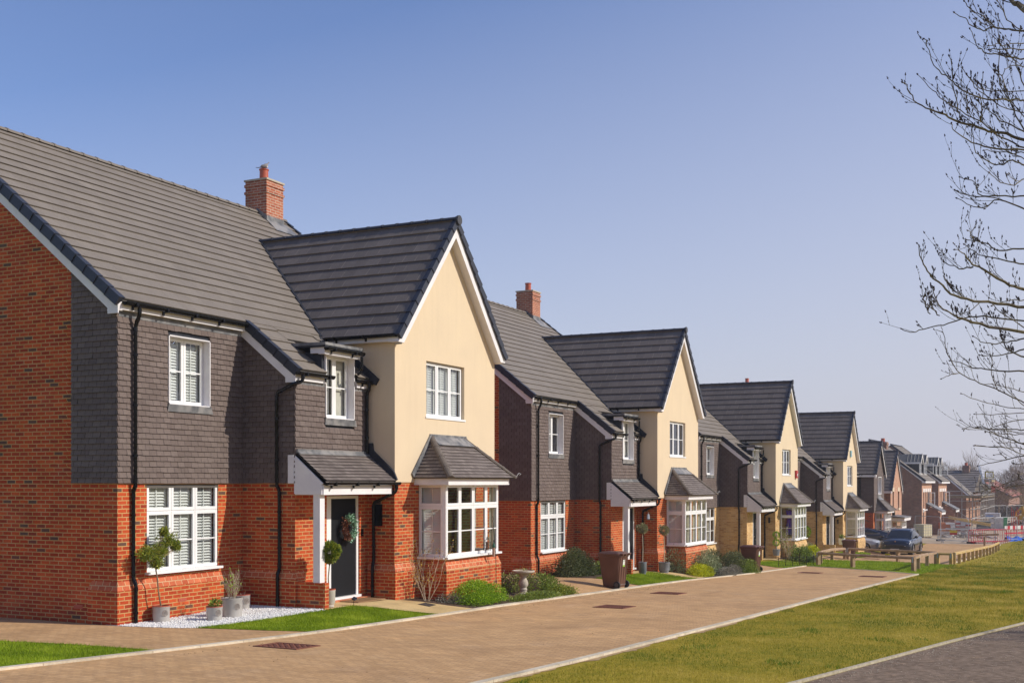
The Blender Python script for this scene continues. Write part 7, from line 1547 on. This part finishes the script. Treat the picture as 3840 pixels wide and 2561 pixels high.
# limbs of the near tree, in metres
LIMBS=[(3,[(-9.696,-15.355,4.167),(-9.766,-15.258,4.193),(-9.818,-15.196,4.203),(-9.892,-15.091,4.234),(-9.954,-15.011,4.263),(-10.012,-14.938,4.295),(-10.051,-14.904,4.327),(-10.087,-14.874,4.386)]),
(2,[(-10.187,-15.377,4.201),(-10.184,-15.338,4.21),(-10.212,-15.237,4.217),(-10.243,-15.13,4.269),(-10.24,-15.092,4.312),(-10.243,-15.042,4.362),(-10.242,-14.998,4.433),(-10.228,-14.983,4.523)]),
(1,[(-9.205,-15.332,4.545),(-9.312,-15.187,4.531),(-9.373,-15.135,4.539),(-9.43,-15.09,4.578),(-9.481,-15.057,4.631)]),
(2,[(-9.45,-15.343,4.196),(-9.476,-15.24,4.251),(-9.488,-15.165,4.325),(-9.504,-15.083,4.38),(-9.53,-14.98,4.455),(-9.526,-14.936,4.511),(-9.536,-14.866,4.598)]),
(2,[(-9.941,-15.366,4.587),(-9.944,-15.301,4.599),(-9.943,-15.244,4.622),(-9.942,-15.186,4.625),(-9.942,-15.128,4.67),(-9.937,-15.079,4.715)]),
(1,[(-10.0,-15.247,4.601),(-10.063,-15.208,4.633),(-10.127,-15.169,4.641),(-10.186,-15.137,4.667)]),
(2,[(-9.45,-15.343,4.625),(-9.46,-15.253,4.649),(-9.462,-15.177,4.674),(-9.45,-15.131,4.723),(-9.431,-15.097,4.815)]),
(1,[(-9.205,-15.332,4.784),(-9.301,-15.257,4.76),(-9.396,-15.183,4.733)]),
(2,[(-10.187,-15.377,3.992),(-10.22,-15.238,4.011),(-10.216,-15.176,4.043),(-10.217,-15.102,4.099),(-10.19,-15.087,4.142)]),
(2,[(-9.794,-15.359,4.025),(-9.788,-15.311,4.053),(-9.788,-15.253,4.043),(-9.791,-15.188,4.075),(-9.782,-15.147,4.132),(-9.758,-15.135,4.233)]),
(2,[(-9.303,-15.337,3.996),(-9.324,-15.223,4.004),(-9.334,-15.132,4.019),(-9.31,-15.109,4.089),(-9.307,-15.044,4.116)]),
(1,[(-10.089,-15.372,3.892),(-10.15,-15.337,3.862),(-10.219,-15.286,3.855),(-10.283,-15.247,3.887)]),
(2,[(-9.548,-15.348,3.879),(-9.559,-15.238,3.929),(-9.555,-15.156,3.901),(-9.563,-15.053,3.959)]),
(1,[(-9.455,-15.232,3.959),(-9.581,-15.096,3.965),(-9.661,-15.052,3.978)]),
(2,[(-9.205,-15.332,4.341),(-9.203,-15.266,4.382),(-9.21,-15.18,4.454),(-9.195,-15.139,4.542),(-9.161,-15.137,4.678)]),
(2,[(-9.696,-15.355,4.213),(-9.676,-15.305,4.318),(-9.653,-15.264,4.46),(-9.627,-15.228,4.546)]),
(1,[(-9.892,-15.363,4.358),(-9.972,-15.321,4.449),(-10.041,-15.3,4.47)]),
(4,[(-9.696,-15.355,4.774),(-9.67,-15.318,4.815),(-9.64,-15.29,4.849),(-9.616,-15.249,4.895)]),
(1,[(-9.205,-15.332,4.415),(-9.3,-15.229,4.559),(-9.346,-15.225,4.743),(-9.39,-15.224,4.879)]),
(1,[(-10.027,-15.193,4.179),(-10.082,-15.2,4.217),(-10.143,-15.195,4.267)]),
(1,[(-10.054,-15.138,4.22),(-10.109,-15.146,4.25),(-10.168,-15.144,4.28)]),
(1,[(-10.069,-15.107,4.199),(-10.117,-15.099,4.261),(-10.165,-15.091,4.329),(-10.213,-15.083,4.435)]),
(1,[(-9.45,-15.343,4.584),(-9.538,-15.284,4.573),(-9.614,-15.249,4.503)]),
(1,[(-10.04,-15.37,4.469),(-10.145,-15.275,4.453),(-10.222,-15.238,4.43)]),
(1,[(-9.352,-15.339,4.196),(-9.46,-15.239,4.181),(-9.55,-15.176,4.181)]),
(1,[(-9.499,-15.346,4.128),(-9.579,-15.273,4.154),(-9.651,-15.217,4.186),(-9.696,-15.214,4.21)]),
(1,[(-9.647,-15.352,4.685),(-9.726,-15.282,4.727),(-9.784,-15.253,4.789),(-9.845,-15.218,4.8)]),
(1,[(-9.745,-15.357,4.277),(-9.836,-15.262,4.299),(-9.921,-15.178,4.356),(-9.988,-15.132,4.415)]),
(3,[(-9.696,-15.355,3.392),(-9.794,-15.207,3.41),(-9.874,-15.096,3.428),(-9.935,-15.022,3.48),(-9.99,-14.962,3.543),(-10.026,-14.94,3.594),(-10.056,-14.931,3.663)]),
(3,[(-9.892,-15.363,3.252),(-9.992,-15.222,3.276),(-10.074,-15.114,3.306),(-10.117,-15.086,3.32),(-10.172,-15.035,3.36),(-10.211,-15.015,3.426)]),
(2,[(-9.499,-15.346,3.353),(-9.561,-15.17,3.379),(-9.586,-15.069,3.367),(-9.598,-14.994,3.344),(-9.621,-14.898,3.323),(-9.623,-14.841,3.314),(-9.618,-14.801,3.332)]),
(3,[(-9.794,-15.359,3.459),(-9.852,-15.302,3.476),(-9.929,-15.204,3.533),(-9.982,-15.157,3.563),(-10.028,-15.123,3.599),(-10.071,-15.095,3.618)]),
(2,[(-9.897,-15.15,3.562),(-9.869,-15.089,3.567),(-9.845,-15.02,3.601)]),
(2,[(-9.401,-15.341,3.642),(-9.409,-15.236,3.672),(-9.414,-15.138,3.706),(-9.403,-15.07,3.759)]),
(2,[(-9.598,-15.35,3.68),(-9.616,-15.242,3.679),(-9.611,-15.181,3.715),(-9.606,-15.119,3.736),(-9.592,-15.077,3.757)]),
(1,[(-9.701,-15.141,3.713),(-9.764,-15.132,3.73),(-9.825,-15.128,3.744)]),
(2,[(-6.422,-15.207,3.153),(-6.469,-15.053,3.238),(-6.509,-14.911,3.301),(-6.54,-14.789,3.37),(-6.547,-14.717,3.474),(-6.534,-14.684,3.577),(-6.516,-14.661,3.682),(-6.518,-14.597,3.702)]),
(2,[(-9.548,-15.348,3.107),(-9.575,-15.205,3.114),(-9.572,-15.123,3.137),(-9.576,-15.026,3.174)]),
(1,[(-6.094,-15.192,3.128),(-6.229,-15.038,3.147),(-6.366,-14.879,3.189),(-6.47,-14.788,3.23)]),
(1,[(-5.898,-15.183,3.11),(-6.084,-14.964,3.094),(-6.211,-14.867,3.094)]),
(2,[(-5.767,-15.177,2.875),(-5.802,-15.011,2.935),(-5.81,-14.901,3.009),(-5.807,-14.812,3.011),(-5.805,-14.722,3.067)]),
(1,[(-5.636,-15.171,2.968),(-5.825,-14.947,2.989),(-5.995,-14.761,2.992)]),
(1,[(-6.029,-15.189,2.786),(-6.183,-15.035,2.842),(-6.344,-14.867,2.851)]),
(2,[(-9.303,-15.337,3.291),(-9.298,-15.257,3.277),(-9.303,-15.158,3.278),(-9.285,-15.107,3.313)]),
(2,[(-9.99,-15.368,3.132),(-9.982,-15.297,3.171),(-9.951,-15.269,3.244),(-9.919,-15.245,3.325)]),
(2,[(-9.254,-15.335,3.243),(-9.249,-15.226,3.222),(-9.239,-15.128,3.22)]),
(1,[(-6.502,-15.044,3.236),(-6.602,-15.0,3.346),(-6.673,-15.015,3.491)]),
(1,[(-6.225,-15.198,3.143),(-6.358,-15.087,3.261),(-6.439,-15.081,3.378)]),
(1,[(-9.745,-15.357,3.29),(-9.85,-15.263,3.353),(-9.925,-15.23,3.387)]),
(1,[(-9.352,-15.339,3.474),(-9.454,-15.252,3.458),(-9.537,-15.203,3.428)]),
(1,[(-6.291,-15.201,3.038),(-6.443,-15.051,3.001),(-6.568,-14.957,2.942)]),
(1,[(-5.767,-15.177,3.277),(-5.924,-15.019,3.319),(-6.051,-14.919,3.324)]),
(1,[(-6.368,-14.774,3.385),(-6.473,-14.72,3.373),(-6.577,-14.667,3.339)]),
(1,[(-9.889,-14.964,3.36),(-9.955,-14.948,3.402),(-10.011,-14.955,3.457)]),
(1,[(-10.061,-15.023,3.327),(-10.131,-14.998,3.361),(-10.188,-15.003,3.39)]),
(1,[(-9.775,-15.093,3.446),(-9.853,-15.054,3.48),(-9.926,-15.025,3.531)]),
(1,[(-6.566,-14.916,3.871),(-6.68,-14.843,3.795),(-6.793,-14.772,3.768)]),
(2,[(-5.767,-15.177,2.986),(-5.777,-15.063,2.99),(-5.807,-14.906,2.999),(-5.82,-14.786,3.013),(-5.794,-14.744,2.998)]),
(1,[(-6.094,-15.192,2.937),(-6.234,-15.068,2.938),(-6.358,-14.975,2.949)]),
(1,[(-5.44,-15.162,2.842),(-5.522,-15.114,2.855),(-5.652,-14.969,2.854),(-5.783,-14.824,2.871)]),
(2,[(-5.898,-15.183,2.781),(-5.896,-15.07,2.757),(-5.9,-14.943,2.728),(-5.884,-14.856,2.708)]),
(2,[(-5.636,-15.171,2.875),(-5.616,-15.054,2.924),(-5.618,-14.892,2.983)]),
(1,[(-6.291,-15.201,2.592),(-6.36,-15.156,2.596),(-6.463,-15.042,2.551),(-6.537,-14.987,2.534),(-6.635,-14.883,2.504)]),
(1,[(-6.029,-15.189,2.561),(-6.159,-15.043,2.536),(-6.256,-14.968,2.501),(-6.345,-14.905,2.444)]),
(1,[(-5.505,-15.165,2.647),(-5.645,-15.12,2.642)]),
(1,[(-5.767,-15.177,2.724),(-5.916,-15.113,2.722)]),
(1,[(-5.832,-15.18,2.883),(-5.953,-15.094,2.882),(-6.069,-15.017,2.878)]),
(1,[(-5.761,-15.053,2.759),(-5.854,-15.025,2.788),(-5.954,-14.98,2.795)])]
# ---------- near tree on the right, its trunk just outside the frame ----------
NB=mottled('near_bark',(.085,.065,.055),(.24,.20,.11),9,rough=.9); BUD=mat('winter_bud',(.045,.022,.02),.6)
def catmull(P,n=4):
    P=[Vector(p) for p in P]; out=[]
    for i in range(len(P)-1):
        p0,p1,p2,p3=P[max(0,i-1)],P[i],P[i+1],P[min(len(P)-1,i+2)]
        for k in range(n):
            u=k/n; out.append(.5*((2*p1)+(-p0+p2)*u+(2*p0-5*p1+4*p2-p3)*u*u+(-p0+3*p1-3*p2+p3)*u**3))
    out.append(P[-1]); return out
def near_tree(name,tx,ty,label,limbs,rt,seed,th,gz_,budk=1.0,k=.45):
    t=empty(name,(tx,ty,gz_)); tag(t,label,'tree'); o=Vector((tx,ty,gz_)); r=random.Random(seed)
    mb=MB(); tp=[Vector((r.uniform(-.12,.12)*(i>0),r.uniform(-.12,.12)*(i>0),th*i/8)) for i in range(9)]; mb.tube(tp,[rt*(1.25 if i==0 else 1-.105*i) for i in range(9)],10); mb.build('trunk',NB,t,smooth=True)
    V=[];BV=[]
    def tube(P,R0,R1,n=5):
        m=len(P)-1
        for i in range(m):
            p,q=P[i],P[i+1]; d=q-p
            if d.length<1e-6: continue
            d.normalize(); s=d.orthogonal().normalized(); u=d.cross(s); a=R0+(R1-R0)*i/m; b=R0+(R1-R0)*(i+1)/m
            for k in range(n):
                a0,a1=2*math.pi*k/n,2*math.pi*(k+1)/n; V.extend([p+(s*math.cos(a0)+u*math.sin(a0))*a,p+(s*math.cos(a1)+u*math.sin(a1))*a,q+(s*math.cos(a1)+u*math.sin(a1))*b,q+(s*math.cos(a0)+u*math.sin(a0))*b])
    def bud(p,d,sz):
        d=d.normalized(); s=d.orthogonal().normalized(); u=d.cross(s); a=p-d*sz*.2;b=p+d*sz*1.5;c=p+d*sz*.45
        for k in range(4):
            a0,a1=1.571*k,1.571*(k+1); x=c+(s*math.cos(a0)+u*math.sin(a0))*sz*.52; y=c+(s*math.cos(a1)+u*math.sin(a1))*sz*.52; BV.extend([a,x,y,y]); BV.extend([b,y,x,x])
    def twig(p,d,l,rad,dep):
        P=[p]; n=4; q=p
        for i in range(n):
            d=(d+Vector((r.uniform(-.16,.16),r.uniform(-.16,.16),r.uniform(.0,.22)))).normalized(); q=q+d*(l/n); P.append(q)
            if r.random()<.45*budk: bud(q,(d+Vector((r.uniform(-1,1),r.uniform(-1,1),r.uniform(-.3,1)))).normalized(),(.009+.004*r.random())*k)
            if dep>0 and r.random()<.5: twig(q,(d+Vector((r.uniform(-.8,.8),r.uniform(-.8,.8),r.uniform(0,.6)))).normalized(),l*.45,rad*.7,dep-1)
        tube(P,rad,rad*.6,4); bud(q,d,.015*k*(.6+.4*budk)); 
        for s in (-1,1): bud(q-d*.01*k,(d+d.orthogonal()*.8*s).normalized(),(.009*budk+.003)*k)
    for wd,P in limbs:
        P=[Vector(p)-o for p in P]; r0={1:.0058,2:.0085,3:.0155,4:.036}[wd]*k; e=P[0]; D=(P[0]-P[1]).normalized()
        C=catmull(P); C=[C[0]]+[c+Vector((r.gauss(0,.0028),r.gauss(0,.0028),r.gauss(0,.0028))) for c in C[1:]]; tube(C,r0,.0036*k,6)
        if abs((e+o-Vector((CAMX,CAMY,CAMZ))).normalized().dot(Vector((.896*.926+.4435*.376,.4435*.926-.896*.376,0))))>0 and P[0] is e:
            # run on to the trunk outside the picture
            hor=math.hypot(e.x,e.y); fz=max(1.2,min(th-.5,e.z-hor*.35)); f=Vector((0,0,fz)); pxr=((e.x+tx-CAMX)*.4435-(e.y+ty-CAMY)*.8963)/((e.x+tx-CAMX)*.8963+(e.y+ty-CAMY)*.4435)
            if pxr>.425:
                c=e+D*hor*.35; R1=min(.05,r0*2.2+.006); tube(catmull([f,(f+c)/2+Vector((0,0,-.06)),c,e],6),R1,r0,6)
        for i in range(1,len(C)-1):
            if i>len(C)*.62 and r.random()<.72: continue
            if r.random()<(.74 if wd>1 else .66):
                d=(C[i+1]-C[i]).normalized(); sd=(d+Vector((r.uniform(-.9,.9),r.uniform(-.9,.9),r.uniform(-.25,1.1)))).normalized(); twig(C[i],sd,r.choice((.06,.10,.16,.26,.38))*k*(1.0 if wd>1 else .75),.0032*k,1)
            elif r.random()<.6: bud(C[i],Vector((r.uniform(-1,1),r.uniform(-1,1),r.uniform(-.2,1))),.011*k)
        d=(C[-1]-C[-2]); bud(C[-1],d,.020*k); bud(C[-1],d.normalized()+d.orthogonal().normalized()*.8,.012*k); bud(C[-1],d.normalized()-d.orthogonal().normalized()*.8,.015*k)
    # the rest of the crown, outside the picture: procedural limbs on the other sides
    def wild(p,d,l,rad,dep):
        P=[p];q=p
        for i in range(5):
            d=(d+Vector((r.uniform(-.25,.25),r.uniform(-.25,.25),r.uniform(-.02,.16)))).normalized(); q=q+d*(l/5); P.append(q)
            if dep>0 and i>0: wild(q,(d+Vector((r.uniform(-.9,.9),r.uniform(-.9,.9),r.uniform(-.1,.6)))).normalized(),l*.5,rad*.5,dep-1)
        tube(P,rad,rad*.4,5)
    for k in range(16):
        a=R(-165+r.uniform(0,150)); z=r.uniform(.3,.98)*th; wild(Vector((0,0,z)),Vector((math.cos(a),math.sin(a),.45)).normalized(),th*.3,rt*.3,2)
    for k in range(7): wild(Vector((0,0,th*.97)),Vector((r.uniform(-.5,.5),r.uniform(-.5,.5),1)).normalized(),th*.3,rt*.25,2)
    npmesh('branches',np.array([tuple(v) for v in V]),0,NB,t,k=4); npmesh('buds',np.array([tuple(v) for v in BV]),0,BUD,t,k=4)
    return t
dc=lambda l:((l[1][0][0]-CAMX)*.8963+(l[1][0][1]-CAMY)*.4435)
n_a=[l for l in LIMBS if dc(l)<7.2]; n_b=[l for i,l in enumerate(LIMBS) if dc(l)>=7.2]
near_tree('bare_tree',-8.6,-16.55,'budding bare tree whose branches reach in from the upper right edge',n_a,.12,5,6.0,G(-8,-17),k=.45)
near_tree('bare_tree',-4.6,-16.9,'thin twigged bare tree whose lower branches hang in at the right edge',n_b,.11,6,5.5,G(-4,-17),budk=.5,k=.55)
place_tree(21,'c',(9.4,-19.0,G(9,-19)),.36,2.4,'small spreading bare tree beside the tarmac path, outside the lower right corner')
place_tree(22,'c',(41,-21.5,G(41,-21)),.62,.4,'bare tree outside the right edge whose shadow crosses the far grass')
# ---------- grass blades and gravel ----------
def inpoly(P,poly):
    x,y=P[:,0],P[:,1]; c=np.zeros(len(P),bool); n=len(poly)
    for i in range(n):
        x0,y0=poly[i];x1,y1=poly[(i+1)%n]
        if y0==y1: continue
        k=((y0>y)!=(y1>y))&(x<(x1-x0)*(y-y0)/(y1-y0)+x0); c^=k
    return c
def Gv(X,Y):
    z=np.where(X<66,-.0325*X,-.0325*66-.0325*5*(1-np.exp(-(np.maximum(X,66)-66)/5)))
    s=lambda a,b,x:(lambda t:t*t*(3-2*t))(np.clip((x-a)/(b-a),0,1))
    return z+.2*s(0,5,X)*(1-s(63,78,X))*s(-3.75,-1.9,Y)
def lump(X,Y):
    return np.sin(X*1.7+np.sin(Y*2.3)*1.3)*np.sin(Y*1.9+1.3+np.sin(X*1.1))*.5+.5*np.sin(X*.63+Y*.81)*np.sin(X*.31-Y*1.17+.5)
def blades(name,poly,n,hgt,m,dz=.0,seed=0,far=None,wd=.004,tuft=0):
    r=np.random.default_rng(seed); xs=[p[0] for p in poly]; ys=[p[1] for p in poly]
    X=r.uniform(min(xs),max(xs),n*3); Y=r.uniform(min(ys),max(ys),n*3)
    if far: # density follows nearness to the camera
        u=r.random(n*3); X=min(xs)+(max(xs)-min(xs))*u**far
    k=inpoly(np.stack([X,Y],1),poly); X=X[k][:n];Y=Y[k][:n]
    if tuft: k=(lump(X*1.6,Y*1.6)>tuft); X=X[k];Y=Y[k]
    n=len(X); D=np.hypot(X-CAMX,Y-CAMY); s=np.maximum(1,D/22.)
    h=hgt*(.5+r.random(n))*np.minimum(s,1.6); w_=wd*s*(.7+.6*r.random(n)); a=r.random(n)*2*math.pi; l=r.normal(0,.45,(n,2))
    B=np.stack([X,Y,Gv(X,Y)+dz],1); d=np.stack([np.cos(a)*w_,np.sin(a)*w_,0*a],1); tip=B+np.stack([l[:,0]*h,l[:,1]*h,h],1)
    o=npmesh(name,np.stack([B-d,B+d,tip],1).reshape(-1,3),0,m,None,k=3); tag(o,kind='stuff'); return o
def blade_mat(name,stops,pos): 
    return leafmat(name,stops,rough=.7,trans=.3,spec=.2,pos=pos)
VB=blade_mat('verge_blades',[(0,(.10,.165,.010)),(.4,(.26,.255,.02)),(.7,(.47,.37,.045)),(1,(.70,.54,.15))],.5)
TB=blade_mat('tuft_blades',[(0,(.05,.13,.006)),(1,(.13,.26,.012))],3)
LB=blade_mat('lawn_blades',[(0,(.14,.22,.006)),(.6,(.26,.36,.012)),(1,(.42,.50,.04))],1.2)
V=[(-9,-8.9),(0,-9.32),(16,-9.42),(33,-9.75),(45,-9.6),(45,-16),(30,-18.3),(10.67,-14.35),(5.79,-13.4),(-.67,-12.26),(-9,-10.8)]
blades('grass',V,150000,.032,VB,seed=1,far=2.0,wd=.0035)
blades('grass_tufts',V,110000,.055,TB,seed=2,far=1.7,tuft=.62,wd=.004)
blades('grass',[(45,-10.2),(84,-10.2),(95,-10.8),(110,-14),(110,-30),(45,-22)],30000,.05,VB,seed=3,wd=.005)
for k,(p,n) in enumerate(((L1,26000),([(-9,-2.7),(-5.2,-3.04),(-3.4,-3.24),(-2.5,-3.3),(-2.6,-1.73),(-2.87,-.38),(-9,-.3)],34000),(L2,14000),(L3,9000),(L4,16000),(L5,4000))):
    blades('lawn_blades',p,n,.034,LB,dz=.018,seed=10+k,wd=.0035)
# white stones
r=np.random.default_rng(4); n=5200; X=r.uniform(-.1,3.5,n*2);Y=r.uniform(-2.1,.1,n*2); k=inpoly(np.stack([X,Y],1),[(-.12,-.25),(.18,-1.25),(.34,-1.5),(1.0,-1.66),(2.1,-1.9),(3.3,-2.12),(3.42,-2.05),(3.42,-.06),(-.0,-.06)]); X=X[k][:n];Y=Y[k][:n]; n=len(X)
oc=np.array([(1,0,0),(-1,0,0),(0,1,0),(0,-1,0),(0,0,1),(0,0,-1)],float); fc=[(0,2,4),(2,1,4),(1,3,4),(3,0,4),(2,0,5),(1,2,5),(3,1,5),(0,3,5)]
S=(r.uniform(.010,.022,(n,3))); q=oc[None]*S[:,None]*r.uniform(.8,1.2,(n,6,1)); a=r.random(n)*6.28; c,s=np.cos(a)[:,None],np.sin(a)[:,None]; q=np.stack([q[...,0]*c-q[...,1]*s,q[...,0]*s+q[...,1]*c,q[...,2]],-1)+np.stack([X,Y,Gv(X,Y)+.026],1)[:,None]
v=np.stack([q[:,list(f)] for f in fc],1).reshape(-1,3); o=npmesh('gravel',v,0,mottled('white_stones',(.62,.60,.56),(.85,.84,.82),40,rough=.8),None,k=3); tag(o,kind='stuff')
def pebbles(name,poly,n,s0,s1,m,seed,edge=None):
    r=np.random.default_rng(seed); xs=[p[0] for p in poly]; ys=[p[1] for p in poly]
    X=r.uniform(min(xs),max(xs),n*4);Y=r.uniform(min(ys),max(ys),n*4); k=inpoly(np.stack([X,Y],1),poly); X=X[k][:n];Y=Y[k][:n]; n=len(X)
    S=(r.uniform(s0,s1,(n,3))); q=oc[None]*S[:,None]; q=q+np.stack([X,Y,Gv(X,Y)+.014],1)[:,None]
    v=np.stack([q[:,list(f)] for f in fc],1).reshape(-1,3); o=npmesh(name,v,n,m,None,k=3); tag(o,kind='stuff')
GRIT=mottled('grit_stones',(.28,.22,.16),(.62,.54,.42),30)
pebbles('grit',[(-4,-11.82),(-.67,-12.42),(5.79,-13.58),(14,-15.3),(14,-15.6),(5.79,-13.95),(-.67,-12.7),(-4,-12.1)],1500,.004,.013,GRIT,31)
pebbles('grit',[(-4,-11.8),(14,-15.2),(14,-18),(-4,-14.5)],1300,.003,.009,GRIT,32)
pebbles('leaf_litter',[(-3,-3.9),(20,-3.9),(20,-4.3),(-3,-4.0)],220,.004,.014,mottled('dry_leaf_bits',(.12,.07,.03),(.3,.2,.09),40),33)
pebbles('leaf_litter',[(-3,-9.0),(20,-9.2),(20,-5),(-3,-5)],90,.004,.012,bpy.data.materials['dry_leaf_bits'],34)
# ---------- air ----------
mb=MB(); mb.box((-60,-60,-8),(420,120,24)); hz_=mb.build('haze',[],None); hm=bpy.data.materials.new('air'); hm.use_nodes=True; hm.node_tree.nodes.remove(bsdf(hm)); pv=N(hm,'VolumePrincipled'); pv.inputs['Density'].default_value=0.0006; pv.inputs['Color'].default_value=(.93,.93,1,1); pv.inputs['Anisotropy'].default_value=.3
L(hm,pv.outputs[0],hm.node_tree.nodes['Material Output'].inputs['Volume']); hz_.data.materials.append(hm); tag(hz_,kind='stuff')
